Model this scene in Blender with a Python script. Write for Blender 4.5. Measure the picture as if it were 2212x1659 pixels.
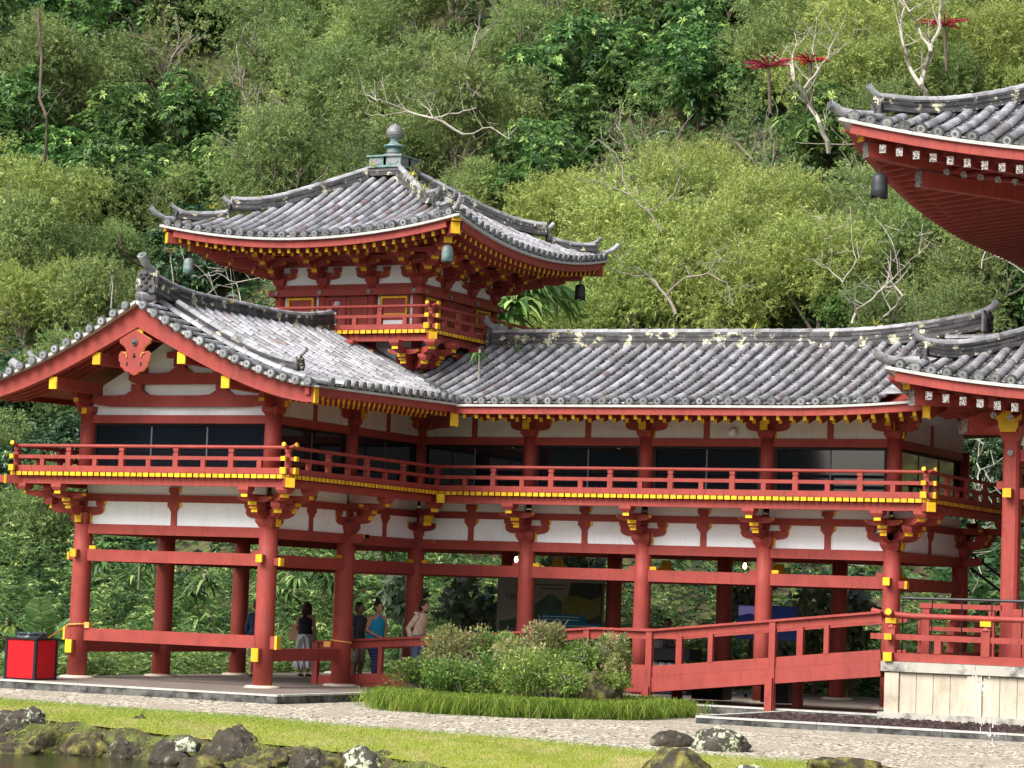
import bpy, math, random
import numpy as np
from mathutils import Vector, Matrix
R = math.radians
random.seed(7); RNG = np.random.default_rng(7)
for o in list(bpy.data.objects): bpy.data.objects.remove(o)
scene = bpy.context.scene
COL = scene.collection
# ------------------------------------------------------------------ camera
CAM = Vector((29.0705, -46.203, 1.9529))
CR, CU, CB = Vector((0.891142, 0.452266, 0.036337)), Vector((0.004429, -0.088753, 0.996044)), Vector((0.453702, -0.887456, -0.081094))
cd = bpy.data.cameras.new('camera'); cam = bpy.data.objects.new('camera', cd); COL.objects.link(cam)
cam.matrix_world = Matrix(((CR.x, CU.x, CB.x, CAM.x), (CR.y, CU.y, CB.y, CAM.y), (CR.z, CU.z, CB.z, CAM.z), (0, 0, 0, 1)))
cd.sensor_width = 36; cd.lens = 93.448; cd.clip_start = 1; cd.clip_end = 3000
scene.camera = cam
scene.render.resolution_x, scene.render.resolution_y = 1024, 768
# ------------------------------------------------------------------ light: bright overcast
SUN_EL, SUN_AZ = R(45), R(200)
world = bpy.data.worlds.new("World"); scene.world = world; world.use_nodes = True
nt = world.node_tree; bg = nt.nodes['Background']
sky = nt.nodes.new('ShaderNodeTexSky'); sky.sky_type = 'NISHITA'; sky.sun_disc = False
sky.sun_elevation = SUN_EL; sky.sun_rotation = SUN_AZ; sky.dust_density = 4.0; sky.air_density = 1.0; sky.ozone_density = 0.6
hs = nt.nodes.new('ShaderNodeHueSaturation'); hs.inputs['Saturation'].default_value = 0.45
nt.links.new(sky.outputs[0], hs.inputs['Color']); nt.links.new(hs.outputs[0], bg.inputs[0]); bg.inputs[1].default_value = 0.105
sl = bpy.data.lights.new('sun', 'SUN'); sl.energy = 2.4; sl.angle = R(36); sl.color = (1, .975, .94)
sun = bpy.data.objects.new('sun', sl); COL.objects.link(sun)
sd = Vector((-math.cos(SUN_EL) * 0.34, -math.cos(SUN_EL) * 0.94, math.sin(SUN_EL)))
sun.rotation_euler = sd.to_track_quat('Z', 'Y').to_euler(); sun.location = (0, -20, 40)
vs = scene.view_settings; vs.view_transform = 'Standard'; vs.look = 'None'; vs.exposure = 0.92; vs.gamma = 1
scene.render.engine = 'CYCLES'
# ------------------------------------------------------------------ pixel rays (planning positions in the real world)
FPX = 5742.0
def ray(u, v):
    return -CB + CR * ((u - 1106) / FPX) - CU * ((v - 829.5) / FPX)
def on_plane(ax, val, u, v):
    d = ray(u, v); i = 'xyz'.index(ax); return CAM + d * ((val - CAM[i]) / d[i])
# ------------------------------------------------------------------ materials
MATS = {}
def mat(name, col, rough=.6, var=.12, nscale=8., bump=0., bscale=60., rnd=0., spec=.3, metal=0., col2=None, c2lo=.55, c2hi=.7, c2scale=6., trans=0., emit=0., streak=0.):
    m = bpy.data.materials.new(name); m.use_nodes = True; t = m.node_tree; N = t.nodes; L = t.links
    b = N['Principled BSDF']; b.inputs['Roughness'].default_value = rough; b.inputs['Metallic'].default_value = metal
    b.inputs['Specular IOR Level'].default_value = spec
    geo = N.new('ShaderNodeNewGeometry')
    n = N.new('ShaderNodeTexNoise'); n.inputs['Scale'].default_value = nscale; n.inputs['Detail'].default_value = 5
    L.new(geo.outputs['Position'], n.inputs['Vector'])
    mr = N.new('ShaderNodeMapRange'); mr.inputs[1].default_value = .25; mr.inputs[2].default_value = .75
    mr.inputs[3].default_value = 1 - var; mr.inputs[4].default_value = 1 + var; L.new(n.outputs['Fac'], mr.inputs[0])
    base = N.new('ShaderNodeRGB'); base.outputs[0].default_value = (*col, 1); cur = base.outputs[0]
    if col2:
        n2 = N.new('ShaderNodeTexNoise'); n2.inputs['Scale'].default_value = c2scale; n2.inputs['Detail'].default_value = 6; n2.inputs['Roughness'].default_value = .65
        L.new(geo.outputs['Position'], n2.inputs['Vector'])
        r2 = N.new('ShaderNodeMapRange'); r2.inputs[1].default_value = c2lo; r2.inputs[2].default_value = c2hi; L.new(n2.outputs['Fac'], r2.inputs[0])
        mx = N.new('ShaderNodeMix'); mx.data_type = 'RGBA'; L.new(r2.outputs[0], mx.inputs[0]); L.new(cur, mx.inputs[6]); mx.inputs[7].default_value = (*col2, 1); cur = mx.outputs[2]
    val = mr.outputs[0]
    if streak:
        mp = N.new('ShaderNodeMapping'); mp.inputs['Scale'].default_value = (7, 7, .9); L.new(geo.outputs['Position'], mp.inputs[0])
        ns = N.new('ShaderNodeTexNoise'); ns.inputs['Scale'].default_value = 1.6; ns.inputs['Detail'].default_value = 7; ns.inputs['Roughness'].default_value = .7; L.new(mp.outputs[0], ns.inputs['Vector'])
        rs = N.new('ShaderNodeMapRange'); rs.inputs[1].default_value = .50; rs.inputs[2].default_value = .80; rs.inputs[3].default_value = 1.06; rs.inputs[4].default_value = 1 - streak; L.new(ns.outputs['Fac'], rs.inputs[0])
        sm = N.new('ShaderNodeMath'); sm.operation = 'MULTIPLY'; L.new(val, sm.inputs[0]); L.new(rs.outputs[0], sm.inputs[1]); val = sm.outputs[0]
    if rnd:
        a = N.new('ShaderNodeAttribute'); a.attribute_name = 'rnd'
        m2 = N.new('ShaderNodeMapRange'); m2.inputs[3].default_value = 1 - rnd; m2.inputs[4].default_value = 1 + rnd; L.new(a.outputs['Fac'], m2.inputs[0])
        mu = N.new('ShaderNodeMath'); mu.operation = 'MULTIPLY'; L.new(val, mu.inputs[0]); L.new(m2.outputs[0], mu.inputs[1]); val = mu.outputs[0]
    vm = N.new('ShaderNodeVectorMath'); vm.operation = 'SCALE'; L.new(cur, vm.inputs[0]); L.new(val, vm.inputs['Scale'])
    L.new(vm.outputs[0], b.inputs['Base Color'])
    if bump:
        nb = N.new('ShaderNodeTexNoise'); nb.inputs['Scale'].default_value = bscale; nb.inputs['Detail'].default_value = 4; L.new(geo.outputs['Position'], nb.inputs['Vector'])
        bp = N.new('ShaderNodeBump'); bp.inputs['Strength'].default_value = bump; bp.inputs['Distance'].default_value = .03
        L.new(nb.outputs['Fac'], bp.inputs['Height']); L.new(bp.outputs[0], b.inputs['Normal'])
    if emit:
        b.inputs['Emission Color'].default_value = (*col, 1); b.inputs['Emission Strength'].default_value = emit
    MATS[name] = m; return m
def leafmat(name, c_lo, c_hi, c_tip=None, rough=.5, trans=.35, objvar=.18):
    m = bpy.data.materials.new(name); m.use_nodes = True; t = m.node_tree; N = t.nodes; L = t.links
    b = N['Principled BSDF']; b.inputs['Roughness'].default_value = rough; b.inputs['Specular IOR Level'].default_value = .35
    a = N.new('ShaderNodeAttribute'); a.attribute_name = 'rnd'
    cr = N.new('ShaderNodeValToRGB'); e = cr.color_ramp.elements; e[0].position = .1; e[0].color = (*c_lo, 1); e[1].position = .75; e[1].color = (*c_hi, 1)
    if c_tip:
        x = cr.color_ramp.elements.new(1.0); x.color = (*c_tip, 1)
    L.new(a.outputs['Fac'], cr.inputs[0])
    oi = N.new('ShaderNodeObjectInfo'); m2 = N.new('ShaderNodeMapRange'); m2.inputs[3].default_value = 1 - objvar; m2.inputs[4].default_value = 1 + objvar
    L.new(oi.outputs['Random'], m2.inputs[0])
    vm = N.new('ShaderNodeVectorMath'); vm.operation = 'SCALE'; L.new(cr.outputs[0], vm.inputs[0]); L.new(m2.outputs[0], vm.inputs['Scale'])
    hu = N.new('ShaderNodeHueSaturation'); hr = N.new('ShaderNodeMapRange'); hr.inputs[3].default_value = .482; hr.inputs[4].default_value = .510
    mm = N.new('ShaderNodeMath'); mm.operation = 'FRACT'; m3 = N.new('ShaderNodeMath'); m3.operation = 'MULTIPLY'; m3.inputs[1].default_value = 7.31; L.new(oi.outputs['Random'], m3.inputs[0]); L.new(m3.outputs[0], mm.inputs[0]); L.new(mm.outputs[0], hr.inputs[0]); L.new(hr.outputs[0], hu.inputs['Hue']); L.new(vm.outputs[0], hu.inputs['Color'])
    vm = hu; L.new(vm.outputs[0], b.inputs['Base Color'])
    tr = N.new('ShaderNodeBsdfTranslucent'); L.new(vm.outputs[0], tr.inputs['Color'])
    ms = N.new('ShaderNodeMixShader'); ms.inputs[0].default_value = trans; L.new(b.outputs[0], ms.inputs[1]); L.new(tr.outputs[0], ms.inputs[2])
    L.new(ms.outputs[0], N['Material Output'].inputs['Surface'])
    MATS[name] = m; return m
mat('red', (.335, .058, .045), .58, .12, 3., .12, 35, streak=.34, col2=(.28, .052, .043), c2lo=.45, c2hi=.75, c2scale=2.2)
mat('yellow', (.74, .45, .02), .55, .14, 9., rnd=.22, streak=.2)
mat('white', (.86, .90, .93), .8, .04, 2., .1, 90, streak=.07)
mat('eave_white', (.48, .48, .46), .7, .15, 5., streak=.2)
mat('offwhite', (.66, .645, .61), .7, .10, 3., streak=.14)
mat('glass', (.008, .012, .018), .04, .1, 1., spec=.9)
mat('dark', (.015, .014, .015), .6)
mat('mullion', (.12, .13, .15), .4)
mat('concrete', (.36, .33, .29), .85, .22, 3., .25, 40, col2=(.10, .095, .085), c2lo=.48, c2hi=.72, c2scale=1.4)
mat('kerb', (.15, .15, .14), .85, .35, 7., .3, 30, col2=(.035, .035, .033), c2lo=.42, c2hi=.60, c2scale=2.6)
mat('kerb_top', (.50, .49, .45), .85, .25, 5.)
mat('floor', (.20, .165, .14), .8, .25, 1.2, .15, 30)
mat('limestone', (.54, .47, .37), .8, .16, 1.5, .12, 30, streak=.25, col2=(.36, .29, .19), c2lo=.55, c2hi=.78, c2scale=2.0)
mat('limestone_cap', (.48, .45, .39), .8, .16, 2., .15, 30, col2=(.13, .13, .12), c2lo=.5, c2hi=.66, c2scale=2.4)
mat('orange', (.75, .36, .10), .5, .1, 10., rnd=.2)
mat('bronze', (.12, .25, .23), .55, .25, 9., .2, 30, metal=.2, col2=(.30, .31, .30), c2lo=.42, c2hi=.58, c2scale=5)
mat('bronze_grey', (.24, .23, .24), .5, .2, 8., .2, 30, metal=.3, col2=(.20, .33, .30), c2lo=.55, c2hi=.68, c2scale=5)
mat('bell_dark', (.06, .065, .07), .5, .2, 10., metal=.4)
mat('bark', (.13, .10, .075), .9, .3, 6., .4, 20)
mat('pale_bark', (.43, .39, .33), .85, .25, 5., .3, 25)
mat('mid_bark', (.27, .235, .19), .85, .25, 5., .3, 25)
mat('stone_rock', (.055, .046, .034), .95, .55, 5., 1., 14, col2=(.24, .23, .18), c2lo=.56, c2hi=.68, c2scale=6)
mat('moss_rock', (.05, .042, .028), .95, .5, 6., 1., 14, col2=(.19, .175, .045), c2lo=.46, c2hi=.62, c2scale=4.5)
mat('lichen_rock', (.06, .056, .045), .95, .4, 3., .8, 9, col2=(.46, .48, .33), c2lo=.50, c2hi=.56, c2scale=7.)
mat('lava', (.055, .035, .033), .95, .4, 3., .6, 20, rnd=.6)
mat('bin_red', (.62, .012, .02), .35, .08, 3.)
mat('black', (.02, .022, .026), .4, .2, 5.)
mat('plastic_bag', (.06, .075, .09), .25, .3, 20, .5, 12)
mat('water_spray', (.85, .87, .9), .2, .02)
mat('soil', (.075, .06, .035), .95, .5, 4, .8, 12, col2=(.10, .12, .03), c2lo=.45, c2hi=.6, c2scale=2.)
mat('orange_rock', (.45, .26, .12), .9, .3, 8, .5, 14)
def tilemat():
    m = bpy.data.materials.new('tile'); m.use_nodes = True; t = m.node_tree; N = t.nodes; L = t.links; b = N['Principled BSDF']
    b.inputs['Roughness'].default_value = .42; b.inputs['Specular IOR Level'].default_value = .6
    a = N.new('ShaderNodeAttribute'); a.attribute_name = 'rnd'
    cr = N.new('ShaderNodeValToRGB'); cr.color_ramp.interpolation = 'LINEAR'
    el = cr.color_ramp.elements; el[0].position = 0; el[0].color = (.19, .19, .205, 1); el[1].position = 1; el[1].color = (.20, .145, .14, 1)
    for p, c in ((.15, (.24, .24, .255)), (.5, (.36, .36, .39)), (.78, (.48, .475, .51)), (.86, (.36, .33, .345)), (.93, (.25, .19, .19))):
        x = cr.color_ramp.elements.new(p); x.color = (*c, 1)
    L.new(a.outputs['Fac'], cr.inputs[0]); cur = cr.outputs[0]
    geo = N.new('ShaderNodeNewGeometry')
    def layer(scale, lo, hi, col, cur, detail=6, amt=1.):
        n = N.new('ShaderNodeTexNoise'); n.inputs['Scale'].default_value = scale; n.inputs['Detail'].default_value = detail; n.inputs['Roughness'].default_value = .6
        L.new(geo.outputs['Position'], n.inputs['Vector'])
        r = N.new('ShaderNodeMapRange'); r.inputs[1].default_value = lo; r.inputs[2].default_value = hi; r.inputs[4].default_value = amt; L.new(n.outputs['Fac'], r.inputs[0])
        mx = N.new('ShaderNodeMix'); mx.data_type = 'RGBA'; L.new(r.outputs[0], mx.inputs[0]); L.new(cur, mx.inputs[6]); mx.inputs[7].default_value = (*col, 1); return mx.outputs[2]
    cur = layer(1.3, .45, .75, (.17, .165, .16), cur, amt=.75)
    cur = layer(9., .58, .68, (.22, .13, .12), cur, amt=.75)
    cur = layer(16., .63, .70, (.62, .62, .58), cur, amt=.8)
    cur = layer(5., .58, .70, (.08, .08, .075), cur, amt=.8)
    cur = layer(28., .55, .75, (.16, .16, .15), cur, amt=.6)
    L.new(cur, b.inputs['Base Color'])
    nb = N.new('ShaderNodeTexNoise'); nb.inputs['Scale'].default_value = 50; L.new(geo.outputs['Position'], nb.inputs['Vector'])
    bp = N.new('ShaderNodeBump'); bp.inputs['Strength'].default_value = .2; bp.inputs['Distance'].default_value = .01; L.new(nb.outputs['Fac'], bp.inputs['Height']); L.new(bp.outputs[0], b.inputs['Normal'])
    MATS['tile'] = m
tilemat()
mat('pan_tile', (.10, .098, .105), .7, .3, 5., .3, 30, col2=(.50, .49, .49), c2lo=.52, c2hi=.66, c2scale=12., rnd=.5)  # shade in the gaps between cover rows is put into this dark base
mat('ridge_tile', (.085, .083, .085), .8, .35, 6., .4, 30, col2=(.62, .60, .42), c2lo=.56, c2hi=.61, c2scale=3.6, rnd=.45)
mat('ridge_cap', (.36, .36, .38), .7, .3, 6., .2, 30, col2=(.10, .10, .09), c2lo=.5, c2hi=.66, c2scale=3., rnd=.3)
mat('tile_end', (.12, .13, .135), .8, .3, 20., .3, 30, col2=(.25, .26, .20), c2lo=.52, c2hi=.66, c2scale=8, rnd=.35)
mat('oni', (.13, .135, .135), .8, .3, 10., .5, 25, col2=(.38, .38, .28), c2lo=.55, c2hi=.66, c2scale=6)
mat('fret', (.42, .40, .37), .5, .1, 6., .3, 60, metal=.2, col2=(.06, .04, .04), c2lo=.49, c2hi=.51, c2scale=42)
leafmat('leaf_fine', (.10, .165, .055), (.345, .46, .155), (.62, .68, .27), objvar=.25)
leafmat('leaf_fine_yellow', (.18, .25, .07), (.48, .58, .17), (.74, .74, .28), objvar=.12)
leafmat('leaf_broad', (.045, .11, .035), (.20, .38, .10), (.58, .80, .24), rough=.4, objvar=.2)
leafmat('leaf_cycad', (.10, .24, .08), (.26, .46, .16), (.5, .66, .3), rough=.35)
leafmat('leaf_dark', (.022, .055, .028), (.085, .18, .065), (.28, .42, .15), rough=.35, trans=.2)
leafmat('leaf_fern', (.03, .075, .028), (.17, .31, .085), (.56, .68, .25), rough=.45)
leafmat('leaf_red', (.25, .012, .02), (.50, .03, .035), (.55, .12, .08), trans=.2)
leafmat('leaf_varieg', (.10, .16, .05), (.42, .45, .17), (.66, .46, .34), rough=.5)
leafmat('leaf_bush', (.05, .11, .025), (.19, .31, .06), (.42, .50, .14), rough=.45)
leafmat('leaf_grass', (.10, .19, .025), (.32, .44, .06), (.58, .58, .13), rough=.5)
leafmat('leaf_weed', (.30, .38, .04), (.60, .58, .06), (.7, .6, .08), rough=.5)
leafmat('leaf_grey', (.05, .10, .05), (.16, .22, .13), (.28, .35, .22), rough=.35, trans=.2)
# ------------------------------------------------------------------ mesh builder
class MB:
    def __init__(s): s.v = []; s.f = []; s.m = []; s.r = []
    def add(s, vs, fs, m=0, r=None):
        o = len(s.v); s.v.extend([tuple(p) for p in vs])
        if r is None: r = random.random()
        for f in fs: s.f.append([i + o for i in f]); s.m.append(m); s.r.append(r)
        return s
    def box(s, c, d, m=0, r=None, taper=1., M=None):
        x, y, z = d[0] / 2, d[1] / 2, d[2] / 2; t = taper
        P = [(-x * t, -y * t, -z), (x * t, -y * t, -z), (x * t, y * t, -z), (-x * t, y * t, -z), (-x, -y, z), (x, -y, z), (x, y, z), (-x, y, z)]
        P = [Vector(p) for p in P]
        if M: P = [M @ p for p in P]
        c = Vector(c); return s.add([p + c for p in P], [(0, 3, 2, 1), (4, 5, 6, 7), (0, 1, 5, 4), (1, 2, 6, 5), (2, 3, 7, 6), (3, 0, 4, 7)], m, r)
    def bb(s, x0, x1, y0, y1, z0, z1, m=0, r=None): return s.box(((x0 + x1) / 2, (y0 + y1) / 2, (z0 + z1) / 2), (x1 - x0, y1 - y0, z1 - z0), m, r)
    def beam(s, p, q, w, h, m=0, em=None, em2=None, up=Vector((0, 0, 1)), r=None, cap=0.):
        p = Vector(p); q = Vector(q); d = (q - p).normalized(); a = d.cross(up).normalized(); b = a.cross(d)
        a = a * w / 2; b = b * h / 2
        V = [p - a - b, p + a - b, p + a + b, p - a + b, q - a - b, q + a - b, q + a + b, q - a + b]
        s.add(V, [(0, 1, 5, 4), (1, 2, 6, 5), (2, 3, 7, 6), (3, 0, 4, 7)], m, r)
        s.add(V[:4], [(3, 2, 1, 0)], m if em is None else em, r); s.add(V[4:], [(0, 1, 2, 3)], m if em2 is None else em2, r)
        return s
    def tube(s, pts, rad, n=8, m=0, r=None, caps=True, half=False, up=None):
        pts = [Vector(p) for p in pts]; k = len(pts)
        if not hasattr(rad, '__len__'): rad = [rad] * k
        V = []; pa = None
        for i in range(k):
            d = (pts[min(i + 1, k - 1)] - pts[max(i - 1, 0)]).normalized()
            if pa is None:
                pa = d.cross(Vector((0, 0, 1)) if abs(d.z) < .95 else Vector((1, 0, 0))).normalized()
            a = (pa - d * pa.dot(d)).normalized(); pa = a; b = d.cross(a)
            for j in range(n):
                t = 2 * math.pi * j / n; V.append(pts[i] + (a * math.cos(t) + b * math.sin(t)) * rad[i])
        F = [(i * n + j, i * n + (j + 1) % n, (i + 1) * n + (j + 1) % n, (i + 1) * n + j) for i in range(k - 1) for j in range(n)]
        if caps: F += [tuple(range(n))[::-1], tuple((k - 1) * n + j for j in range(n))]
        return s.add(V, F, m, r)
    def cyl(s, c, r0, h, n=20, m=0, r1=None, r=None): # base centre
        c = Vector(c); return s.tube([c, c + Vector((0, 0, h))], [r0, r0 if r1 is None else r1], n, m, r)
    def lathe(s, c, prof, n=16, m=0, r=None, sq=None):
        c = Vector(c); V = []; k = len(prof)
        for rr, z in prof:
            for j in range(n):
                t = 2 * math.pi * (j + .5) / n; V.append(c + Vector((rr * math.cos(t), rr * math.sin(t), z)))
        F = [(i * n + j, i * n + (j + 1) % n, (i + 1) * n + (j + 1) % n, (i + 1) * n + j) for i in range(k - 1) for j in range(n)]
        F += [tuple(range(n))[::-1], tuple((k - 1) * n + j for j in range(n))]
        return s.add(V, F, m, r)
    def prism(s, P2, o, ax, ay, az, t, m=0, em=None, r=None): # outline in plane (ax, ay) at o, extruded along az by t
        o, ax, ay, az = map(Vector, (o, ax, ay, az)); n = len(P2)
        A = [o + ax * p[0] + ay * p[1] for p in P2]; B = [a + az * t for a in A]
        s.add(A + B, [tuple(range(n))[::-1], tuple(range(n, 2 * n))], m, r)
        return s.add(A + B, [(i, (i + 1) % n, n + (i + 1) % n, n + i) for i in range(n)], m if em is None else em, r)
    def grid(s, rows, m=0, r=None):
        n = len(rows[0]); V = [p for row in rows for p in row]
        return s.add(V, [(i * n + j, i * n + j + 1, (i + 1) * n + j + 1, (i + 1) * n + j) for i in range(len(rows) - 1) for j in range(n - 1)], m, r)
    def build(s, name, mats, parent=None, smooth=False, bevel=0.):
        if isinstance(mats, str): mats = [mats]
        me = bpy.data.meshes.new(name); me.from_pydata(s.v, [], s.f)
        for x in mats: me.materials.append(MATS[x])
        me.polygons.foreach_set('material_index', s.m)
        at = me.attributes.new('rnd', 'FLOAT', 'FACE'); at.data.foreach_set('value', s.r)
        if smooth: me.polygons.foreach_set('use_smooth', [True] * len(s.f))
        me.update(); o = bpy.data.objects.new(name, me); COL.objects.link(o)
        if parent: o.parent = parent
        if bevel:
            b = o.modifiers.new('bevel', 'BEVEL'); b.width = bevel; b.segments = 2; b.limit_method = 'ANGLE'
        return o
def npmesh(name, V, F, rnd, mats, parent=None, midx=None):
    me = bpy.data.meshes.new(name); nf, k = F.shape
    me.vertices.add(len(V)); me.vertices.foreach_set('co', V.astype(np.float32).ravel())
    me.loops.add(nf * k); me.loops.foreach_set('vertex_index', F.astype(np.int32).ravel())
    me.polygons.add(nf); me.polygons.foreach_set('loop_start', np.arange(nf, dtype=np.int32) * k)
    for x in mats: me.materials.append(MATS[x])
    if midx is not None: me.polygons.foreach_set('material_index', midx.astype(np.int32))
    at = me.attributes.new('rnd', 'FLOAT', 'FACE'); at.data.foreach_set('value', rnd.astype(np.float32))
    me.update(calc_edges=True); me.validate()
    o = bpy.data.objects.new(name, me); COL.objects.link(o)
    if parent: o.parent = parent
    return o
def tag(o, label=None, cat=None, group=None, kind=None):
    if label: o['label'] = label
    if cat: o['category'] = cat
    if group: o['group'] = group
    if kind: o['kind'] = kind
    return o
def thing(name, label, cat, loc=(0, 0, 0), group=None):
    o = bpy.data.objects.new(name, None); COL.objects.link(o); o.location = loc; o.empty_display_size = .3
    return tag(o, label, cat, group)
def dup(root, loc, rotz=0., scale=1., label=None, cat=None, group=None):
    r = root.copy(); COL.objects.link(r); r.location = loc; r.rotation_euler = (0, 0, rotz); r.scale = (scale,) * 3 if not hasattr(scale, '__len__') else scale
    tag(r, label, cat, group)
    for ch in list(root.children):
        c = ch.copy(); COL.objects.link(c); c.parent = r
        for g in ch.children:
            e = g.copy(); COL.objects.link(e); e.parent = c
    return r
X, Y, Z = Vector((1, 0, 0)), Vector((0, 1, 0)), Vector((0, 0, 1))
# ================================================================== GALLERY WING
S, W, B1, YD, D = 2.8, 4.62, 3.1125, 6.225, 4.62
XR, XC, YC = 11.2, -2.31, 8.535
G = thing('gallery_wing', 'two-storey red timber gallery with white panels, grey tiled roofs and a corner turret', 'temple building')
def part(mb, name, mats, smooth=False, bevel=0., label=None, parent=None, kind=None):
    return tag(mb.build(name, mats, parent or G, smooth, bevel), label, kind=kind)
RY = ['red', 'yellow']
# ---- columns
front = [(0, 0), (0, B1), (0, YD), (S, YD), (2 * S, YD), (3 * S, YD), (4 * S, YD)]
cols = [(-W, 0), (-W, B1), (-W, YD), (-W, YD + D), (0, YD + D)] + front + [(k * S, YD + D) for k in (1, 2, 3, 4)]
for (x, y) in cols:
    rr = .205 if y < 4 else (.195 if x <= 0 else .187)
    mb = MB(); c = [Vector((x, y, z)) for z in (.03, 1.2, 2.4, 3.27)]
    mb.tube(c, [rr, rr, rr * .985, rr * .93], 28, 0)
    ru = rr * .87
    mb.tube([(x, y, 4.3), (x, y, 5.58)], [ru, ru * .97], 24, 0)
    o = part(mb, 'column', RY, smooth=False); me = o.data
    me.polygons.foreach_set('use_smooth', [len(p.vertices) == 4 for p in me.polygons])
    st = MB(); st.lathe((x, y, -.01), [(rr + .17, 0), (rr + .17, .02), (rr + .13, .05), (rr + .02, .06)], 24); st.build('base_stone', 'limestone', o, True)
# ---- tie beams and rails: (p, q) in plan
def nose(mb, p, d, z, w, h, l=.30): # yellow tipped end of a beam that comes through the column
    p = Vector((p[0], p[1], z)); d = Vector(d); mb.beam(p, p + d * l, w, h, 0, em2=1)
    mb.beam(p + d * l, p + d * (l + .05), w + .012, h + .012, 1, 1, 1)
def span(p, q, z0, z1, w, name='beam', trim=.12, mats=RY):
    p = Vector((p[0], p[1], (z0 + z1) / 2)); q = Vector((q[0], q[1], (z0 + z1) / 2)); d = (q - p).normalized()
    mb = MB(); mb.beam(p + d * trim, q - d * trim, w, z1 - z0, 0); return mb, d
walls = [((-W, 0), (0, 0)), ((0, 0), (0, B1)), ((0, B1), (0, YD)), ((0, YD), (S, YD)), ((S, YD), (2 * S, YD)), ((2 * S, YD), (3 * S, YD)), ((3 * S, YD), (4 * S, YD)),
         ((4 * S, YD), (4 * S, YD + D)), ((-W, 0), (-W, B1)), ((-W, B1), (-W, YD)), ((-W, YD), (-W, YD + D)), ((-W, YD + D), (0, YD + D))] + [((k * S, YD + D), ((k + 1) * S, YD + D)) for k in range(4)]
def outn(p, q):
    mx, my = (p[0] + q[0]) / 2, (p[1] + q[1]) / 2
    if abs(q[1] - p[1]) < .1: return Vector((0, -1, 0)) if (my < 7) else Vector((0, 1, 0))
    return Vector((-1, 0, 0)) if mx < -1 else Vector((1, 0, 0))
for (p, q) in walls:
    n = outn(p, q); L = (Vector((*q, 0)) - Vector((*p, 0))).length; d = (Vector((*q, 0)) - Vector((*p, 0))).normalized(); mid = (Vector((*p, 0)) + Vector((*q, 0))) / 2
    part(span(p, q, 3.04, 3.247, .17)[0], 'main_beam', RY)
    part(span(p, q, 2.465, 2.711, .17)[0], 'tie_beam', RY)
    part(span(p, q, 3.73, 3.88, .15, trim=.05)[0], 'upper_beam', RY)
    part(span(p, q, 5.38, 5.552, .15)[0], 'lintel_beam', RY)
    # white wall of the lower storey, in two strips, with a flared strut in the middle
    mb = MB(); P0 = Vector((*p, 0)); Q0 = Vector((*q, 0))
    mb.beam(P0 + Z * 3.488 + d * .08, Q0 + Z * 3.488 - d * .08, .06, .484, 0); part(mb, 'wall_panel', ['white'])
    mb = MB(); mb.beam(P0 + Z * 3.99 + d * .08, Q0 + Z * 3.99 - d * .08, .06, .22, 0); part(mb, 'wall_panel', ['white'])
    def strut(zb, zt, c, w=.135, blk=.30):
        mb = MB(); mb.beam(c + Z * zb, c + Z * (zt - .14), .13, w, 0, up=d)
        o2 = c + Z * (zt - .19); P2 = [(-w / 2, 0), (w / 2, 0), (blk / 2 - .03, .08), (blk / 2, .09), (blk / 2, .19), (-blk / 2, .19), (-blk / 2, .09), (-blk / 2 + .03, .08)]
        mb.prism(P2, o2 - n * .085, d, Z, n, .17, 0, 0)
        mb.box(o2 + d * (blk / 2 + .012) + Z * .14, (.03, .165, .10) if abs(d.x) > .5 else (.165, .03, .10), 1)
        return mb
    part(strut(3.247, 3.73, mid), 'strut', RY); part(strut(3.88, 4.04, mid, .12, .26), 'strut', RY)
    # upper storey
    if not (abs(p[1]) < .1 and abs(q[1]) < .1):
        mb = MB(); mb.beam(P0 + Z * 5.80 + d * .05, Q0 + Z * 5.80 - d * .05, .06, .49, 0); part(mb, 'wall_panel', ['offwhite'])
        mb = MB(); mb.beam(mid + Z * 5.552, mid + Z * 6.0, .12, .13, 0, up=d); part(mb, 'strut', RY)
    w = MB(); hw = L / 2 - .16; cc = mid + Z * 4.84 - n * .03
    for sx in (-1, 1): w.beam(cc + d * sx * (hw - .03) - Z * .53, cc + d * sx * (hw - .03) + Z * .53, .06, .06, 0, up=d)
    w.beam(cc - d * hw + Z * .515, cc + d * hw + Z * .515, .055, .05, 0); w.beam(cc - d * hw - Z * .515, cc + d * hw - Z * .515, .055, .06, 0)
    wf = part(w, 'window', ['dark'])
    nb = 3 if L > 4 else 2
    for k in range(nb):
        a = -hw + .06 + (2 * hw - .12) * k / nb; b = -hw + .06 + (2 * hw - .12) * (k + 1) / nb
        g = MB(); tilt = (.0, .004, -.003, .002)[k % 4]
        g.beam(cc + d * (a + .012) + n * tilt, cc + d * (b - .012) - n * tilt, .02, .96, 0); g.build('pane', ['glass'], wf)
        if k: m_ = MB(); m_.beam(cc + d * a - Z * .47, cc + d * a + Z * .47, .045, .035, 0, up=d); m_.build('mullion', ['mullion'], wf)
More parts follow.
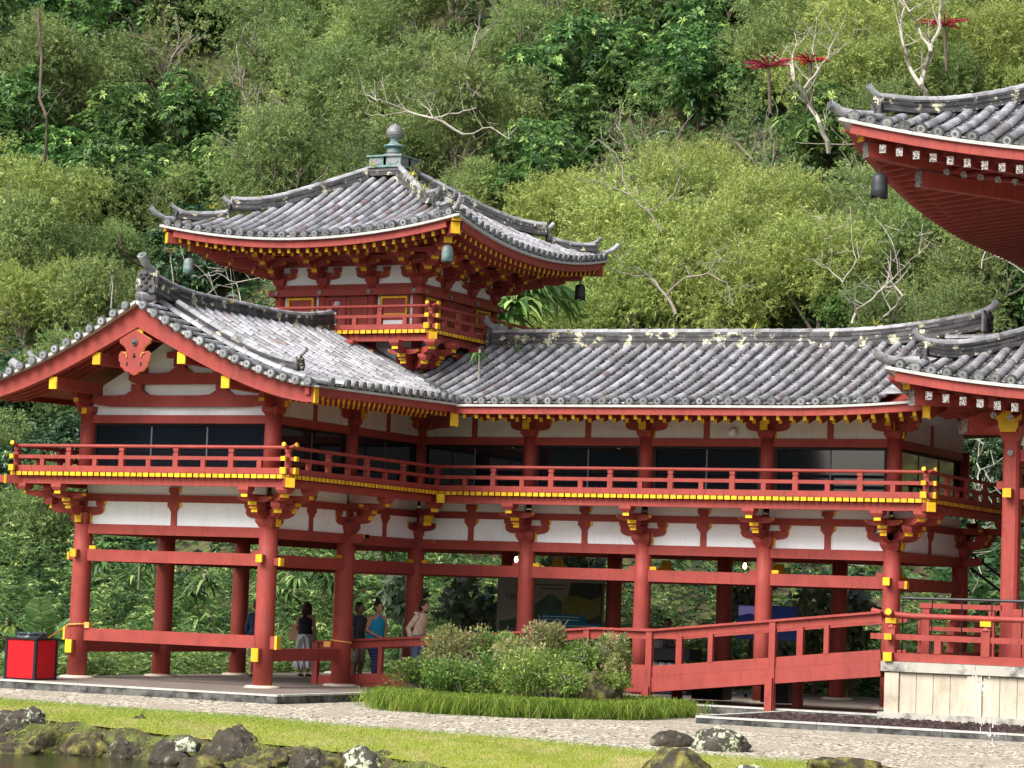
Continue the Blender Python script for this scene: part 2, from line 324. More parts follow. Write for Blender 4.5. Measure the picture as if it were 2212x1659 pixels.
# beam noses at the corners
NZ = [((x, y), -Y, 2.62, .13, .15) for (x, y) in ((-W, 0), (0, 0), (XR, YD))] + [((-W, 0), -X, 2.56, .13, .15), ((0, 0), X, 2.56, .13, .15), ((XR, YD), X, 2.56, .13, .15)]
NZ += [((0, 0), -Y, .665, .15, .26), ((0, 0), X, .92, .15, .26), ((-W, 0), -Y, .665, .15, .26), ((-W, 0), -X, .92, .15, .26), ((0, B1), Y, .665, .15, .22, .25)]
for a_ in NZ: nz = MB(); nose(nz, *a_); part(nz, 'beam_nose', RY)
def wedge(c, d, m): mb = MB(); mb.box(c, d, m); part(mb, 'wedge', RY)
wedge((.02, YD - .30, 2.75), (.10, .14, .07), 1)
for (x, y) in front:
    if y < 6: continue
    for sx in (-1, 1):
        if (x, sx) in ((0, -1), (XR, 1)): continue
        wedge((x + sx * .25, y, 2.75), (.15, .10, .07), 1 if sx > 0 else 0)
wedge((-W + .28, 0, 2.75), (.16, .1, .07), 1); wedge((-.28, 0, 2.75), (.16, .1, .07), 0); wedge((.0, B1 - .3, 2.75), (.1, .16, .07), 1)
part(span((-W, 0), (0, 0), .79, 1.05, .15)[0], 'lower_rail', RY)
part(span((0, 0), (0, B1), .54, .79, .15)[0], 'lower_rail', RY)
for p, q in (((-W, 0), (-W, B1)), ((-W, B1), (-W, YD))): part(span(p, q, .54, .79, .15)[0], 'lower_rail', RY)
# ceiling of the open ground storey with cross beams
cb = MB(); cb.bb(-W, 0, 0, YD + D, 3.90, 3.96, 0); cb.bb(.001, XR, YD, YD + D, 3.90, 3.96, 0)
part(cb, 'ceiling', ['red'])
for y in (B1, YD): part(span((-W, y), (0, y), 3.2, 3.45, .17)[0], 'cross_beam', RY)
for k in (0, 1, 2, 3): part(span((k * S, YD), (k * S, YD + D), 3.2, 3.45, .17)[0], 'cross_beam', RY)
# ---- bracket clusters carrying the deck
JJ = [0]
def boat(mb, c, ax, n, L, z0, h, w=.13, em=1):
    JJ[0] = (JJ[0] + 1) % 5; z0 = z0 + .0025 * JJ[0]; h = h - .004 * JJ[0]; w = w + .002 * JJ[0]
    hl = L / 2; P2 = [(-hl, h), (-hl, h * .55), (-hl * .93, h * .28), (-hl * .78, .02), (-hl * .5, 0), (hl * .5, 0), (hl * .78, .02), (hl * .93, h * .28), (hl, h * .55), (hl, h)]
    mb.prism(P2, Vector(c) + Z * z0 - n * w / 2, ax, Z, n, w, 0)
    for s_ in (-1, 1): mb.box(Vector(c) + ax * s_ * (hl + .006) + Z * (z0 + h * .78), (.02, w - .01, h * .42) if abs(ax.x) > .5 else (w - .01, .02, h * .42) if abs(ax.y) > .5 else (.05, .05, h * .4), em)
def blk(mb, c, z0, s, h, yf=None, n=None):
    JJ[0] = (JJ[0] + 1) % 5; s += .003 * JJ[0]; z0 += .0017 * JJ[0]
    mb.box(Vector(c) + Z * (z0 + h * .25), (s, s, h * .5), 0, taper=.72); mb.box(Vector(c) + Z * (z0 + h * .75), (s, s, h * .5), 0)
    if yf is not None:
        a = Vector(yf); mb.box(Vector(c) + Z * (z0 + h * .72) + a * (s / 2 + .008), (abs(a.x) * .02 + abs(a.y) * (s - .02) + .001, abs(a.y) * .02 + abs(a.x) * (s - .02) + .001, h * .52), 1)
        mb.box(Vector(c) + Z * (z0 + h * .25) + a * (s / 2 - .03), (abs(a.x) * .02 + abs(a.y) * (s * .8) + .001, abs(a.y) * .02 + abs(a.x) * (s * .8) + .001, h * .46), 1)
def farm(mb, c, n, l, z0, h, w=.13): # forward arm with a rounded underside and a yellow face
    lat = Z.cross(n)
    JJ[0] = (JJ[0] + 1) % 5; z0 += .003 * JJ[0]; h -= .004 * JJ[0]; w += .0023 * JJ[0]
    P2 = [(0, 0), (l * .72, 0), (l * .9, h * .18), (l, h * .5), (l, h), (0, h)]
    mb.prism(P2, Vector(c) + Z * z0 - lat * w / 2, n, Z, lat, w, 0)
    e = Vector(c) + n * (l + .004) + Z * (z0 + h * .74)
    mb.beam(e - n * .01, e + n * .012, w + .01, h * .52, 1, 1, 1)
def deck_bracket(mb, x, y, outs, dz=0., lats=True, sc=1., diag=True):
    c = Vector((x, y, dz))
    blk(mb, c, 3.25, .42 * sc, .23)
    done = []
    for n in outs:
        lat = Z.cross(n)
        boat(mb, c, lat, n, 1.06 * sc, 3.42, .19)
        for s_ in (-1, 0, 1): blk(mb, c + lat * s_ * .45 * sc, 3.60, .20, .13, lat if s_ == 1 else None)
        farm(mb, c, n, .58, 3.46, .17); blk(mb, c + n * .56, 3.62, .21, .14, n)
        boat(mb, c + n * .56, lat, n, .0001 + .75, 3.74, .13, .11)
        farm(mb, c, n, .98, 3.76, .15); blk(mb, c + n * .93, 3.91, .25, .13)
        mb.box(c + lat * (.21 * sc + .01) + Z * 3.37, (.03, .16, .20) if abs(lat.x) > .5 else (.16, .03, .20), 1)
    if len(outs) == 2 and diag:
        n = (outs[0] + outs[1]).normalized()
        farm(mb, c, n, .72, 3.46, .17, .15); blk(mb, c + n * .72, 3.62, .22, .14)
        farm(mb, c, n, 1.28, 3.76, .15, .15); blk(mb, c + n * 1.30, 3.91, .27, .13)
for (x, y) in cols:
    outs = {(-W, 0): [-Y, -X], (0, 0): [-Y, X], (0, B1): [X], (0, YD): [], (XR, YD): [-Y, X], (-W, B1): [-X], (-W, YD): [-X], (-W, YD + D): [-X, Y], (XR, YD + D): [Y, X]}.get((x, y))
    if outs is None: outs = [-Y] if y < 7 else [Y]
    mb = MB()
    if (x, y) == (0, YD):
        n = Vector((1, -1, 0)).normalized(); c = Vector((x, y, 0)); blk(mb, c, 3.25, .42, .23)
        boat(mb, c, X, Y, 1.0, 3.42, .19); boat(mb, c, Y, X, 1.0, 3.42, .19); farm(mb, c, n, .8, 3.46, .17, .16); blk(mb, c + n * .8, 3.62, .22, .14, n); farm(mb, c, n, 1.35, 3.76, .15, .16); blk(mb, c + n * 1.3, 3.91, .27, .13)
    else: deck_bracket(mb, x, y, outs)
    if y > 6.5 or x == 0 and y > 1: # yellow bracket faces seen under the ceiling, inside
        for s_ in (-1, 1): boat(mb, (x, y, 0), X, Y, 1.0, 3.05, .2, .2)
    part(mb, 'bracket', RY)
for k in range(4): # yellow frog-leg supports along the back wall, facing the inside
    mb = MB(); P2 = [(-.26, 0), (.26, 0), (.22, .08), (.12, .12), (.09, .28), (-.09, .28), (-.12, .12), (-.22, .08)]
    mb.prism(P2, (k * S + 1.4, YD + D - .12, 2.72), X, Z, -Y, .12, 1); part(mb, 'frog_leg', RY)
# ---- deck with yellow joist ends
def deck(poly, zj, name='deck', off=1.14, closed=False, step=.152, inner=.9):
    """poly: outer corners of the deck edge in plan, walked with the building on the left"""
    mb = MB(); n = len(poly)
    segs = range(n if closed else n - 1)
    for i in segs:
        p = Vector((*poly[i], 0)); q = Vector((*poly[(i + 1) % n], 0)); d = (q - p).normalized(); nn = Vector((d.y, -d.x, 0)); L = (q - p).length
        k = int(L / step); st = L / k
        for j in range(k):
            c = p + d * (st * (j + .5)); h = .078 + random.uniform(-.004, .004)
            mb.beam(c - nn * .9 + Z * (zj + .045), c + nn * random.uniform(-.004, .006) + Z * (zj + .045), st * .80, h, 0, 0, 1, r=random.choice([.5, .5, .6, .4, .9, .1, .5]))
    return mb
def deck_all(polys, zj, slabs, ebeams):
    for pl in polys: part(deck(pl, zj), 'deck_joists', RY)
    mb = MB()
    for s_ in slabs: mb.bb(*s_, zj + .0895, zj + .10, 0)
    part(mb, 'deck', ['red'])
    for p, q in ebeams:
        mb = MB(); mb.beam((*p, zj - .085), (*q, zj - .085), .16, .155, 0); part(mb, 'edge_beam', RY)
O = 1.14
deck_all([[(-W - O, -O), (O, -O), (O, YD - O), (XR + O, YD - O), (XR + O, YD + D + O)], [(XR + O, YD + D + O), (-W - O, YD + D + O), (-W - O, -O)]], 4.20,
         [(-W - O + .02, O - .02, -O + .02, YD - O), (-W - O + .02, XR + O - .02, YD - O, YD + D + O - .02)],
         [((-W - O - .05, -.95), (.95 + .1, -.95)), ((.95, -.86), (.95, YD - .95)), ((1.04, YD - .95), (XR + 1.05, YD - .95)), ((XR + .95, YD - .86), (XR + .95, YD + D + .95)), ((-W - .95, -.86), (-W - .95, YD + D))])
def corner_nose(x, y, n, z, w=.17, h=.18, l=1.5, back=.5):
    mb = MB(); c = Vector((x, y, z)); n = Vector(n).normalized(); mb.beam(c - n * back, c, w, h, 0, 0, 0); mb.beam(c, c + n * .035, w + .01, h + .01, 1, 1, 1); return mb
for x, y, n in ((O + .05, -O - .05, (1, -1, 0)), (-W - O - .05, -O - .05, (-1, -1, 0)), (XR + O + .05, YD - O - .05, (1, -1, 0)), (O + .10, YD - O - .10, (1, -1, 0))):
    part(corner_nose(x, y, n, 4.12), 'corner_nose', RY)
lg = MB(); lg.beam((-W - O - .05, -.95, 4.125), (-W - O - 1.6, -.95, 4.125), .16, .15, 0); part(lg, 'edge_beam', ['red'])
# ---- railings: posts, three rails, yellow tips that cross at the corners
def railing(pts, z, ends=(True, True), spacing=1.40, phase=None, parent=None, sc=1., tall=None, name='railing'):
    mb = MB(); H = .0
    def P(p, h): return Vector((p[0], p[1], z + h))
    for i in range(len(pts) - 1):
        p = Vector((*pts[i], 0)); q = Vector((*pts[i + 1], 0)); d = (q - p).normalized(); L = (q - p).length
        e0 = .17 if (i > 0 or ends[0]) else 0; e1 = .17 if (i < len(pts) - 2 or ends[1]) else 0
        cx0 = i > 0 and (pts[i] in CONCAVE); cx1 = (pts[i + 1] in CONCAVE)
        if cx0: e0 = -.0
        if cx1: e1 = 0.
        for (h, w, hh) in ((.06, .115, .115), (.30, .085, .075)):
            mb.beam(P(p - d * e0, h), P(q + d * e1, h), w * .95 if i % 2 else w, hh * (.93 if i % 2 else 1.), 0)
            for a, e, s_ in ((p, e0, -1), (q, e1, 1)):
                if e > .05: mb.beam(P(a + d * s_ * (e - .015), h), P(a + d * s_ * (e + .045), h), w + .014, hh + .014, 1, 1, 1)
        tp = [P(p - d * e0, .53 + (.05 if e0 else 0)), P(p - d * e0 * .3, .53), P(q + d * e1 * .3, .53), P(q + d * e1, .53 + (.05 if e1 else 0))] if L > .8 else [P(p, .53), P(q, .53)]
        tp = [tp[0]] + [b_ for a_, b_ in zip(tp[:-1], tp[1:]) if (b_ - a_).length > .01]
        mb.tube(tp, .037, 10, 0)
        for a, e, s_ in ((p, e0, -1), (q, e1, 1)):
            if e > .05: t = P(a + d * s_ * e, .575); mb.tube([t, t + d * s_ * .04 + Z * .01], .046, 10, 1)
        k = max(1, round(L / spacing)) * 2; st = L / k
        for j in range(k + 1):
            if j == 0 and i > 0: continue
            c = p + d * st * j
            if j % 2 == 0:
                mb.beam(P(c, .117), P(c, .40), .093, .118, 0, up=d); mb.beam(P(c, .40), P(c, .43), .06, .08, 0, up=d); mb.beam(P(c, .43), P(c, .495), .085, .12, 0, up=d)
            else: mb.beam(P(c, .117), P(c, .263), .078, .105, 0, up=d)
    return mb
RO = 1.04
CONCAVE = [(RO, YD - RO)]
part(railing([(-W - RO, -RO), (RO, -RO), (RO, YD - RO), (XR + RO, YD - RO), (XR + RO, YD + D + RO)], 4.30, (False, True)), 'railing', RY, label='railing of the long balcony')
part(railing([(-W - RO, YD + D), (-W - RO, -RO)], 4.30, (False, True)), 'railing', RY)
# ================================================================== ROOFS
TS = .318
def frame(P, i):
    a = P[max(i - 1, 0)]; b = P[min(i + 1, len(P) - 1)]; return (b - a).normalized()
def resample(P, step):
    L = [0.]
    for a, b in zip(P[:-1], P[1:]): L.append(L[-1] + (b - a).length)
    n = max(1, round(L[-1] / step)); out = []
    for k in range(n + 1):
        t = L[-1] * k / n; i = 0
        while i < len(L) - 2 and L[i + 1] < t: i += 1
        f = (t - L[i]) / max(L[i + 1] - L[i], 1e-9); out.append(P[i].lerp(P[i + 1], f))
    return out
def tile_row(mb, P, side, rad=.083, cap=True, lichen=0.):
    """round cover tiles laid along P (top to bottom): short slightly tapered half pipes"""
    if (P[-1] - P[0]).length < .12: return
    Q = resample(P, .30); side = Vector(side); K = 7
    jit = random.uniform(-.008, .008)
    for i in range(len(Q) - 1):
        a, b = Q[i], Q[i + 1]; d = (b - a).normalized(); up = side.cross(d); up = up if up.z > 0 else -up
        V = []; r0, r1 = rad * .93, rad * 1.05
        jj = side * (jit + random.uniform(-.006, .006)) + up * random.uniform(-.004, .004)
        for c, r in ((a - d * .01, r0), (b + d * .012, r1)):
            for k in range(K + 1):
                t = math.pi * (k / K) ; V.append(c + jj + side * math.cos(t) * r + up * (math.sin(t) * r + .015))
        F = [(k, k + 1, K + 2 + k, K + 1 + k) for k in range(K)] + [tuple(range(K + 1, 2 * K + 2))]
        u = random.random(); rv = u if u < .8 else random.uniform(.6, 1.)
        rv = rv * .93 if rv < .9 else rv
        mb.add(V, F, 0, rv)
    if cap:
        a, b = Q[-2], Q[-1]; d = (b - a).normalized(); up = side.cross(d); up = up if up.z > 0 else -up
        c = b + up * .03; mb.tube([c - d * .03, c + d * .035], rad * 1.17, 14, 1)
        mb.tube([c + d * .035, c + d * .043], rad * .80, 12, 2); mb.tube([c + d * .04, c + d * .048], rad * .42, 8, 1)
def pan_strip(mb, PA, PB, step=.17):
    """overlapping concave pan tiles between two neighbouring rows"""
    n = max(2, round((PA[-1] - PA[0]).length / step)); A = resample(PA, 1e-9 + (PA[-1] - PA[0]).length / n) ; Bq = resample(PB, 1e-9 + (PB[-1] - PB[0]).length / n)
    n = min(len(A), len(Bq)) - 1
    for k in range(n):
        rr = random.random(); rows = []
        d = (A[k + 1] - A[k]).normalized() if (A[k + 1] - A[k]).length > 1e-6 else -Z
        for q, lift in ((k, .0), (k + 1, .035)):
            row = []
            for t in (0, .3, .5, .7, 1):
                p = A[q].lerp(Bq[q], t); row.append(p + Z * (lift - .035 * (1 - (2 * t - 1) ** 2)))
            rows.append(row)
        rows.append([p - Z * .036 for p in rows[-1]]); mb.grid(rows, 3, rr)
def slope(mb, rowfn, ts, side, cap=True, pan=True, rad=.083):
    prev = None
    for t in ts:
        P = rowfn(t)
        if P is None: prev = None; continue
        tile_row(mb, P, side, rad, cap)
        if prev is not None and pan: pan_strip(mb, prev, P)
        prev = P
def ridge(mb, P, w=.26, h=.32, layers=5, capr=.075, mcap=1, m=0):
    """stack of thin ridge tiles with a round cap, following P (the base line)"""
    P = [Vector(p) for p in P]; Q = resample(P, .33)
    for i in range(len(Q) - 1):
        a, b = Q[i], Q[i + 1]; d = (b - a).normalized(); s_ = Vector((d.y, -d.x, 0)).normalized()
        for k in range(layers):
            z0 = h * k / layers; ww = w * (1 - .10 * k / layers) * (1. if k % 2 else .88); hh = h / layers * .96
            if k == 0: ww *= 1.25
            mb.beam(a + Z * (z0 + hh / 2), b + Z * (z0 + hh / 2) + d * .004, ww + random.uniform(-.006, .006), hh, m, r=random.random())
        mb.tube([a + Z * (h + .01), b + Z * (h + .015) + d * .01], [capr * .95, capr * 1.05], 10, mcap)
def oni(mb, c, d, s=1.): # ridge-end ornament facing along d
    c = Vector(c); d = Vector(d).normalized(); l = Z.cross(d)
    P2 = [(-.2, 0), (-.22, .12), (-.17, .25), (-.19, .36), (-.1, .44), (0, .47), (.1, .44), (.19, .36), (.17, .25), (.22, .12), (.2, 0)]
    P2 = [(a * s, b * s) for a, b in P2]; mb.prism(P2, c, l, Z, d, .09 * s, 0)
    for a, b, r in ((-.07, .30, .045), (.07, .30, .045), (0, .22, .05), (-.1, .15, .04), (.1, .15, .04), (0, .08, .07), (-.12, .36, .04), (.12, .36, .04), (0, .38, .05)):
        mb.lathe(c + l * a * s + Z * (b - .03) * s + d * .10 * s, [(r * .3 * s, -r * .5 * s), (r * s, 0), (r * .9 * s, r * .7 * s), (r * .3 * s, r * s)], 8, 0)
    for a in (-.2, .2): mb.tube([c + l * a * s + d * .04, c + l * a * 1.15 * s + Z * .2 * s + d * .05, c + l * a * .9 * s + Z * .42 * s + d * .02], .035 * s, 6, 0)
    t = [c + Z * .40 * s - d * .25 * s, c + Z * .47 * s - d * .02 * s, c + Z * .56 * s + d * .14 * s, c + Z * .70 * s + d * .27 * s]
    mb.tube(t, [.07 * s, .075 * s, .08 * s, .09 * s], 12, 1); e = (t[-1] - t[-2]).normalized(); mb.tube([t[-1], t[-1] + e * .02], .065 * s, 12, 2)
TM = ['tile', 'tile_end', 'ridge_cap', 'pan_tile']
RM = ['ridge_tile', 'ridge_cap', 'tile_end']
def prof(d, ze=6.0, rise=1.70, L=4.2, e=1.45): return ze + rise * max(0., 1 - d / L) ** e
GY = -1.65
def zarm(d, y): return prof(d, 6.0 + .02 * (max(y, GY) + 1.65)) + .10 + .12 * max(0, (-y - .2) / 1.5) ** 2 * 0
def zcor(d, x): return prof(d, 6.11 - .005 * x, 1.62, 4.2, 1.18) + .10 + .14 * max(0, (x - 9.5) / 3.) ** 2
ND = 15
roofA = tag(MB().build('roof', 'tile', G), 'gabled tiled roof over the projecting arm')
mb = MB()
def rowA(sgn, y):
    d1 = 4.2
    if sgn > 0 and y > YD - 1.89: # valley against the corridor roof
        d0 = 0; d1 = YC - y
        if d1 < .5: return None
    return [Vector((XC + sgn * d1 * k / ND, y, zarm(d1 * k / ND, y))) for k in range(ND + 1)]
ys = [-.93] + [-.30 + TS * k for k in range(int(8.6 / TS))]
slope(mb, lambda y: rowA(1, y), [y for y in ys if y < 8.1], Y)
mbl = MB(); slope(mbl, lambda y: rowA(-1, y), [-.93, -.3] + [-.3 + TS * k for k in range(1, 45)], Y)
mb.build('tiles', TM, roofA); mbl.build('tiles', TM, roofA)
# rake tiles: short round tiles laid across the gable edge, facing the viewer
rk = MB()
def rake(mb, sgn, cx, y0, y1, zf, horiz=X):
    d = .22
    while d < 4.25:
        z = zf(d) + .035; c = Vector((cx + sgn * d, 0, z)); h = .02
        P = [c + Y * y1, c + Y * (y1 * .5 + y0 * .5), c + Y * y0]
        tile_row(mb, P, X, .082)
        mb.beam(c + X * sgn * .145 + Y * y1 - Z * .05, c + X * sgn * .145 + Y * (y0 + .04) - Z * .065, .17, .03, 0, r=random.random() * .8)
        d += .285
for s_ in (-1, 1): rk = MB(); rake(rk, s_, XC, GY - .17, -1.06, lambda d: prof(d) + .02); rk.build('rake_tiles', TM, roofA)
rd = MB(); up = lambda t: .13 * max(0, t) ** 2
P = [(XC, y, 7.76 + .32 * max(0, (.6 - y) / 2.2) ** 2 + .22 * max(0, (y - 3.6) / 2.2) ** 2) for y in [-1.35 + .36 * k for k in range(21)]]
ridge(rd, P, .27, .36, 6); oni(rd, (XC, -1.36, 7.96), -Y, 1.08)
t = [Vector((XC, 5.7, 8.33)), Vector((XC, 5.95, 8.40)), Vector((XC, 6.12, 8.50)), Vector((XC, 6.22, 8.62))]; rd.tube(t, [.07, .075, .08, .085], 12, 1)
rd.box((XC, 5.90, 8.15), (.36, .06, .46), 0)
rd.tube([(XC, -1.7, 7.86), (XC, -1.2, 7.9)], .085, 12, 1); rd.tube([(XC, -1.72, 7.86), (XC, -1.70, 7.86)], .07, 12, 2)
rd.build('main_ridge', RM, roofA)
for s_ in (-1, 1): # descending ridges near the gable
    rd = MB(); ds = [.25 + .2 * k for k in range(16)]
    ridge(rd, [(XC + s_ * d, -.64 - .02 * d, prof(d) + .12 + .12 * max(0, (d - 2.2)) ** 2 * .6) for d in ds], .2, .16, 4, .07)
    dn = Vector((s_, 0, -.12)).normalized(); oni(rd, (XC + s_ * 3.28, -.70, prof(3.2) + .2), Vector((s_, 0, 0)), .62)
    if s_ < 0: rd.tube([(XC - 3.35, -.75, prof(3.3) + .28), (XC - 3.6, -.75, prof(3.3) + .32), (XC - 3.85, -.75, prof(3.3) + .46)], [.07, .08, .09], 10, 1)
    rd.build('descending_ridge', RM, roofA)
# under-tile boards: white edge, red fascia, soffit
def edge_strip(mb, P, n, w, h, m): # strip following P with outward normal n
    for a, b in zip(P[:-1], P[1:]): mb.beam(a, b + (b - a).normalized() * .004, w, h, m)
def soffit(rows, name, parent, t=.03): mb = MB(); mb.grid(rows, 0); o = mb.build(name, ['red'], parent); s_ = o.modifiers.new('s', 'SOLIDIFY'); s_.thickness = t; return o
ysA = [GY + (YD - 1.89 - GY + 2.) * k / 16 for k in range(17)]
soffit([[Vector((XC + 4.15 * k / 12, y, zarm(4.15 * k / 12, y) - .17)) for k in range(13)] for y in ysA], 'roof_boards', roofA)
soffit([[Vector((XC - 4.15 * k / 12, y, zarm(4.15 * k / 12, y) - .17)) for k in range(13)] for y in [GY + 15 * k / 20 for k in range(21)]], 'roof_boards', roofA)
eb = MB(); P = [Vector((XC + 4.17, y, zarm(4.2, y) - .085)) for y in [GY - .06 + (YD - 1.86 - GY + .06) * k / 12 for k in range(13)]]
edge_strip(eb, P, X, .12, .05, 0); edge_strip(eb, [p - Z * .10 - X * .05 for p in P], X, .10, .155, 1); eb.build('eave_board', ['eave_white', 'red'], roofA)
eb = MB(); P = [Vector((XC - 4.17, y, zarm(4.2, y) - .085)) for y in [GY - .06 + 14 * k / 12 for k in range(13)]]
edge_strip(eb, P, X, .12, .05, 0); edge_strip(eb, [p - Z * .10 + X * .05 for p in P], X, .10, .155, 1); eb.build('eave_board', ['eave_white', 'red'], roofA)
# bargeboards with a raised lower moulding
for s_ in (-1, 1):
    mb = MB(); ds = [4.26 * k / 18 for k in range(19)]
    top = [(d * s_, prof(d) - .0) for d in ds]; bot = [(d * s_, prof(d) - (.44 - .12 * d / 4.26) - (.04 * max(0, 1 - d / .8))) for d in ds]
    def band(yo, th, f0, f1, m, em):
        for i in range(len(ds) - 1):
            q = [top[i], top[i + 1], bot[i + 1], bot[i]]
            lo = lambda a, b, f: (a[0], a[1] + (b[1] - a[1]) * f)
            Q2 = [lo(q[0], q[3], f0), lo(q[1], q[2], f0), lo(q[1], q[2], f1), lo(q[0], q[3], f1)]
            mb.prism([(a[0], a[1]) for a in Q2], (XC, yo, 0), X, Z, Y, th, m, em)
    band(GY, .10, 0, 1, 0, 0); band(GY - .018, .02, .80, .985, 0, 0)
    e0, e1 = top[-1], bot[-1]; mb.bb(XC + min(s_ * 4.26, s_ * 4.29), XC + max(s_ * 4.26, s_ * 4.29), GY - .03, GY + .12, e1[1] - .01, e0[1] + .01, 1)
    part(mb, 'bargeboard', RY)
    mb = MB()
    for i in range(len(ds) - 1): mb.beam((XC + s_ * ds[i], GY - .03, prof(ds[i]) + .04), (XC + s_ * ds[i + 1], GY - .03, prof(ds[i + 1]) + .04), .22, .06, 0)
    mb.build('eave_board', ['eave_white'], roofA)
# rafters (the row that shows is made piece by piece)
def rafter_mesh(L1, slope_, w=.085, h=.115): pass
nraf = [0]; rest = MB()
def rafter(p, q, w, h, vis, parent=None):
    if vis and nraf[0] < 98:
        mb = MB(); mb.beam(p, q, w, h, 0, 0, 1, r=.5 + random.uniform(-.3, .3)); mb.build('rafter', RY, parent); nraf[0] += 1
    else: rest.beam(p, q, w, h, 0, 0, 1, r=.5 + random.uniform(-.3, .3))
y = GY + .22
while y < YD - 1.95:
    ze = zarm(4.2, y) - .10; rafter(Vector((XC + 2.9, y, ze + .10)), Vector((XC + 4.08, y, ze - .205)), .065, .10, True, roofA)
    rafter(Vector((XC + 2.2, y + .14, ze + .15)), Vector((XC + 3.50, y + .14, ze - .235)), .07, .095, False)
    y += .205
y = GY + .25
while y < -.1: # rafters seen from below in the gable overhang
    for s_ in (-1, 1):
        for k in range(8):
            d0, d1 = .1 + .5 * k, .1 + .5 * (k + 1); rest.beam((XC + s_ * d0, y, prof(d0) - .16), (XC + s_ * d1, y, prof(d1) - .16), .08, .10, 0)
    y += .27
# gable wall and its beams
mb = MB(); P2 = [(-2.31, 5.55), (2.31, 5.55), (2.31, 6.02), (1.2, 6.62), (0, 7.42), (-1.2, 6.62), (-2.31, 6.02)]; mb.prism(P2, (XC, .03, 0), X, Z, Y, .05, 0); part(mb, 'gable_wall', ['white'])
def hump(c, w=.52, h=.17): return [(c - w, 0), (c - w * .55, .02), (c - w * .45, .05), (c - w * .18, h * .8), (c - .10, h), (c + .10, h), (c + w * .18, h * .8), (c + w * .45, .05), (c + w * .55, .02), (c + w, 0)]
def gbeam(hl, z0, z1, cs, sag=.03):
    P2 = [(-hl, z0 + .10), (-hl * .92, z0 + sag), (-hl * .8, z0), (hl * .8, z0), (hl * .92, z0 + sag), (hl, z0 + .10)]
    tp = [(-hl, z1 - .04), (-hl * .95, z1)]
    for c in cs: tp += [(a, z1 + b) for a, b in hump(c)]
    tp += [(hl * .95, z1), (hl, z1 - .04)]; return P2 + tp[::-1]
mb = MB(); mb.prism(gbeam(2.2, 5.73, 5.965, (-1.06, 1.06)), (XC, -.09, 0), X, Z, Y, .11, 0); part(mb, 'rainbow_beam', RY)
mb = MB(); mb.prism(gbeam(1.28, 6.20, 6.43, (0,)), (XC, -.09, 0), X, Z, Y, .11, 0); part(mb, 'rainbow_beam', RY)
mb = MB()
for c in (-1.06, 1.06): mb.bb(XC + c - .13, XC + c + .13, -.12, .0, 6.08, 6.2, 0); mb.bb(XC + c - .2, XC + c + .2, -.16, .02, 6.43, 6.56, 0); mb.bb(XC + c - .09, XC + c + .09, -.32, -.16, 6.44, 6.54, 1)
mb.bb(XC - .14, XC + .14, -.12, 0, 6.56, 6.75, 0); mb.bb(XC - .32, XC + .32, -.12, 0, 6.75, 6.88, 0); mb.bb(XC - .1, XC + .1, -.10, 0, 6.88, 7.3, 0)
part(mb, 'gable_struts', RY)
for dx, z in ((-2.10, 6.10), (-1.03, 6.60), (1.06, 6.60), (2.14, 6.10), (0, 7.12)):
    mb = MB(); mb.beam((XC + dx, -1.57, z), (XC + dx, .1, z), .175, .235, 0); mb.beam((XC + dx, -1.57, z), (XC + dx, -1.615, z), .19, .25, 1, 1, 1); part(mb, 'purlin', RY)
# carved pendant
half = [(0, 240), (158, 335), (150, 372), (108, 402), (84, 440), (88, 468), (112, 452), (140, 452), (158, 490), (156, 545), (138, 566), (142, 598), (118, 616), (92, 650), (52, 656), (30, 676), (0, 692)]
P2 = [(a * .00242, (465 - b) * .00206) for a, b in half]; P2 = P2 + [(-a, b) for a, b in P2[1:-1]][::-1]
mb = MB(); mb.prism(P2, (XC, GY - .09, 6.70), X, Z, Y, .06, 0, 1)
mb.tube([(XC, GY - .12, 6.91), (XC, GY - .09, 6.91)], .07, 14, 2); mb.lathe((XC, GY - .125, 6.89), [(.01, -.02), (.05, 0), (.05, .03), (.01, .05)], 10, 2)
for sx in (-1, 1):
    mb.tube([(XC + sx * .17, GY - .105, 6.60), (XC + sx * .20, GY - .105, 6.68), (XC + sx * .265, GY - .105, 6.69)], .014, 6, 1)
    mb.bb(XC + sx * .17 - .02, XC + sx * .17 + .02, GY - .094, GY - .088, 6.42, 6.50, 3)
mb.bb(XC - .02, XC + .02, GY - .094, GY - .088, 6.58, 6.68, 3); mb.bb(XC - .035, XC + .035, GY - .094, GY - .088, 6.60, 6.63, 3)  # dark patches on the face stand for the shade inside pierced holes
part(mb, 'gable_pendant', ['red', 'orange', 'oni', 'dark'])
# upper-storey eave brackets
for (x, y) in cols:
    if y > 7: continue
    ns = {(-W, 0): [-X], (0, 0): [X], (0, B1): [X], (0, YD): [X, -Y], (XR, YD): [-Y, X]}.get((x, y), [-Y] if x > 0 else [-X])
    mb = MB(); c = Vector((x, y, 0)); blk(mb, c, 5.55, .36, .17)
    for n in ns:
        lat = Z.cross(n); boat(mb, c, lat, n, .98, 5.70, .19)
        blk(mb, c + n * .02, 5.74, .22, .16); mb.beam(c + n * .10 + Z * 5.82, c + n * .30 + Z * 5.82, .17, .20, 0, 0, 1); mb.box(c + lat * .185 + Z * 5.64, (.03, .12, .13) if abs(lat.x) > .5 else (.12, .03, .13), 1)
        mb.beam(c - lat * .55 + n * .02 + Z * 5.95, c + lat * .55 + n * .02 + Z * 5.95, .13, .11, 0)
    part(mb, 'eave_bracket', RY)
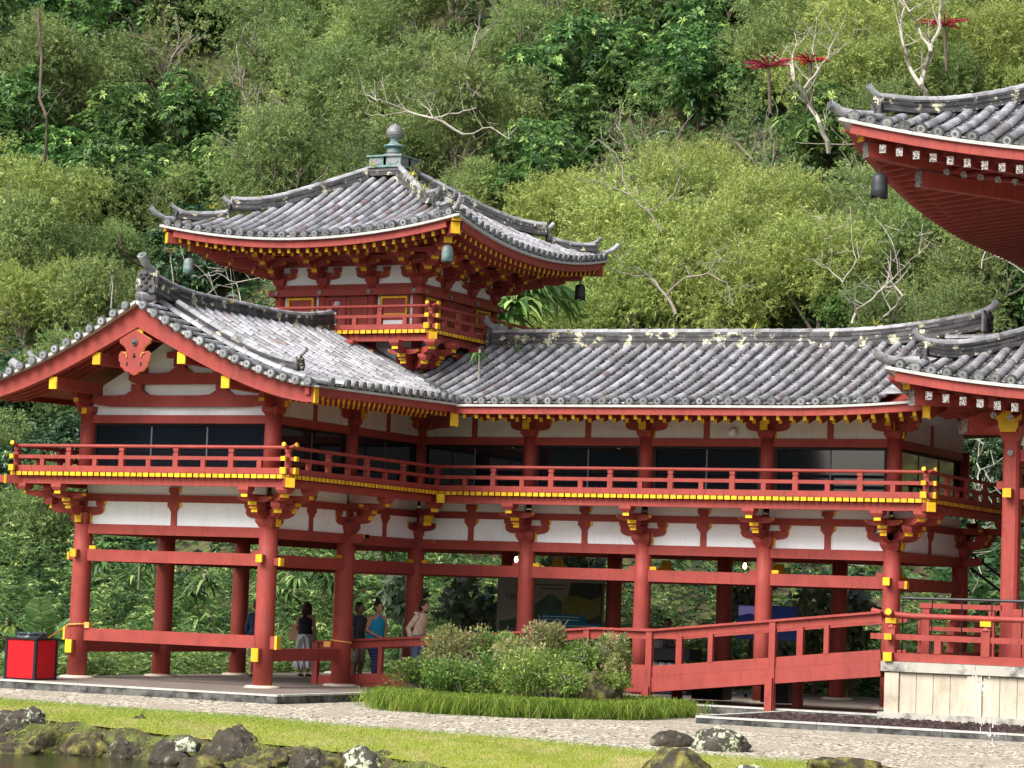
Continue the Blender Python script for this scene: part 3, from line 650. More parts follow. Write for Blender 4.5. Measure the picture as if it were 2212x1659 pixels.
# ---- corridor roof
roofC = tag(MB().build('roof', 'tile', G), 'long tiled roof over the corridor')
GX = 12.55
mb = MB()
def rowC(sgn, x):
    d1 = 4.2
    if x < XC + 4.2:
        d1 = x - XC if sgn < 0 else 4.2
        if d1 < .5: return None
    return [Vector((x, YC + sgn * d1 * k / ND, zcor(d1 * k / ND, x))) for k in range(ND + 1)]
xs = [XC + .7 + TS * k for k in range(int((GX - .95 - XC - .7) / TS) + 1)]
slope(mb, lambda x: rowC(-1, x), xs, X); mb.build('tiles', TM, roofC)
mb = MB(); slope(mb, lambda x: rowC(1, x), xs[1::2], X, cap=False, pan=False, rad=.09)
mb.grid([[Vector((x, YC + 4.2 * k / 10, zcor(4.2 * k / 10, x))) for k in range(11)] for x in [XC + 14.6 * j / 10 for j in range(11)]], 0); mb.build('tiles', TM, roofC)
for s_ in (-1, 1):
    mb = MB(); d = .2
    while d < 4.2:
        z = zcor(d, GX) + .03; tile_row(mb, [Vector((GX - .98, YC + s_ * d, z)), Vector((GX + .12, YC + s_ * d, z))], Y, .085); d += .285
    mb.build('rake_tiles', TM, roofC)
rd = MB(); P = [(x, YC, 7.80 - .012 * x + .42 * max(0, (x - 8.6) / 3.8) ** 2) for x in [.55 + .295 * k for k in range(41)]]
ridge(rd, P, .28, .36, 7); rd.box((.50, YC, 7.99), (.06, .4, .48), 0)
t = [Vector((.9, YC, 8.24)), Vector((.55, YC, 8.29)), Vector((.38, YC, 8.40)), Vector((.30, YC, 8.52))]; rd.tube(t, [.07, .08, .085, .09], 12, 1)
oni(rd, (12.38, YC, 8.02), X, .95); rd.box((12.36, YC, 8.24), (.05, .42, .46), 1); rd.build('main_ridge', RM, roofC)
soffit([[Vector((x, YC - 4.15 * k / 12, zcor(4.15 * k / 12, x) - .17)) for k in range(13)] for x in [XC + 4.0 + (GX - XC - 4.0) * j / 14 for j in range(15)]], 'roof_boards', roofC)
soffit([[Vector((x, YC + 4.15 * k / 12, zcor(4.15 * k / 12, x) - .17)) for k in range(13)] for x in [XC + (GX - XC) * j / 14 for j in range(15)]], 'roof_boards', roofC)
eb = MB(); P = [Vector((x, YC - 4.17, zcor(4.2, x) - .085)) for x in [XC + 4.16 + (GX - XC - 4.16) * k / 16 for k in range(17)]]
edge_strip(eb, P, Y, .12, .05, 0); edge_strip(eb, [p - Z * .10 + Y * .05 for p in P], Y, .10, .155, 1); eb.build('eave_board', ['eave_white', 'red'], roofC)
x = XC + 4.35
while x < GX - .1:
    ze = zcor(4.2, x) - .10; rafter(Vector((x, YC - 2.9, ze + .10)), Vector((x, YC - 4.08, ze - .205)), .075, .095, True, roofC)
    rafter(Vector((x + .12, YC - 2.2, ze + .16)), Vector((x + .12, YC - 3.50, ze - .235)), .08, .095, False)
    x += .290
part(corner_nose(XC + 4.12, YC - 4.12, (1, -1, 0), 5.80, .17, .26, back=1.), 'hip_beam', RY); part(corner_nose(XC + 4.14, YC - 4.14, (1, -1, 0), 5.975, .19, .07, back=.3), 'hip_beam', RY)
for s_ in (-1, 1):
    mb = MB(); ds = [4.26 * k / 14 for k in range(15)]
    for i in range(14):
        a, b = ds[i], ds[i + 1]; P2 = [(s_ * a, zcor(a, GX) - .10), (s_ * b, zcor(b, GX) - .10), (s_ * b, zcor(b, GX) - .42 - .3 * (1 - b / 4.26)), (s_ * a, zcor(a, GX) - .42 - .3 * (1 - a / 4.26))]
        mb.prism(P2, (GX, YC, 0), Y, Z, -X, .10, 0)
    mb.bb(GX - .12, GX + .03, YC + min(s_ * 4.26, s_ * 4.29), YC + max(s_ * 4.26, s_ * 4.29), zcor(4.2, GX) - .44, zcor(4.2, GX) - .09, 1)
    part(mb, 'bargeboard', RY)
mb = MB(); P2 = [(-2.31, 5.55), (2.31, 5.55), (2.31, 6.12), (1.2, 6.70), (0, 7.5), (-1.2, 6.70), (-2.31, 6.12)]; mb.prism(P2, (XR - .03, YC, 0), Y, Z, -X, .05, 0); part(mb, 'gable_wall', ['white'])
# ================================================================== TURRET
HB = 1.85; BZ = 7.87; DZ = BZ - 4.20
TCs = [-HB, -.66, .66, HB]
tc = [(XC + a, YC + b) for a in TCs for b in TCs if abs(a) == HB or abs(b) == HB]
for (x, y) in tc:
    mb = MB(); mb.tube([(x, y, 6.3), (x, y, 9.2)], .125, 20, 0); part(mb, 'turret_column', RY, smooth=True)
for ax, n in ((X, -Y), (Y, X), (X, Y), (Y, -X)):
    c0 = Vector((XC, YC, 0)) + n * HB; vis = n in (-Y, X)
    def tb(z0, z1, w, l=HB + .12, off=0., m='red', name='turret_beam'):
        mb = MB(); mb.beam(c0 + n * off - ax * l + Z * (z0 + z1) / 2, c0 + n * off + ax * l + Z * (z0 + z1) / 2, w, z1 - z0, 0); part(mb, name, [m])
    tb(9.00, 9.12, .14, HB); tb(8.85, 9.0, .14 if abs(n.y) > .5 else .15, HB + .22, .12); tb(7.95, 8.1, .12, HB)
    tb(9.12, 9.55, .05, HB, -.02, 'white', 'wall_panel'); tb(7.0, 9.0, .04, HB, -.03, 'white', 'wall_panel'); tb(9.55, 9.70, .12, HB)
    for i, a in enumerate(((-HB, -.66), (-.66, .66), (.66, HB))):
        cm = (a[0] + a[1]) / 2; hw = (a[1] - a[0]) / 2 - .13; mb = MB(); fm = c0 + ax * cm + n * .02
        if i == 1: # double door
            mb.beam(fm - ax * hw + Z * 8.46, fm + ax * hw + Z * 8.46, .05, .76, 0); o = part(mb, 'turret_door', RY)
            m2 = MB()
            for s_ in (-1, 1):
                for e in (.06, hw * .97): m2.beam(fm + ax * s_ * e + n * .035 + Z * 8.10, fm + ax * s_ * e + n * .035 + Z * 8.82, .03, .07, 0, up=ax)
                m2.beam(fm + ax * s_ * .06 + n * .035 + Z * 8.79, fm + ax * s_ * hw + n * .035 + Z * 8.79, .028, .06, 0)
            m2.build('door_frame', ['red'], o)
        else:
            k = .33; zc = 8.60; mb.beam(fm - ax * (hw - .08) + Z * 8.42, fm + ax * (hw - .08) + Z * 8.42, .05, .84, 0)
            o = part(mb, 'turret_window', RY); m2 = MB()
            for s_ in (-1, 1):
                m2.beam(fm + ax * s_ * k + n * .04 + Z * (zc - .2), fm + ax * s_ * k + n * .04 + Z * (zc + .2), .04, .05, 0, up=ax)
                m2.beam(fm - ax * (k + .025) + n * .041 + Z * (zc + s_ * .2), fm + ax * (k + .025) + n * .041 + Z * (zc + s_ * .2), .04, .05, 0)
            m2.build('frame', ['yellow'], o); m3 = MB(); m3.beam(fm - ax * (k - .03) + n * .03 + Z * 8.22, fm + ax * (k - .03) + n * .03 + Z * 8.22, .03, .09, 0); m3.build('sill_panel', ['white'], o)
    if vis:
        for a in TCs:
            mb = MB(); e = c0 + ax * a + n * .2 + Z * 8.925; mb.tube([e, e + n * .03], .055, 12, 0); part(mb, 'boss', ['bronze_grey'])
    # eave brackets
    for a in TCs:
        mb = MB(); c = c0 + ax * a
        blk(mb, c, 9.10, .30, .18); boat(mb, c, ax, n, .86, 9.24, .17); boat(mb, c + n * .02, ax, n, .5, 9.26, .13)
        for s_ in (-1, 1): blk(mb, c + ax * s_ * .36, 9.40, .17, .11)
        for l, z0 in ((.48, 9.30), (.86, 9.46), (1.2, 9.60)):
            farm(mb, c, n, l, z0, .14, .13)
            if l < 1.1: blk(mb, c + n * l, z0 + .13, .2, .10, n)
        boat(mb, c + n * .5, ax, n, .75, 9.50, .13); boat(mb, c + n * .9, ax, n, .6, 9.60, .12)
        part(mb, 'eave_bracket', RY)
    for off, z in ((.5, 9.68), (.95, 9.76)):
        mb = MB(); mb.beam(c0 + n * off - ax * (HB + off) + Z * z, c0 + n * off + ax * (HB + off) + Z * z, .12, .10, 0); part(mb, 'eave_purlin', RY)
for sx in (-1, 1):
    n = Vector((1, sx, 0)).normalized()
for (sx, sy) in ((1, -1), (-1, -1), (1, 1)):
    mb = MB(); c = Vector((XC + sx * HB, YC + sy * HB, 0)); n = Vector((sx, sy, 0)).normalized()
    for l, z0 in ((.7, 9.30), (1.25, 9.46), (1.8, 9.60)): farm(mb, c, n, l, z0, .16, .16); blk(mb, c + n * l * .95, z0 + .14, .22, .1)
    part(mb, 'eave_bracket', RY)
for (x, y) in tc:
    a, b = x - XC, y - YC; outs = ([Vector((math.copysign(1, a), 0, 0))] if abs(a) > 1.8 else []) + ([Vector((0, math.copysign(1, b), 0))] if abs(b) > 1.8 else [])
    if len(outs) == 2: outs = sorted(outs, key=lambda n: abs(n.x))
    if b > 1 or a < -1.0 and b > -1.8: continue
    mb = MB(); deck_bracket(mb, x, y, outs, DZ, sc=.8); part(mb, 'bracket', RY)
T = HB + .88
def sq(h): return [(XC - h, YC - h), (XC + h, YC - h), (XC + h, YC + h), (XC - h, YC + h), (XC - h, YC - h)]
deck_all([sq(T)], BZ, [(XC - T + .02, XC + T - .02, YC - T + .02, YC + T - .02)], [((XC - T + .02, YC - T + .19), (XC + T - .1, YC - T + .19)), ((XC + T - .19, YC - T + .28), (XC + T - .19, YC + T - .1))])
part(corner_nose(XC + T + .05, YC - T - .05, (1, -1, 0), BZ - .08), 'corner_nose', RY)
CONCAVE = []
q = T - .1; part(railing([(XC - q, YC + q), (XC - q, YC - q), (XC + q, YC - q), (XC + q, YC + q), (XC - q, YC + q)], BZ + .10, (False, False), 1.25), 'railing', RY, label='railing of the turret balcony')
mb = MB(); mb.bb(XC - HB + .05, XC + HB - .05, YC - HB + .05, YC + HB - .05, 6.0, 7.9, 0); part(mb, 'turret_base', ['dark'])
# pyramid roof
HE = 3.92
roofT = tag(MB().build('roof', 'tile', G), 'pyramid roof of the turret')
def lift(s): return .42 * max(0, 1 - s / 3.9) ** 2
def ztur(h, t): # h: distance of the eave-parallel line from the centre, t: position along it
    s_ = HE - abs(t); k = (h / HE); return 9.90 + 2.05 * max(0, 1 - h / HE) ** 1.14 + lift(HE - abs(t)) * k ** 2 + .10
for ax, n in ((X, -Y), (Y, X), (X, Y), (Y, -X)):
    mb = MB()
    def rowT(t):
        h0 = max(abs(t), .42); 
        if HE - h0 < .2: return None
        return [Vector((XC, YC, 0)) + ax * t + n * (h0 + (HE - h0) * k / 12) + Z * ztur(h0 + (HE - h0) * k / 12, t) for k in range(13)]
    slope(mb, rowT, [.285 * (k - 13) for k in range(27)], ax)
    mb.build('tiles', TM, roofT)
    C0 = Vector((XC, YC, 0)); ts = [HE * (k - 12) / 12 for k in range(25)]
    eb = MB(); P = [C0 + ax * t + n * (HE - .03) + Z * (ztur(HE, t) - .085) for t in ts]; edge_strip(eb, P, n, .12, .055, 0)
    edge_strip(eb, [p - Z * .11 - n * .07 for p in P[1:-1]], n, .10, .17, 1); eb.build('eave_board', ['eave_white', 'red'], roofT)
    soffit([[C0 + ax * t * (1 - .52 * j / 6) + n * ((HE - .08) * (1 - .52 * j / 6)) + Z * (ztur(HE, t) * (1 - j / 6) + 10.12 * j / 6 - .15 + .0 * j) for j in range(7)] for t in ts], 'roof_boards', roofT)
    k = 0
    for i in range(31):
        t = -3.72 + .248 * i
        if abs(t) > 3.7: continue
        zz = ztur(HE, t) - .345; h0 = max(1.9, abs(t))
        rafter(C0 + ax * t + n * max(2.6, abs(t) - .1) + Z * (zz + .19 - .0), C0 + ax * t + n * (HE - .16) + Z * (zz + .01), .075, .10, n == -Y, roofT)
        if abs(t) < 3.35:
            rafter(C0 + ax * (t + .07) + n * max(1.9, abs(t)) + Z * (zz + .28), C0 + ax * (t + .07) + n * (HE - .60) + Z * (zz - .01), .07, .095, False)
for (sx, sy) in ((1, -1), (-1, -1), (1, 1), (-1, 1)):
    u = Vector((sx, sy, 0)); C0 = Vector((XC, YC, 0))
    def hp(h, up=0): return C0 + u * h + Z * (ztur(h, h) + up)
    rd = MB(); ridge(rd, [hp(.45 + 2.3 * k / 10, .03 + .18 * max(0, (k - 6) / 4) ** 2) for k in range(11)], .24, .24, 5, .075, 1)
    oni(rd, hp(2.78, .10), u, .62); rd.build('hip_ridge', RM, roofT)
    rd = MB(); ridge(rd, [hp(2.8 + .85 * k / 6, .02 + .10 * (k / 6) ** 2) for k in range(7)], .20, .14, 4, .07, 1)
    oni(rd, hp(3.66, .08), u, .55); t = [hp(3.6, .10), hp(3.85, .11), hp(4.0, .16), hp(4.10, .24)]; rd.tube(t, [.05, .055, .06, .068], 10, 1); rd.tube([t[-1], t[-1] + u * .01 + Z * .005], .055, 10, 2); rd.build('hip_ridge', RM, roofT)
    zc = ztur(HE, HE); mb = MB(); nn = u.normalized()
    p = C0 + u * 3.80 + Z * (zc - .36); mb.beam(C0 + u * 1.9 + Z * 9.95, p, .19, .24, 0); mb.beam(p, p + nn * .03, .20, .25, 1, 1, 1); mb.beam(C0 + u * 3.2 + Z * (zc - .17), C0 + u * 3.84 + Z * (zc - .17), .2, .08, 0); mb.beam(C0 + u * 3.84 + Z * (zc - .17), C0 + u * 3.865 + Z * (zc - .17), .21, .09, 1, 1, 1)
    p = C0 + u * 3.42 + Z * (zc - .52); mb.beam(C0 + u * 1.9 + Z * 9.70, p, .18, .22, 0); mb.beam(p, p + nn * .03, .19, .23, 1, 1, 1); part(mb, 'hip_beam', RY)
o = rest.build('rafter', RY, G); o['kind'] = 'stuff'
# finial
fn = MB(); c = Vector((XC, YC, 0))
for k in range(5): fn.box(c + Z * (11.93 + k * .035), (.98 - .02 * k + .03 * (k % 2), .98 - .02 * k + .03 * (k % 2), .033), 2)
fn.box(c + Z * 12.26, (.86, .86, .26), 0); fn.box(c + Z * 12.39, (.96, .96, .04), 0); fn.box(c + Z * 12.13, (.96, .96, .05), 0)
for n in (X, -X, Y, -Y):
    lat = Z.cross(n)
    for s_ in (-.215, .215):
        P2 = [(math.cos(2 * math.pi * k / 14) * .15, math.sin(2 * math.pi * k / 14) * .075) for k in range(14)]; fn.prism(P2, c + n * .43 + lat * s_ + Z * 12.26, lat, Z, n, .012, 1)
        fn.beam(c + n * .435 + Z * 12.14, c + n * .435 + Z * 12.38, .02, .06, 0, up=lat)
fn.lathe(c + Z * 12.40, [(.36, 0), (.33, .03), (.24, .08), (.19, .09)], 20, 1)
fn.lathe(c + Z * 12.48, [(.14, 0), (.175, .04), (.18, .10), (.15, .17), (.26, .19), (.25, .22), (.15, .26), (.10, .30), (.10, .36), (.13, .40)], 20, 0)
fn.lathe(c + Z * 12.86, [(.10, 0), (.155, .03), (.195, .10), (.20, .16), (.175, .25), (.12, .32), (.04, .36), (.012, .39)], 20, 1)
part(fn, 'finial', ['bronze', 'bronze_grey', 'ridge_tile'], smooth=False)
lt = MB(); p = on_plane('y', YD - .1, 1583, 934); lt.lathe(p - Z * .1, [(.02, 0), (.08, .03), (.10, .10), (.08, .17), (.02, .2)], 14, 0); part(lt, 'wall_light', ['white'], smooth=True)
# ================================================================== PLATFORM, GROUND, POND
def flat(name, mb, mats, kind='structure', label=None, cat=None):
    o = mb.build(name, mats); o['kind'] = kind; return tag(o, label, cat)
PX0, PX1, PY0, PYc = -8.2, 2.2, -2.95, 3.6
mb = MB()
mb.bb(PX0, PX1, PY0, -1.55, -.9, 0, 0); mb.bb(-5.2, PX1, -1.5501, 13.4, -.9, 0, 0); mb.bb(PX1 - .001, 11.98, PYc, 13.4, -.9, -.001, 0)
flat('stone_floor', mb, ['floor'], label='worn stone floor under the gallery', cat='floor')
kb = MB()
def kerb(p, q, n, z0=-.9, z1=.004, w=.16, out=.03):
    p, q, n = Vector((*p, 0)), Vector((*q, 0)), Vector(n); d = (q - p).normalized(); L = (q - p).length; k = max(1, round(L / 1.15)); st = L / k
    for i in range(k):
        a = p + d * (st * i + .004); b = p + d * (st * (i + 1) - .004)
        kb.beam(a + n * (out - w / 2) + Z * ((z0 + z1 - .03) / 2), b + n * (out - w / 2) + Z * ((z0 + z1 - .03) / 2), w, z1 - .03 - z0, 0)
        kb.beam(a + n * (out - w / 2 + .01) + Z * (z1 - .014), b + n * (out - w / 2 + .01) + Z * (z1 - .014), w + .005, .034, 1)
kerb((PX0, PY0), (PX1 + .03, PY0), (0, -1, 0)); kerb((PX1, PY0 + .14), (PX1, PYc), (1, 0, 0)); kerb((PX1 + .04, PYc), (11.98, PYc), (0, -1, 0))
BX0, BY0 = 9.9, -.78
kerb((BX0, BY0), (24, BY0), (0, -1, 0), -.6, -.035, .14); kerb((BX0, PYc - .04), (BX0, BY0 + .12), (-1, 0, 0), -.6, -.035, .14)
flat('kerb', kb, ['kerb', 'kerb_top'])
GL = [(-16, -5.0, -.29), (-7, -5.0, -.29), (-2.68, -5.07, -.29), (.74, -5.42, -.31), (3.21, -5.39, -.31), (5.39, -5.86, -.34), (8.65, -5.99, -.35), (11.52, -6.62, -.39), (14.3, -6.67, -.40), (15.25, -7.1, -.42), (18, -7.53, -.44), (30, -9, -.5)]
SL = [(-16, -7.6, -.32), (-7, -7.9, -.32), (-2.0, -8.0, -.34), (.5, -8.15, -.42), (2.3, -8.5, -.46), (4.1, -8.8, -.52), (6.2, -8.95, -.54), (8.2, -9.2, -.60), (10.3, -10.2, -.66), (11.6, -12.4, -.78), (12.2, -15.5, -.9), (12.4, -30, -1.0)]
def strip(A, B, n, f=None, sub=7):
    rows = []
    AA = []; BBs = []
    for P, OUT in ((A, AA), (B, BBs)):
        for a, b in zip(P[:-1], P[1:]):
            for k in range(sub): OUT.append(Vector(a).lerp(Vector(b), k / sub))
        OUT.append(Vector(P[-1]))
    for j in range(n + 1):
        rows.append([a.lerp(b, j / n) + Z * (f(a.lerp(b, j / n), j / n) if f else 0) for a, b in zip(AA, BBs)])
    return rows
L0 = [(a[0], 3.9 if a[0] > 0 else -2.6, -.17) for a in GL]; Lm = [(a[0], -3., -.17) for a in GL]
def groundmat(name, c1, c2, c3, s1, s2, bumpd, bs):
    m = bpy.data.materials.new(name); m.use_nodes = True; t = m.node_tree; N = t.nodes; L = t.links; b = N['Principled BSDF']; b.inputs['Roughness'].default_value = .95; b.inputs['Specular IOR Level'].default_value = .1
    g = N.new('ShaderNodeNewGeometry'); vo = N.new('ShaderNodeTexVoronoi'); vo.inputs['Scale'].default_value = s1; L.new(g.outputs['Position'], vo.inputs['Vector'])
    cr = N.new('ShaderNodeValToRGB'); L.new(vo.outputs['Color'], cr.inputs[0]); e = cr.color_ramp.elements; e[0].position = .1; e[0].color = (*c1, 1); e[1].position = .9; e[1].color = (*c2, 1)
    n = N.new('ShaderNodeTexNoise'); n.inputs['Scale'].default_value = s2; n.inputs['Detail'].default_value = 6; L.new(g.outputs['Position'], n.inputs['Vector'])
    r = N.new('ShaderNodeMapRange'); r.inputs[1].default_value = .48; r.inputs[2].default_value = .68; L.new(n.outputs['Fac'], r.inputs[0])
    mx = N.new('ShaderNodeMix'); mx.data_type = 'RGBA'; L.new(r.outputs[0], mx.inputs[0]); L.new(cr.outputs[0], mx.inputs[6]); mx.inputs[7].default_value = (*c3, 1); L.new(mx.outputs[2], b.inputs['Base Color'])
    bp = N.new('ShaderNodeBump'); bp.inputs['Strength'].default_value = .7; bp.inputs['Distance'].default_value = bumpd; L.new(vo.outputs['Distance'], bp.inputs['Height']); L.new(bp.outputs[0], b.inputs['Normal']); MATS[name] = m
groundmat('gravel', (.05, .042, .03), (.78, .70, .57), (.36, .315, .245), 20., .9, .04, 26)
groundmat('lawn', (.17, .20, .03), (.36, .36, .065), (.42, .33, .15), 30., .9, .02, 30)
mb = MB(); r1 = strip(Lm, GL, 8); mb.grid(r1, 0); mb.grid(strip([(x, 3.9, -.17) for x, _, _ in GL], Lm, 8), 0)
for f in range(len(mb.f)): pass
flat('gravel_path', mb, ['gravel'], label='pale gravel path between the gallery and the lawn', cat='path')
mb = MB(); mb.grid(strip(GL, SL, 14, lambda p, t: .03 * math.sin(p.x * 2.1 + p.y * 3) * math.sin(t * math.pi) + .05 * math.sin(t * math.pi)), 0); mb.grid(strip(SL, [(a[0] - .25, a[1] - .42, -1.02) for a in SL], 5, lambda p, t: .05 * math.sin(p.x * 5 + t * 9)), 1)
mb.grid(strip([(a[0] - .25, a[1] - .42, -1.02) for a in SL], [(a[0] - .6, a[1] - 1.6, -1.7) for a in SL], 2), 1)
flat('lawn', mb, ['lawn', 'soil'], label='mown yellow-green lawn sloping to the pond', cat='lawn')
# lawn on the camera side of the point where the shore turns away
mb = MB(); mb.grid([[(12.15, -60, -1.05), (12.4, -30, -1.0), (12.2, -15.5, -.9), (11.6, -12.4, -.78), (10.3, -10.2, -.66), (8.65, -5.99, -.36)][::-1], [(60, -60, -.9), (60, -30, -.8), (60, -15.5, -.7), (60, -12.4, -.6), (60, -10.2, -.5), (60, -9.5, -.5)][::-1]], 0)
wm = bpy.data.materials.new('pond'); wm.use_nodes = True; b = wm.node_tree.nodes['Principled BSDF']; b.inputs['Base Color'].default_value = (.028, .032, .012, 1); b.inputs['Roughness'].default_value = .12; b.inputs['Specular IOR Level'].default_value = .5
n_ = wm.node_tree.nodes.new('ShaderNodeTexNoise'); n_.inputs['Scale'].default_value = 3.5; bp_ = wm.node_tree.nodes.new('ShaderNodeBump'); bp_.inputs['Strength'].default_value = .5; bp_.inputs['Distance'].default_value = .03
g_ = wm.node_tree.nodes.new('ShaderNodeNewGeometry'); mpn = wm.node_tree.nodes.new('ShaderNodeMapping'); mpn.inputs['Scale'].default_value = (1, 2.5, 1); mpn.inputs['Rotation'].default_value = (0, 0, .5)
wm.node_tree.links.new(g_.outputs['Position'], mpn.inputs[0]); wm.node_tree.links.new(mpn.outputs[0], n_.inputs['Vector']); wm.node_tree.links.new(n_.outputs['Fac'], bp_.inputs['Height']); wm.node_tree.links.new(bp_.outputs[0], b.inputs['Normal']); MATS['pond'] = wm
mb = MB(); mb.grid([[(-90, -6.5, -.93), (90, -6.5, -.93)], [(-90, -90, -.93), (90, -90, -.93)]], 0); flat('pond', mb, ['pond'], label='dark still pond', cat='pond')
mb = MB(); mb.grid([[(-600, -600, -1.75), (600, -600, -1.75)], [(-600, 600, -1.75), (600, 600, -1.75)]], 0); flat('ground', mb, ['soil'])
for (xa, xb, ya, yb) in ((-60, PX0, -3, 16), (PX0, 24, 13.38, 18), (24, 60, -9, 18)):
    pass
mb = MB(); mb.grid([[(-60, -3.0, -.185), (-60, 17.5, -.185)], [(-5.15, -3.0, -.185), (-5.15, 17.5, -.185)]], 0); mb.grid([[(-5.3, 13.3, -.186), (PX0, 17.5, -.186)], [(60, 13.3, -.186), (60, 17.5, -.186)]], 0)
flat('back_garden_ground', mb, ['soil'])
# lava pebbles inside the kerbed bed
mb = MB(); mb.bb(BX0, 24, BY0, 3.62, -.3, -.09, 0, .4)
for i in range(2600):
    x = random.uniform(BX0 + .08, 17.3); y = random.uniform(BY0 + .1, 3.3); s_ = random.uniform(.03, .075); a = random.uniform(0, 6.28)
    V = [Vector((math.cos(a + t) * s_ * random.uniform(.7, 1.2), math.sin(a + t) * s_ * random.uniform(.7, 1.2), -.085)) for t in (0, 1.6, 3.1, 4.7)]
    V += [v * .55 + Z * (s_ * random.uniform(.4, .9) - .04) for v in V]
    mb.add([v + Vector((x, y, 0)) for v in V], [(4, 5, 6, 7), (0, 1, 5, 4), (1, 2, 6, 5), (2, 3, 7, 6), (3, 0, 4, 7)], 0)
o = flat('lava_pebbles', mb, ['lava'], 'stuff', 'bed of dark lava pebbles behind the low kerb', 'pebbles')
# ================================================================== TEMPLE HALL (right)
H = thing('temple_hall', 'red temple hall on a pale stone base at the right, with two tiled eaves', 'temple building', (14, 5.2, 0))
H.location = (0, 0, 0)
HX, HY = 12.0, 3.5; ZT = 1.04; CAPZ = .85
def hpart(mb, name, mats, smooth=False, parent=None, label=None): return tag(mb.build(name, mats, parent or H, smooth), label)
mb = MB(); mb.bb(HX + .06, 26, HY + .06, 16, -.3, CAPZ, 0)
def panel(p, q, n):
    p, q, n = Vector((*p, 0)), Vector((*q, 0)), Vector(n); d = (q - p).normalized(); L = (q - p).length; x = 0; i = 0
    while x < L - .1:
        pil = (i % 5 == 0); w = .30 if pil else .34; off = .045 if pil else .0
        a = p + d * (x + .006); b_ = p + d * min(L, x + w - .006); mb.beam(a + n * (off - .03) + Z * (CAPZ / 2 + .02), b_ + n * (off - .03) + Z * (CAPZ / 2 + .02), .06, CAPZ - .08, 0, r=random.random()); x += w; i += 1
panel((HX + .03, HY + .03), (26, HY + .03), (0, -1, 0)); panel((HX + .03, 16), (HX + .03, HY + .33), (-1, 0, 0))
hpart(mb, 'stone_base', ['limestone'])
mb = MB(); x = HX - .04
while x < 26: mb.bb(x + .004, min(26, x + 1.9) - .004, HY - .05, HY + .4, CAPZ + .001, ZT, 0); x += 1.9
y = HY + .41
while y < 16: mb.bb(HX - .04, HX + .35, y, y + 1.8, CAPZ + .001, ZT, 0); y += 1.81
mb.bb(HX + .35, 26, HY + .4, 16, CAPZ, ZT - .004, 0)
mb.bb(HX - .06, 26, HY - .12, HY + .06, -.12, .06, 0); mb.bb(HX - .07, HX + .05, HY + .06, 16, -.12, .06, 0)
hpart(mb, 'stone_coping', ['limestone_cap'])
# railing on the stone base
mb = MB(); ry = HY + .12; rx = HX + .12
for p, q, sgn in (((rx - .42, ry), (26, ry), -X), ((rx, 16), (rx, ry - .22), -Y)):
    p3, q3 = Vector((*p, 0)), Vector((*q, 0)); e = 0 if sgn.x else 1; k = .97 if e else 1
    mb.beam(p3 + Z * 1.13, q3 + Z * 1.13, .15 * k, .16 * k, 0, em=0, em2=1 if e else 0); mb.beam(p3 + Z * 1.52, q3 + Z * 1.52, .11 * k, .11 * k, 0, em=0, em2=1 if e else 0)
    t = [p3 + Z * 2.02, p3 - sgn * .25 + Z * 1.96, p3 - sgn * .9 + Z * 1.93, q3 + Z * 1.93] if not e else [p3 + Z * 1.93, q3 - sgn * .9 + Z * 1.93, q3 - sgn * .25 + Z * 1.96, q3 + Z * 2.0]
    mb.tube(t, .055, 12, 0)
    if e:
        mb.beam(q3 + Z * 1.13, q3 - Y * .03 + Z * 1.13, .17, .17, 1, 1, 1); mb.beam(q3 + Z * 1.52, q3 - Y * .03 + Z * 1.52, .15, .12, 1, 1, 1); mb.tube([q3 + Z * 2.0, q3 - Y * .03 + Z * 2.003], .065, 12, 1)
for i in range(8):
    x = rx + 1.9 * i; mb.beam((x, ry, 1.2), (x, ry, 1.72), .17, .17, 0, up=X); mb.lathe((x, ry, 1.70), [(.12, 0), (.09, .05), (.08, .07)], 8, 0); mb.box((x, ry, 1.83), (.21, .20, .10), 1)
    mb.beam((x + .95, ry, 1.2), (x + .95, ry, 1.47), .15, .13, 0, up=X)
for i in range(1, 6):
    y = ry + 1.9 * i; mb.beam((rx, y, 1.2), (rx, y, 1.85), .15, .15, 0, up=X)
hpart(mb, 'railing', RY)
HCX, HCY = 14.0, 5.2
def hcol(x, y, w=.33, z0=ZT, z1=5.45):
    c = w / 2; e = .05; P2 = [(-c + e, -c), (c - e, -c), (c, -c + e), (c, c - e), (c - e, c), (-c + e, c), (-c, c - e), (-c, -c + e)]
    mb = MB(); mb.prism(P2, (x, y, z0), X, Y, Z, z1 - z0, 0); mb.box((x, y, z0 + .06), (w + .25, w + .25, .12), 2)
    mb.box((x, y, z1 + .05), (w + .06, w + .06, .10), 0, taper=.9); mb.box((x, y, z1 + .2), (w + .26, w + .26, .2), 0, taper=.72)
    hpart(mb, 'column', ['red', 'yellow', 'limestone'])
for k in range(4): hcol(HCX + 2.9 * k, HCY)
for k in range(1, 4): hcol(HCX, HCY + 2.9 * k)
def hbeam(p, q, w, h, name='beam'): mb = MB(); mb.beam(p, q, w, h, 0); hpart(mb, name, RY)
for z, h in ((4.42, .22), (5.18, .24)):
    hbeam((HCX + .12, HCY, z), (24, HCY, z), .15, h); hbeam((HCX, HCY + .12, z), (HCX, 14, z), .14, h)
mb = MB(); mb.beam((HCX, HCY - .12, 4.42), (HCX, HCY - .34, 4.42), .16, .17, 0); mb.beam((HCX, HCY - .34, 4.42), (HCX, HCY - .38, 4.42), .17, .18, 1, 1, 1); mb.beam((HCX - .12, HCY, 4.58), (HCX - .3, HCY, 4.58), .15, .16, 0, em2=0)
hpart(mb, 'beam_nose', RY)
mb = MB(); mb.tube([(HCX, HCY - .15, 5.22), (HCX, HCY - .20, 5.22)], .06, 12, 0); hpart(mb, 'boss', ['bronze_grey'])
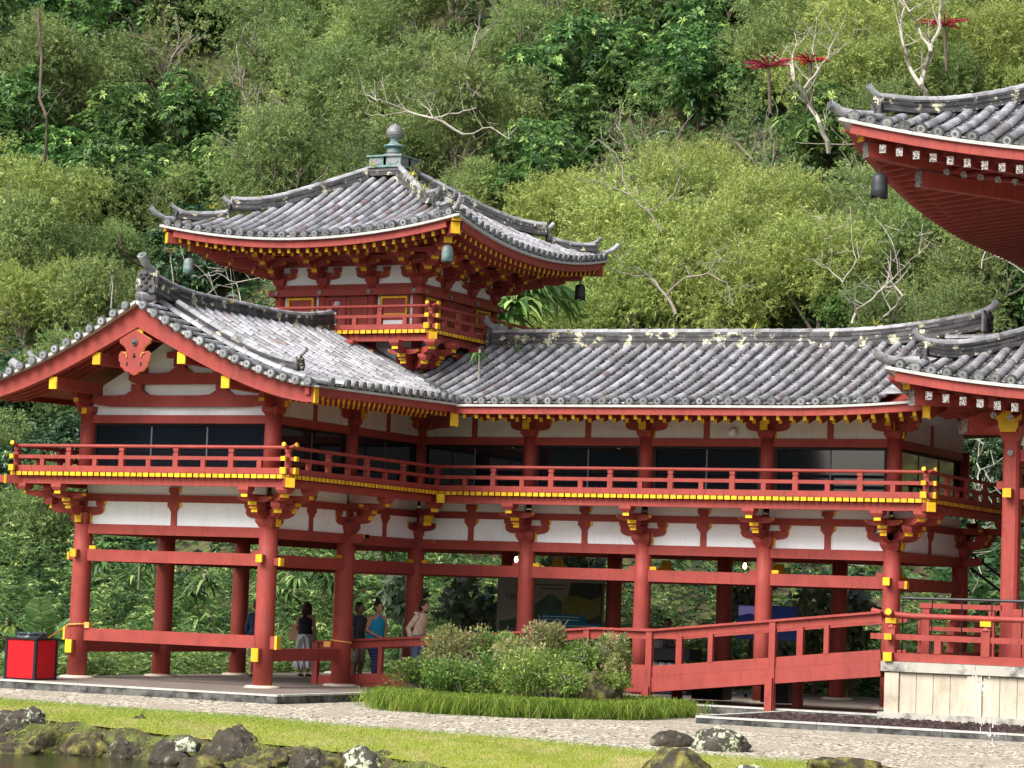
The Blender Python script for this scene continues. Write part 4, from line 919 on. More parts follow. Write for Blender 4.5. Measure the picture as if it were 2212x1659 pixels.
mb = MB(); mb.beam((HCX + .1, HCY + .02, 5.62), (24, HCY + .02, 5.62), .05, .5, 0); hpart(mb, 'wall_panel', ['white'])
mb = MB(); mb.tube([(HCX - 1.05, HCY, 5.72), (HCX - .2, HCY, 5.72)], .14, 14, 0); mb.tube([(HCX - 1.09, HCY, 5.72), (HCX - 1.05, HCY, 5.72)], .15, 14, 1)
P2 = [(-.15, 0), (.15, 0), (.20, .12), (.20, .22), (.26, .26), (.26, .42), (-.26, .42), (-.26, .26), (-.20, .22), (-.20, .12)]
mb.prism(P2, (HCX, HCY - .38, 5.62), X, Z, Y, .04, 2); mb.prism(P2, (HCX, HCY - .34, 5.62), X, Z, Y, .3, 0)
boat(mb, (HCX, HCY, 0), X, Y, 1.7, 5.80, .24, .18, 0); mb.beam((HCX - 1.3, HCY - .05, 6.13), (24, HCY - .05, 6.13), .2, .22, 0); mb.beam((HCX - .05, HCY - 1.3, 6.135), (HCX - .05, 12, 6.135), .19, .21, 0)
hpart(mb, 'eave_bracket', ['red', 'fret', 'yellow'])
def hroof(cx, cy, zb, lf, lfl, run, slopez, wid, inset, bodyx, nm, lab, tstep=.33, rr=.095, leftlen=4.):
    """hip roof corner: eaves run +x from (cx, cy) and +y from (cx, cy)"""
    R_ = tag(MB().build('roof', 'tile', H), lab)
    zl = lambda s_: lf * max(0, 1 - s_ / lfl) ** 2
    def zz(d, s_): return zb + slopez * d + .035 * d * d + zl(s_) * max(0, 1 - d / (run + 1)) ** 1.2 + .10
    mb = MB()
    def rowF(t):
        d1 = min(t, run)
        if d1 < .25: return None
        return [Vector((cx + t, cy + d1 * (1 - k / 10), zz(d1 * (1 - k / 10), t))) for k in range(11)]
    slope(mb, rowF, [.30 + tstep * k for k in range(int(wid / tstep))], X, rad=rr)
    def rowL(t):
        d1 = min(t, run)
        if d1 < .25: return None
        return [Vector((cx + d1 * (1 - k / 10), cy + t, zz(d1 * (1 - k / 10), t))) for k in range(11)]
    slope(mb, rowL, [.30 + tstep * k for k in range(int(leftlen / tstep))], Y, rad=rr); mb.build('tiles', TM, R_)
    rd = MB(); hp = lambda h, u=0: Vector((cx + h, cy + h, zz(h, h) + u))
    ridge(rd, [hp(.62 + (run - .6) * k / 12, .02 + .12 * max(0, (3 - k) / 3) ** 2) for k in range(13)], .28, .26, 6, .085); oni(rd, hp(.58, .06), Vector((-1, -1, 0)), .8)
    t = [hp(.5, .05), hp(.22, .03), hp(.0, .06), hp(-.16, .17)]; rd.tube(t, [.08, .09, .095, .105], 12, 1); rd.tube([t[-1], t[-1] + Vector((-.012, -.012, .005))], .09, 12, 2); rd.build('hip_ridge', RM, R_)
    ts = [wid * (k / 16) ** 1.4 for k in range(17)]; tl = [leftlen * (k / 10) ** 1.3 for k in range(11)]
    eb = MB(); PF = [Vector((cx + t, cy + .03, zz(0, t) - .09)) for t in ts]; PL = [Vector((cx + .03, cy + t, zz(0, t) - .09)) for t in tl]
    for P, n in ((PF, Y), (PL, X)):
        edge_strip(eb, P, n, .14, .065, 0); edge_strip(eb, [p - Z * .13 + n * .06 + (X + Y - n) * .12 * 0 for p in P[1:]], n, .12, .20, 1)
        edge_strip(eb, [p - Z * .25 + n * .50 for p in P[3:]], n, .12, .10, 1)
    eb.add([(cx, cy, zz(0, 0) - .10), (cx + .5, cy + .04, zz(0, .5) - .12), (cx + .28, cy + .28, zz(0, 0) - .42), (cx + .04, cy + .5, zz(0, .5) - .12)], [(0, 1, 2, 3)], 0)
    eb.build('eave_board', ['eave_white', 'red'], R_)
    ins = inset; zi = zb + .15
    soffit([[Vector((cx + t + (ins * j / 6 if t < ins else 0) * (1 - t / ins if t < ins else 0), cy + .10 + ins * j / 6, (zz(0, t) - .30) * (1 - j / 6) + zi * j / 6)) for j in range(7)] for t in [0, .4, .8, 1.3, 2, 2.8, ins, 5, 8, wid]], 'roof_boards', R_)
    soffit([[Vector((cx + .10 + ins * j / 6, cy + t + (ins * j / 6 if t < ins else 0) * (1 - t / ins if t < ins else 0), (zz(0, t) - .302) * (1 - j / 6) + (zi - .002) * j / 6)) for j in range(7)] for t in [0, .4, .8, 1.3, 2, 2.8, ins, 5, 8, leftlen]], 'roof_boards', R_)
    # rafters with pale fretwork caps
    k = 0; t = .85
    while t < min(wid, 7.5):
        z0 = zz(0, t) - .49; mb = MB(); mb.beam((cx + t, cy + min(ins, t + .2), z0 + .26), (cx + t, cy + .16, z0), .12, .15, 0); mb.beam((cx + t, cy + .16, z0), (cx + t, cy + .135, z0), .135, .165, 1, 1, 1); mb.build('rafter', ['red', 'fret'], R_)
        if t > 1.6:
            mb = MB(); mb.tube([(cx + t + .06, cy + min(ins + 1, t), z0 + .15), (cx + t + .06, cy + .85, z0 - .17)], .062, 10, 0); mb.tube([(cx + t + .06, cy + .85, z0 - .17), (cx + t + .06, cy + .82, z0 - .175)], .068, 10, 1); mb.build('rafter', ['red', 'fret'], R_)
        t += .345
    rl = MB(); t = .9
    while t < leftlen:
        z0 = zz(0, t) - .40; rl.beam((cx + min(ins, t + .2), cy + t, z0 + .26), (cx + .24, cy + t, z0), .11, .14, 0, 0, 1); rl.beam((cx + min(ins, t), cy + t + .1, z0 + .12), (cx + .85, cy + t + .1, z0 - .17), .11, .12, 0, 0, 1); t += .30
    o = rl.build('rafter', ['red', 'fret'], R_); o['kind'] = 'stuff'
    zc = zz(0, 0); hb = MB(); u = Vector((1, 1, 0)); nn = u.normalized(); c = Vector((cx, cy, 0))
    hb.beam(c + u * ins + Z * (zb + .0), c + u * .42 + Z * (zc - .66), .22, .30, 0); hb.beam(c + u * .42 + Z * (zc - .66), c + u * .40 + Z * (zc - .66), .23, .31, 1, 1, 1)
    hb.beam(c + u * 1.2 + Z * (zc - .52), c + u * .34 + Z * (zc - .44), .20, .11, 0); hb.beam(c + u * .34 + Z * (zc - .44), c + u * .31 + Z * (zc - .438), .21, .13, 2, 2, 2)
    hb.beam(c + u * ins + Z * (zb - .2), c + u * 1.25 + Z * (zc - 1.15), .2, .3, 0); hb.beam(c + u * 1.25 + Z * (zc - 1.15), c + u * 1.22 + Z * (zc - 1.15), .21, .31, 1, 1, 1)
    hb.build('hip_beam', ['red', 'fret', 'yellow'], R_)
    return zz
zlow = hroof(11.9, 3.5, 6.28, .50, 5.0, 3.0, .38, 9.5, 1.9, 0, 'lower', 'lower tiled eave of the hall', .32, .09, 3.0)
zup = hroof(11.05, 2.85, 10.60, 1.05, 8.0, 6.5, .40, 10.5, 3.9, 0, 'upper', 'upper tiled eave of the hall', .345, .10, 14.)
mb = MB(); mb.bb(15.0, 26, 6.6, 17, 6.4, 10.9, 0); hpart(mb, 'wall_panel', ['white'])
for k in range(3):
    mb = MB(); mb.tube([(15.0 + 3 * k, 6.55, 6.5), (15.0 + 3 * k, 6.55, 10.8)], .2, 20, 0); hpart(mb, 'column', ['red'])
mb = MB(); mb.bb(15.3, 26, 7.0, 16, ZT, 6.4, 0); hpart(mb, 'wall_panel', ['red'])  # unseen lower wall, added to block light from the right at the gallery end
for z in (8.2, 9.8): hbeam((14.9, 6.5, z), (26, 6.5, z), .2, .28); hbeam((14.9, 6.5, z), (14.9, 17, z), .2, .28)
# ================================================================== RAMP
RP = thing('access_ramp', 'red wooden ramp with handrails rising from the gallery floor to the hall', 'ramp', (5.5, 3.5, 0)); RP.location = (0, 0, 0)
def rz(x): # handrail height
    return .93 + max(0, min(.54, (x + .5) * .0855)) if x < 7.03 else 1.47 + (x - 7.03) * .1098
def rseg(x0, x1, y, f0, f1, w, m=0, mb=None, z_=0):
    mb.beam((x0, y, rz(x0) - (f0 + f1) / 2), (x1, y, rz(x1) - (f0 + f1) / 2), w, f1 - f0, m)
px = [-.85, 2.35, 5.62, 7.03, 9.70, 11.95]
for yy in (3.5, 5.05):
    mb = MB()
    for a, b in zip(px[:-1], px[1:]):
        cuts = [a, min(b, 5.82), b] if a < 5.82 < b and abs(b - 5.82) > .05 else [a, b]
        for p, q in zip(cuts[:-1], cuts[1:]):
            rseg(p, q, yy, .0, .045, .20, 0, mb); rseg(p, q, yy, .046, .20, .06, 0, mb)
    mb.build('handrail', RY, RP)
    for a, b in zip(px[:-1], px[1:]):
        mb = MB(); rseg(a, b, yy, .75, .96, .07, 0, mb)
        mb.build('toe_board', RY, RP); mb = MB(); rseg(a, b, yy, .97, 1.27 if a > 3 else 1.0, .10, 0, mb); mb.build('side_beam', RY, RP)
        m_ = (a + b) / 2 if b - a > 2 else None
        if m_ and yy < 4: mb = MB(); mb.beam((m_, yy, rz(m_) - .76), (m_, yy, rz(m_) - .19), .09, .10, 0, up=X); mb.build('post', RY, RP)
    for x in px:
        if x > 11.9: continue
        mb = MB(); fw_ = .125 if x > 3 else .11; mb.beam((x, yy - .02, -.14 if yy < 4 and x > 2.3 else .0), (x, yy - .02, rz(x) - .046), fw_, .13, 0, up=X)
        if x > 5: mb.beam((x - .03, yy - .03, -.141 if yy < 4 else 0), (x - .03, yy - .03, rz(x) - 1.15), fw_ + .10, .15, 0, up=X)
        mb.build('post', RY, RP)
mb = MB(); ks = [-.8 + .152 * k for k in range(84)]
for x in ks: mb.bb(x, x + .145, 3.46, 5.10, rz(x) - 1.03, rz(x) - .965, 0)
mb.build('deck', RY, RP)
# metal handrail and red screens at the head of the ramp
MH = thing('metal_handrail', 'thin dark metal handrail at the top of the ramp', 'handrail', (12, 5, 1)); MH.location = (0, 0, 0)
mb = MB(); mb.tube([(12.15, 4.1, 2.28), (16.8, 4.1, 2.30)], .028, 8, 0); mb.build('rail', ['black'], MH)
for k in range(5): mb = MB(); mb.tube([(12.17 + .6 * k, 4.1, 1.05), (12.17 + .6 * k, 4.1, 2.27)], .013, 6, 0); mb.build('post', ['black'], MH)
PA = thing('wooden_barrier', 'low red timber barrier behind the railing of the stone base', 'barrier', (13, 4.9, 1)); PA.location = (0, 0, 0)
for (xa, xb, z1, yy) in ((12.4, 12.55, 2.2, 4.6), (13.75, 13.87, 2.2, 4.6), (15.9, 16.05, 2.35, 4.4)):
    mb = MB(); mb.bb(xa, xb, yy, yy + .1, ZT, z1, 0); mb.build('post', ['red'], PA)
for (xa, xb, z0, z1, yy) in ((12.35, 14.0, 2.1, 2.2, 4.58), (12.5, 13.8, 1.66, 1.74, 4.62), (15.3, 17.2, 2.18, 2.36, 4.4)): mb = MB(); mb.bb(xa, xb, yy, yy + .1, z0 + .001, z1, 0); mb.build('rail', ['red'], PA)
mb = MB(); mb.bb(14.25, 14.75, 4.55, 4.66, ZT, 2.14, 0); mb.build('panel', ['red'], PA)
# stair rails seen between gallery and hall
SR = thing('stair_rail', 'pair of dark diagonal stair rails behind the gallery end', 'stair rail', (14, 12, 1)); SR.location = (0, 0, 0)
for dz in (0, .32):
    mb = MB(); a = on_plane('y', 11.2, 2098, 1196); b = on_plane('y', 11.2, 2170, 1252); mb.beam(a - Z * dz, b - Z * dz, .05, .06, 0); mb.build('rail', ['black'], SR)
# ================================================================== WIND BELLS
def bell(p, label, m, s=1.):
    t = thing('wind_bell', label, 'wind bell', tuple(p), 'wind bells under the eave corners'); mb = MB()
    prof_ = [(.03, .02), (.09, .0), (.118, -.05), (.122, -.14), (.125, -.24), (.132, -.33)]
    n = 12; V = []; F = []
    for i, (r, z) in enumerate(prof_):
        for j in range(n):
            a = 2 * math.pi * j / n; zz_ = z - (.05 * abs(math.sin(1.5 * a)) if i == 5 else 0); V.append((r * math.cos(a) * s, r * math.sin(a) * s, zz_ * s))
    F = [(i * n + j, i * n + (j + 1) % n, (i + 1) * n + (j + 1) % n, (i + 1) * n + j) for i in range(5) for j in range(n)]; mb.add(V, F, 0); o = mb.build('bell_body', [m], t, True)
    sm = o.modifiers.new('s', 'SOLIDIFY'); sm.thickness = .012
    mb = MB(); mb.tube([(0, 0, 0), (0, 0, .12)], .018, 8, 0); mb.build('hook', ['bell_dark'], t)
    mb = MB(); mb.tube([(0, 0, -.1), (0, 0, -.36)], .012, 6, 0); mb.lathe((0, 0, -.40), [(.01, 0), (.03, .02), (.01, .04)], 8, 0); mb.build('clapper', ['bell_dark'], t)
h_ = 3.42
bell((XC + h_, YC - h_, 9.72), 'green bronze wind bell hanging under the front right corner of the turret roof', 'bronze', .95)
bell((XC - h_, YC - h_, 9.60), 'green bronze wind bell hanging under the left corner of the turret roof', 'bronze', .95)
bell((XC + h_, YC + h_, 9.68), 'dark wind bell hanging under the far right corner of the turret roof', 'bell_dark', .95)
bell((11.68, 3.48, 10.62), 'large dark grey wind bell hanging under the upper eave of the hall', 'bell_dark', 1.25)
# ================================================================== LITTER BIN
T_ = thing('litter_bin', 'square red litter bin with black frame and a bin liner poking out', 'litter bin', (-4.24, -2.10, 0))
w, dd, hh = .36, .34, .81
mb = MB()
for sx in (-1, 1):
    for sy in (-1, 1): mb.bb(sx * w - .03, sx * w + .03, sy * dd - .03, sy * dd + .03, 0, hh, 0)
mb.bb(-w - .05, w + .05, -dd - .05, dd + .05, hh, hh + .035, 0); mb.bb(-w, w, -dd, dd, .01, .04, 0); mb.build('frame', ['black'], T_)
for (a, b, c, d) in ((-w + .035, w - .035, -dd - .015, -dd + .01), (-w + .035, w - .035, dd - .01, dd + .015), (w - .01, w + .015, -dd + .035, dd - .035), (-w - .015, -w + .01, -dd + .035, dd - .035)):
    mb = MB(); mb.bb(a, b, c, d, .03, hh - .01, 0); mb.build('side_panel', ['bin_red'], T_)
mb = MB(); rows = []
for i in range(6):
    row = []
    for j in range(25):
        a = 2 * math.pi * j / 24; k = abs(math.cos(a)) ** .5, abs(math.sin(a)) ** .5
        r_ = (.30, .29, .31, .27, .20, .05)[i]; row.append((math.cos(a) * r_ + random.uniform(-.02, .02), math.sin(a) * r_ * 1.1 + random.uniform(-.02, .02), hh + (.03, .08, .12, .14, .13, .09)[i] + random.uniform(-.02, .02)))
    row[-1] = row[0]; rows.append(row)
mb.grid(rows, 0); mb.build('bin_liner', ['plastic_bag'], T_)
# chains round two columns
def chain(pts, label):
    mb = MB(); Q = resample([Vector(p) for p in pts], .045)
    for i, (a, b) in enumerate(zip(Q[:-1], Q[1:])): mb.tube([a, b + (b - a) * .25], .016 if i % 2 else .022, 6, 0)
    return tag(mb.build('plastic_chain', ['orange']), label, 'chain')
arc = lambda cx, cy, r, a0, a1, z0, z1: [(cx + r * math.cos(R(a0 + (a1 - a0) * k / 10)), cy + r * math.sin(R(a0 + (a1 - a0) * k / 10)), z0 + (z1 - z0) * k / 10) for k in range(11)]
chain(arc(-W, 0, .23, 0, -150, 1.14, 1.10) + [(-5.2, .1, .95), (-5.9, .5, .72)], 'orange chain looped round the left front column and sagging towards the bin')
chain(arc(0, B1, .22, -150, 10, .98, .92), 'short orange chain wrapped round the second column of the arm')
mb = MB(); mb.box((-W + .27, -.05, 1.11), (.12, .12, .12), 0); mb.box((-.24, B1 - .16, .88), (.16, .12, .12), 0); part(mb, 'rail_cap', ['orange'])
# ================================================================== THINGS UNDER THE GALLERY
def emis(name, col, e): m = mat(name, col, emit=e)
emis('bulb_glow', (1, .66, .30), 5.); emis('screen_light', (.12, .11, .26), .3); emis('screen_blue', (.004, .012, .07), .2)
mat('paper', (.26, .25, .21), .7, .1, 3.); mat('poster_green', (.06, .11, .07), .7, .3, 4.); mat('poster_dark', (.03, .045, .035), .7, .4, 8.); mat('poster_yellow', (.15, .15, .04), .7, .3, 9.); mat('teal', (.01, .15, .24), .6, .1, 3.); mat('poster_town', (.20, .17, .14), .7, .5, 16., col2=(.05, .04, .03), c2lo=.5, c2hi=.55, c2scale=14)
mat('print_line', (.45, .55, .58), .7); mat('print_dark', (.06, .05, .04), .7)
def bulb(u, v, y, label):
    p = on_plane('y', y, u, v); t = thing('light_bulb', label, 'light bulb', tuple(p), 'bare bulbs under the gallery ceiling'); t['label'] = label
    mb = MB(); mb.lathe((0, 0, -.075), [(.01, 0), (.035, .02), (.045, .06), (.035, .1), (.02, .14)], 12, 0); mb.build('glass_bulb', ['bulb_glow'], t, True)
    mb = MB(); mb.tube([(0, 0, .06), (0, 0, .13)], .03, 8, 0); mb.tube([(0, 0, .12), (0, 0, 3.88 - p.z)], .008, 6, 0); mb.build('socket', ['black'], t)
bulb(1115, 1208, 7.4, 'lit bulb beside the first free-standing corridor column'); bulb(1609, 1222, 8.2, 'lit bulb hanging left of the third corridor column')
# poster boards
BD = thing('poster_board', 'large illustrated board with a green mountain, a town and blue caption strips', 'poster board', (0, 10.45, 0))
def card(mb, x0, x1, z0, z1, lay, m): mb.bb(x0, x1, -.004 * lay - .004, -.004 * lay, z0, z1, m)
mb = MB(); mb.bb(-.08, 2.72, .0, .05, .7, 2.50, 0); mb.bb(.0, .08, .02, .1, 0, .7, 1); mb.bb(2.5, 2.58, .02, .1, 0, .7, 1); mb.build('panel', ['paper', 'black'], BD)
mb = MB(); mt = [(0, 1.45), (.35, 1.52), (.62, 1.62), (.80, 1.75), (.98, 1.92), (1.12, 2.0), (1.25, 2.11), (1.36, 2.14), (1.5, 2.08), (1.62, 1.98), (1.75, 1.8), (1.75, .72), (0, .72)]
mb.prism(mt, (0, -.006, 0), X, Z, Y, .004, 0); mb.build('mountain_picture', ['poster_green'], BD)
mb = MB(); card(mb, .0, 1.45, .75, 1.32, 2, 0); mb.build('town_picture', ['poster_town'], BD)
mb = MB(); mb.prism([(1.55, .75), (1.86, 2.42), (2.70, 2.42), (2.70, .75)], (0, -.012, 0), X, Z, Y, .004, 0); mb.build('garden_picture', ['poster_dark'], BD)
mb = MB(); mb.prism([(1.62, 1.60), (1.68, 2.08), (2.0, 2.12), (2.4, 2.02), (2.66, 2.12), (2.66, 1.68), (2.2, 1.5)], (0, -.016, 0), X, Z, Y, .004, 0); mb.build('flower_picture', ['poster_yellow'], BD)
mb = MB(); mb.prism([(1.08, 1.40), (1.12, 1.68), (2.25, 1.66), (2.3, 1.45)], (0, -.020, 0), X, Z, Y, .004, 0); mb.prism([(1.70, 1.06), (1.62, 1.5), (2.72, 1.47), (2.72, 1.06)], (0, -.025, 0), X, Z, Y, .004, 0)
for k in range(3): mb.bb(1.16, 2.1 - .3 * (k == 2), -.0225, -.0205, 1.60 - .07 * k, 1.62 - .07 * k, 1)
for k in range(5): mb.bb(1.74, 2.6 - .3 * (k == 4), -.0275, -.0255, 1.40 - .065 * k, 1.42 - .065 * k, 1)
mb.build('caption_strip', ['teal', 'print_line'], BD)
def text(s, size, loc, m, parent, name='lettering'):
    c = bpy.data.curves.new(name, 'FONT'); c.body = s; c.size = size; c.extrude = .002; c.align_x = 'LEFT'; o = bpy.data.objects.new(name, c); COL.objects.link(o)
    dg = bpy.context.evaluated_depsgraph_get(); me = bpy.data.meshes.new_from_object(o.evaluated_get(dg)); bpy.data.objects.remove(o)
    me.materials.clear(); me.materials.append(MATS[m]); o = bpy.data.objects.new(name, me); COL.objects.link(o); o.parent = parent; o.rotation_euler = (math.pi / 2, 0, 0); o.location = loc; return o
text('TEM', .19, (.13, -.008, 1.98), 'print_dark', BD)
mb = MB()
for k in range(2): mb.bb(.75 + .35 * k, 1.7, -.008, -.003, 2.34 - .09 * k, 2.365 - .09 * k, 0)
mb.build('lettering', ['print_dark'], BD)
# screen on a stand
SC = thing('display_screen', 'wide blue video screen on a wheeled stand behind the third corridor column', 'screen', (7.40, 9.0, 0))
mb = MB(); mb.bb(-.72, .72, 0, .06, 1.28, 2.05, 0); mb.build('casing', ['black'], SC)
mb = MB(); mb.bb(-.70, .70, -.006, -.001, 1.30, 2.03, 0); o = mb.build('picture', ['screen_blue'], SC)
mb = MB(); mb.prism([(-.68, 2.02), (-.05, 2.02), (-.05, 1.86), (-.2, 1.80), (-.42, 1.86), (-.68, 1.80)], (0, -.009, 0), X, Z, Y, .002, 0); mb.build('picture_sky', ['screen_light'], SC)
mb = MB(); mb.bb(-.04, .04, .06, .14, .12, 1.7, 0); mb.build('pole', ['black'], SC); mb = MB(); mb.bb(-.55, .55, -.05, .25, .08, .15, 0); mb.build('foot', ['black'], SC)
for sx in (-1, 1): mb = MB(); mb.tube([(sx * .5 - .02, .1, .04), (sx * .5 + .02, .1, .04)], .045, 12, 0); mb.build('castor', ['black'], SC)
# table
mat('cloth_dark', (.015, .016, .02), .8, .2, 8.); mat('basket', (.13, .12, .12), .8, .4, 20.); mat('pale_blue', (.25, .32, .36), .6, .3, 9.)
TB = thing('stall_table', 'folding table under a black cloth with a pale bundle beneath', 'table', (5.15, 8.6, 0))
mb = MB(); mb.bb(-.72, .72, -.35, .35, .98, 1.01, 0); mb.bb(-.73, .73, -.36, -.345, .76, 1.0, 0); mb.bb(.72, .735, -.35, .35, .76, 1.0, 0); mb.build('table_cloth', ['cloth_dark'], TB)
for sx in (-.65, .65):
    for sy in (-.3, .3): mb = MB(); mb.tube([(sx, sy, 0), (sx, sy, .98)], .02, 8, 0); mb.build('leg', ['black'], TB)
bk = MB(); bk.lathe((0, 0, 0), [(.16, 0), (.2, .14), (.21, .16), (.19, .165)], 14, 0); tag(bk.build('basket', ['basket']), 'dark woven basket standing on the black table cloth', 'basket'); bpy.data.objects['basket'].location = (5.0, 8.55, 1.015)
bn = MB()
for i in range(5):
    bn.lathe((4.75 + .2 * i, 8.45, .52), [(.03, 0), (.11, .03), (.13, .1), (.1, .18), (.03, .2)], 9, 0)
tag(bn.build('fabric_bundle', ['pale_blue'], None, True), 'pale blue bundle on a crate under the stall table', 'bundle')
cr = MB(); cr.bb(4.5, 5.8, 8.3, 8.8, .02, .50, 0); cr.bb(4.47, 5.83, 8.27, 8.83, .5, .53, 0); tag(cr.build('storage_crate', ['black']), 'long black crate on the floor under the stall table', 'crate')
for (x0, x1, y0, z1, lb) in ((7.25, 7.95, 5.2, .72, 'black cabinet in front of the third corridor column, under the ramp'), (8.75, 9.35, 5.3, .70, 'black cabinet to the right of the third corridor column, under the ramp')):
    t = thing('storage_cabinet', lb, 'cabinet', ((x0 + x1) / 2, y0, 0), 'black cabinets under the ramp'); w_ = (x1 - x0) / 2
    mb = MB(); mb.bb(-w_, w_, 0, .5, .05, z1, 0); mb.bb(-w_ - .02, w_ + .02, -.02, .52, z1, z1 + .03, 0); mb.build('cabinet_body', ['black'], t)
    for sx in (-1, 1): mb = MB(); mb.bb(sx * w_ / 2 - w_ / 2 + .01, sx * w_ / 2 + w_ / 2 - .01, -.015, -.001, .08, z1 - .03, 0); mb.build('door', ['black'], t)
# ================================================================== ROCKS
from mathutils import noise as mn
def rock(name, c, sx, sy, sz, m, label, seed, group=None, flatb=.35):
    rnd = random.Random(seed); V = []; F = []; nu, nv = 44, 26; off = Vector((seed * 3.7, seed * 1.3, 0))
    cuts = [(Vector((rnd.uniform(-1, 1), rnd.uniform(-1, 1), rnd.uniform(-.3, 1))).normalized(), rnd.uniform(.74, .97)) for _ in range(7)]
    for i in range(nv + 1):
        for j in range(nu):
            a = 2 * math.pi * j / nu; b = math.pi * i / nv; d = Vector((math.sin(b) * math.cos(a), math.sin(b) * math.sin(a), math.cos(b))); r = 1
            for n_, k in cuts:
                q = d.dot(n_)
                if q > 0: r = min(r, k / q)
            r *= 1 + .20 * mn.noise(d * 1.6 + off) + .13 * mn.noise(d * 4 + off) + .07 * mn.noise(d * 9 + off) + .04 * mn.noise(d * 19 + off)
            V.append((d.x * r * sx, d.y * r * sy, max(d.z * r * sz, -sz * flatb)))
    for i in range(nv):
        for j in range(nu): F.append((i * nu + j, (i + 1) * nu + j, (i + 1) * nu + (j + 1) % nu, i * nu + (j + 1) % nu))
    mb = MB(); mb.add(V, F, 0); o = mb.build(name, [m], None, True); o.location = c; o.rotation_euler = (0, 0, rnd.uniform(-.4, .4)); return tag(o, label, 'rock', group)
def rock_px(u, vb, zb, wpx, hpx, m, label, seed, group=None, depth=.8, name='rock'):
    p = on_plane('z', zb, u, vb); dist = (p - CAM).length; s_ = dist / FPX; wid = wpx * s_ / 2 * 1.05; hgt = hpx * s_ * .80
    return rock(name, (p.x, p.y, p.z + hgt * .22), wid * 1.05, wid * depth, hgt * .80, m, label, seed, group)
SH = 'rocks along the pond edge'
for args in ((32, 1608, -.9, 170, 90, 'stone_rock', 'large mossy rock at the far left of the pond edge', 1), (75, 1560, -.42, 60, 42, 'lichen_rock', 'small pale rock on top of the leftmost rocks', 2),
             (110, 1618, -.9, 100, 52, 'moss_rock', 'low brown rock beside the leftmost rocks', 3), (185, 1630, -.92, 110, 62, 'moss_rock', 'ochre mossy rock third from the left by the water', 4),
             (300, 1622, -.9, 92, 88, 'moss_rock', 'upright rock with a dark mossy top standing in the bank', 5), (268, 1640, -.95, 90, 50, 'stone_rock', 'low dark rock at the foot of the upright mossy-topped rock', 6),
             (365, 1650, -.93, 105, 60, 'stone_rock', 'grey rock between the upright rock and the round boulder', 7), (400, 1622, -.7, 62, 40, 'lichen_rock', 'small white-spotted rock left of the round boulder', 8),
             (505, 1653, -.92, 140, 98, 'stone_rock', 'big rounded dark boulder in the middle of the shore', 9), (590, 1652, -.85, 100, 44, 'moss_rock', 'flat mossy rock right of the rounded boulder', 10),
             (665, 1660, -.85, 80, 55, 'stone_rock', 'dark jagged rock in the shore, second from the white-capped rock', 11), (720, 1665, -.85, 60, 52, 'moss_rock', 'narrow brown rock left of the white-capped rock', 12),
             (775, 1668, -.85, 90, 66, 'lichen_rock', 'white-capped dark rock at the right end of the shore', 13), (828, 1668, -.85, 90, 54, 'stone_rock', 'black angular rock right of the white-capped rock', 14),
             (440, 1668, -.98, 110, 44, 'moss_rock', 'submerged mossy rock in front of the round boulder', 15), (230, 1610, -.85, 70, 36, 'stone_rock', 'small dark rock left of the upright mossy-topped rock', 16), (545, 1676, -.95, 120, 36, 'moss_rock', 'low green rock at the waterline below the round boulder', 18), (20, 1632, -.98, 120, 34, 'moss_rock', 'low green rock at the waterline below the leftmost rocks', 19)):
    rock_px(*args, SH, .6)
rock_px(1450, 1612, -.34, 82, 42, 'stone_rock', 'dark rock on the gravel touching the pale lichened boulder', 31, None, .6, 'boulder')
rock_px(1553, 1622, -.36, 138, 60, 'lichen_rock', 'wide boulder crusted with pale lichen on the gravel', 32, None, .5, 'boulder')
rock_px(1462, 1690, -.52, 175, 95, 'moss_rock', 'brown boulder thick with moss on the lawn in the foreground', 33, None, .6, 'boulder')
rock_px(1625, 1668, -.48, 62, 20, 'lichen_rock', 'low grey stone sunk in the lawn', 34, None, .6, 'boulder')
rock_px(1830, 1672, -.45, 170, 44, 'moss_rock', 'long flat lichened rock at the bottom edge of the picture', 35, None, .5, 'boulder')
rock('boulder', (7.3, .2, .05), .62, .5, .55, 'moss_rock', 'olive mossy boulder at the right end of the shrub bed beside the ramp post', 36)
rock('boulder', (4.6, .9, .30), .35, .3, .38, 'orange_rock' if 'orange_rock' in MATS else 'limestone', 'small orange-tinted rock among the shrubs', 37)
# thin fountain jet in front of the stone base
mb = MB(); rn = random.Random(4)
p0 = on_plane('y', -3.0, 2125, 1475)
for s_ in range(90):
    t = rn.random(); a = on_plane('y', -3.0, 2110 + 42 * t + rn.gauss(0, 5), 1462 + 200 * t ** 1.6 + rn.gauss(0, 8)); a.y += rn.uniform(-.3, .3); r_ = rn.uniform(.003, .008)
    mb.tube([a, a - Z * rn.uniform(.02, .07)], r_, 5, 0)
tag(mb.build('water_jet', ['water_spray']), 'thin falling jet of water drops before the stone base', 'water jet', kind='stuff')
# ================================================================== HILLSIDE
def hz(x, y):
    f = 18.5 + 1.0 * math.sin(x * .13); t = max(0., y - f)
    z = min(t, 12) * .42 + max(0, t - 12) * .74
    return -.19 + z + (.5 * math.sin(x * .31 + y * .2) + .35 * math.sin(x * .71 - y * .43)) * min(1, t / 6)
mb = MB(); mb.grid([[(x, y, hz(x, y)) for y in [16.5 + 1.5 * j for j in range(90)]] for x in [-130 + 4 * i for i in range(60)]], 0)
flat('hillside', mb, ['soil'])
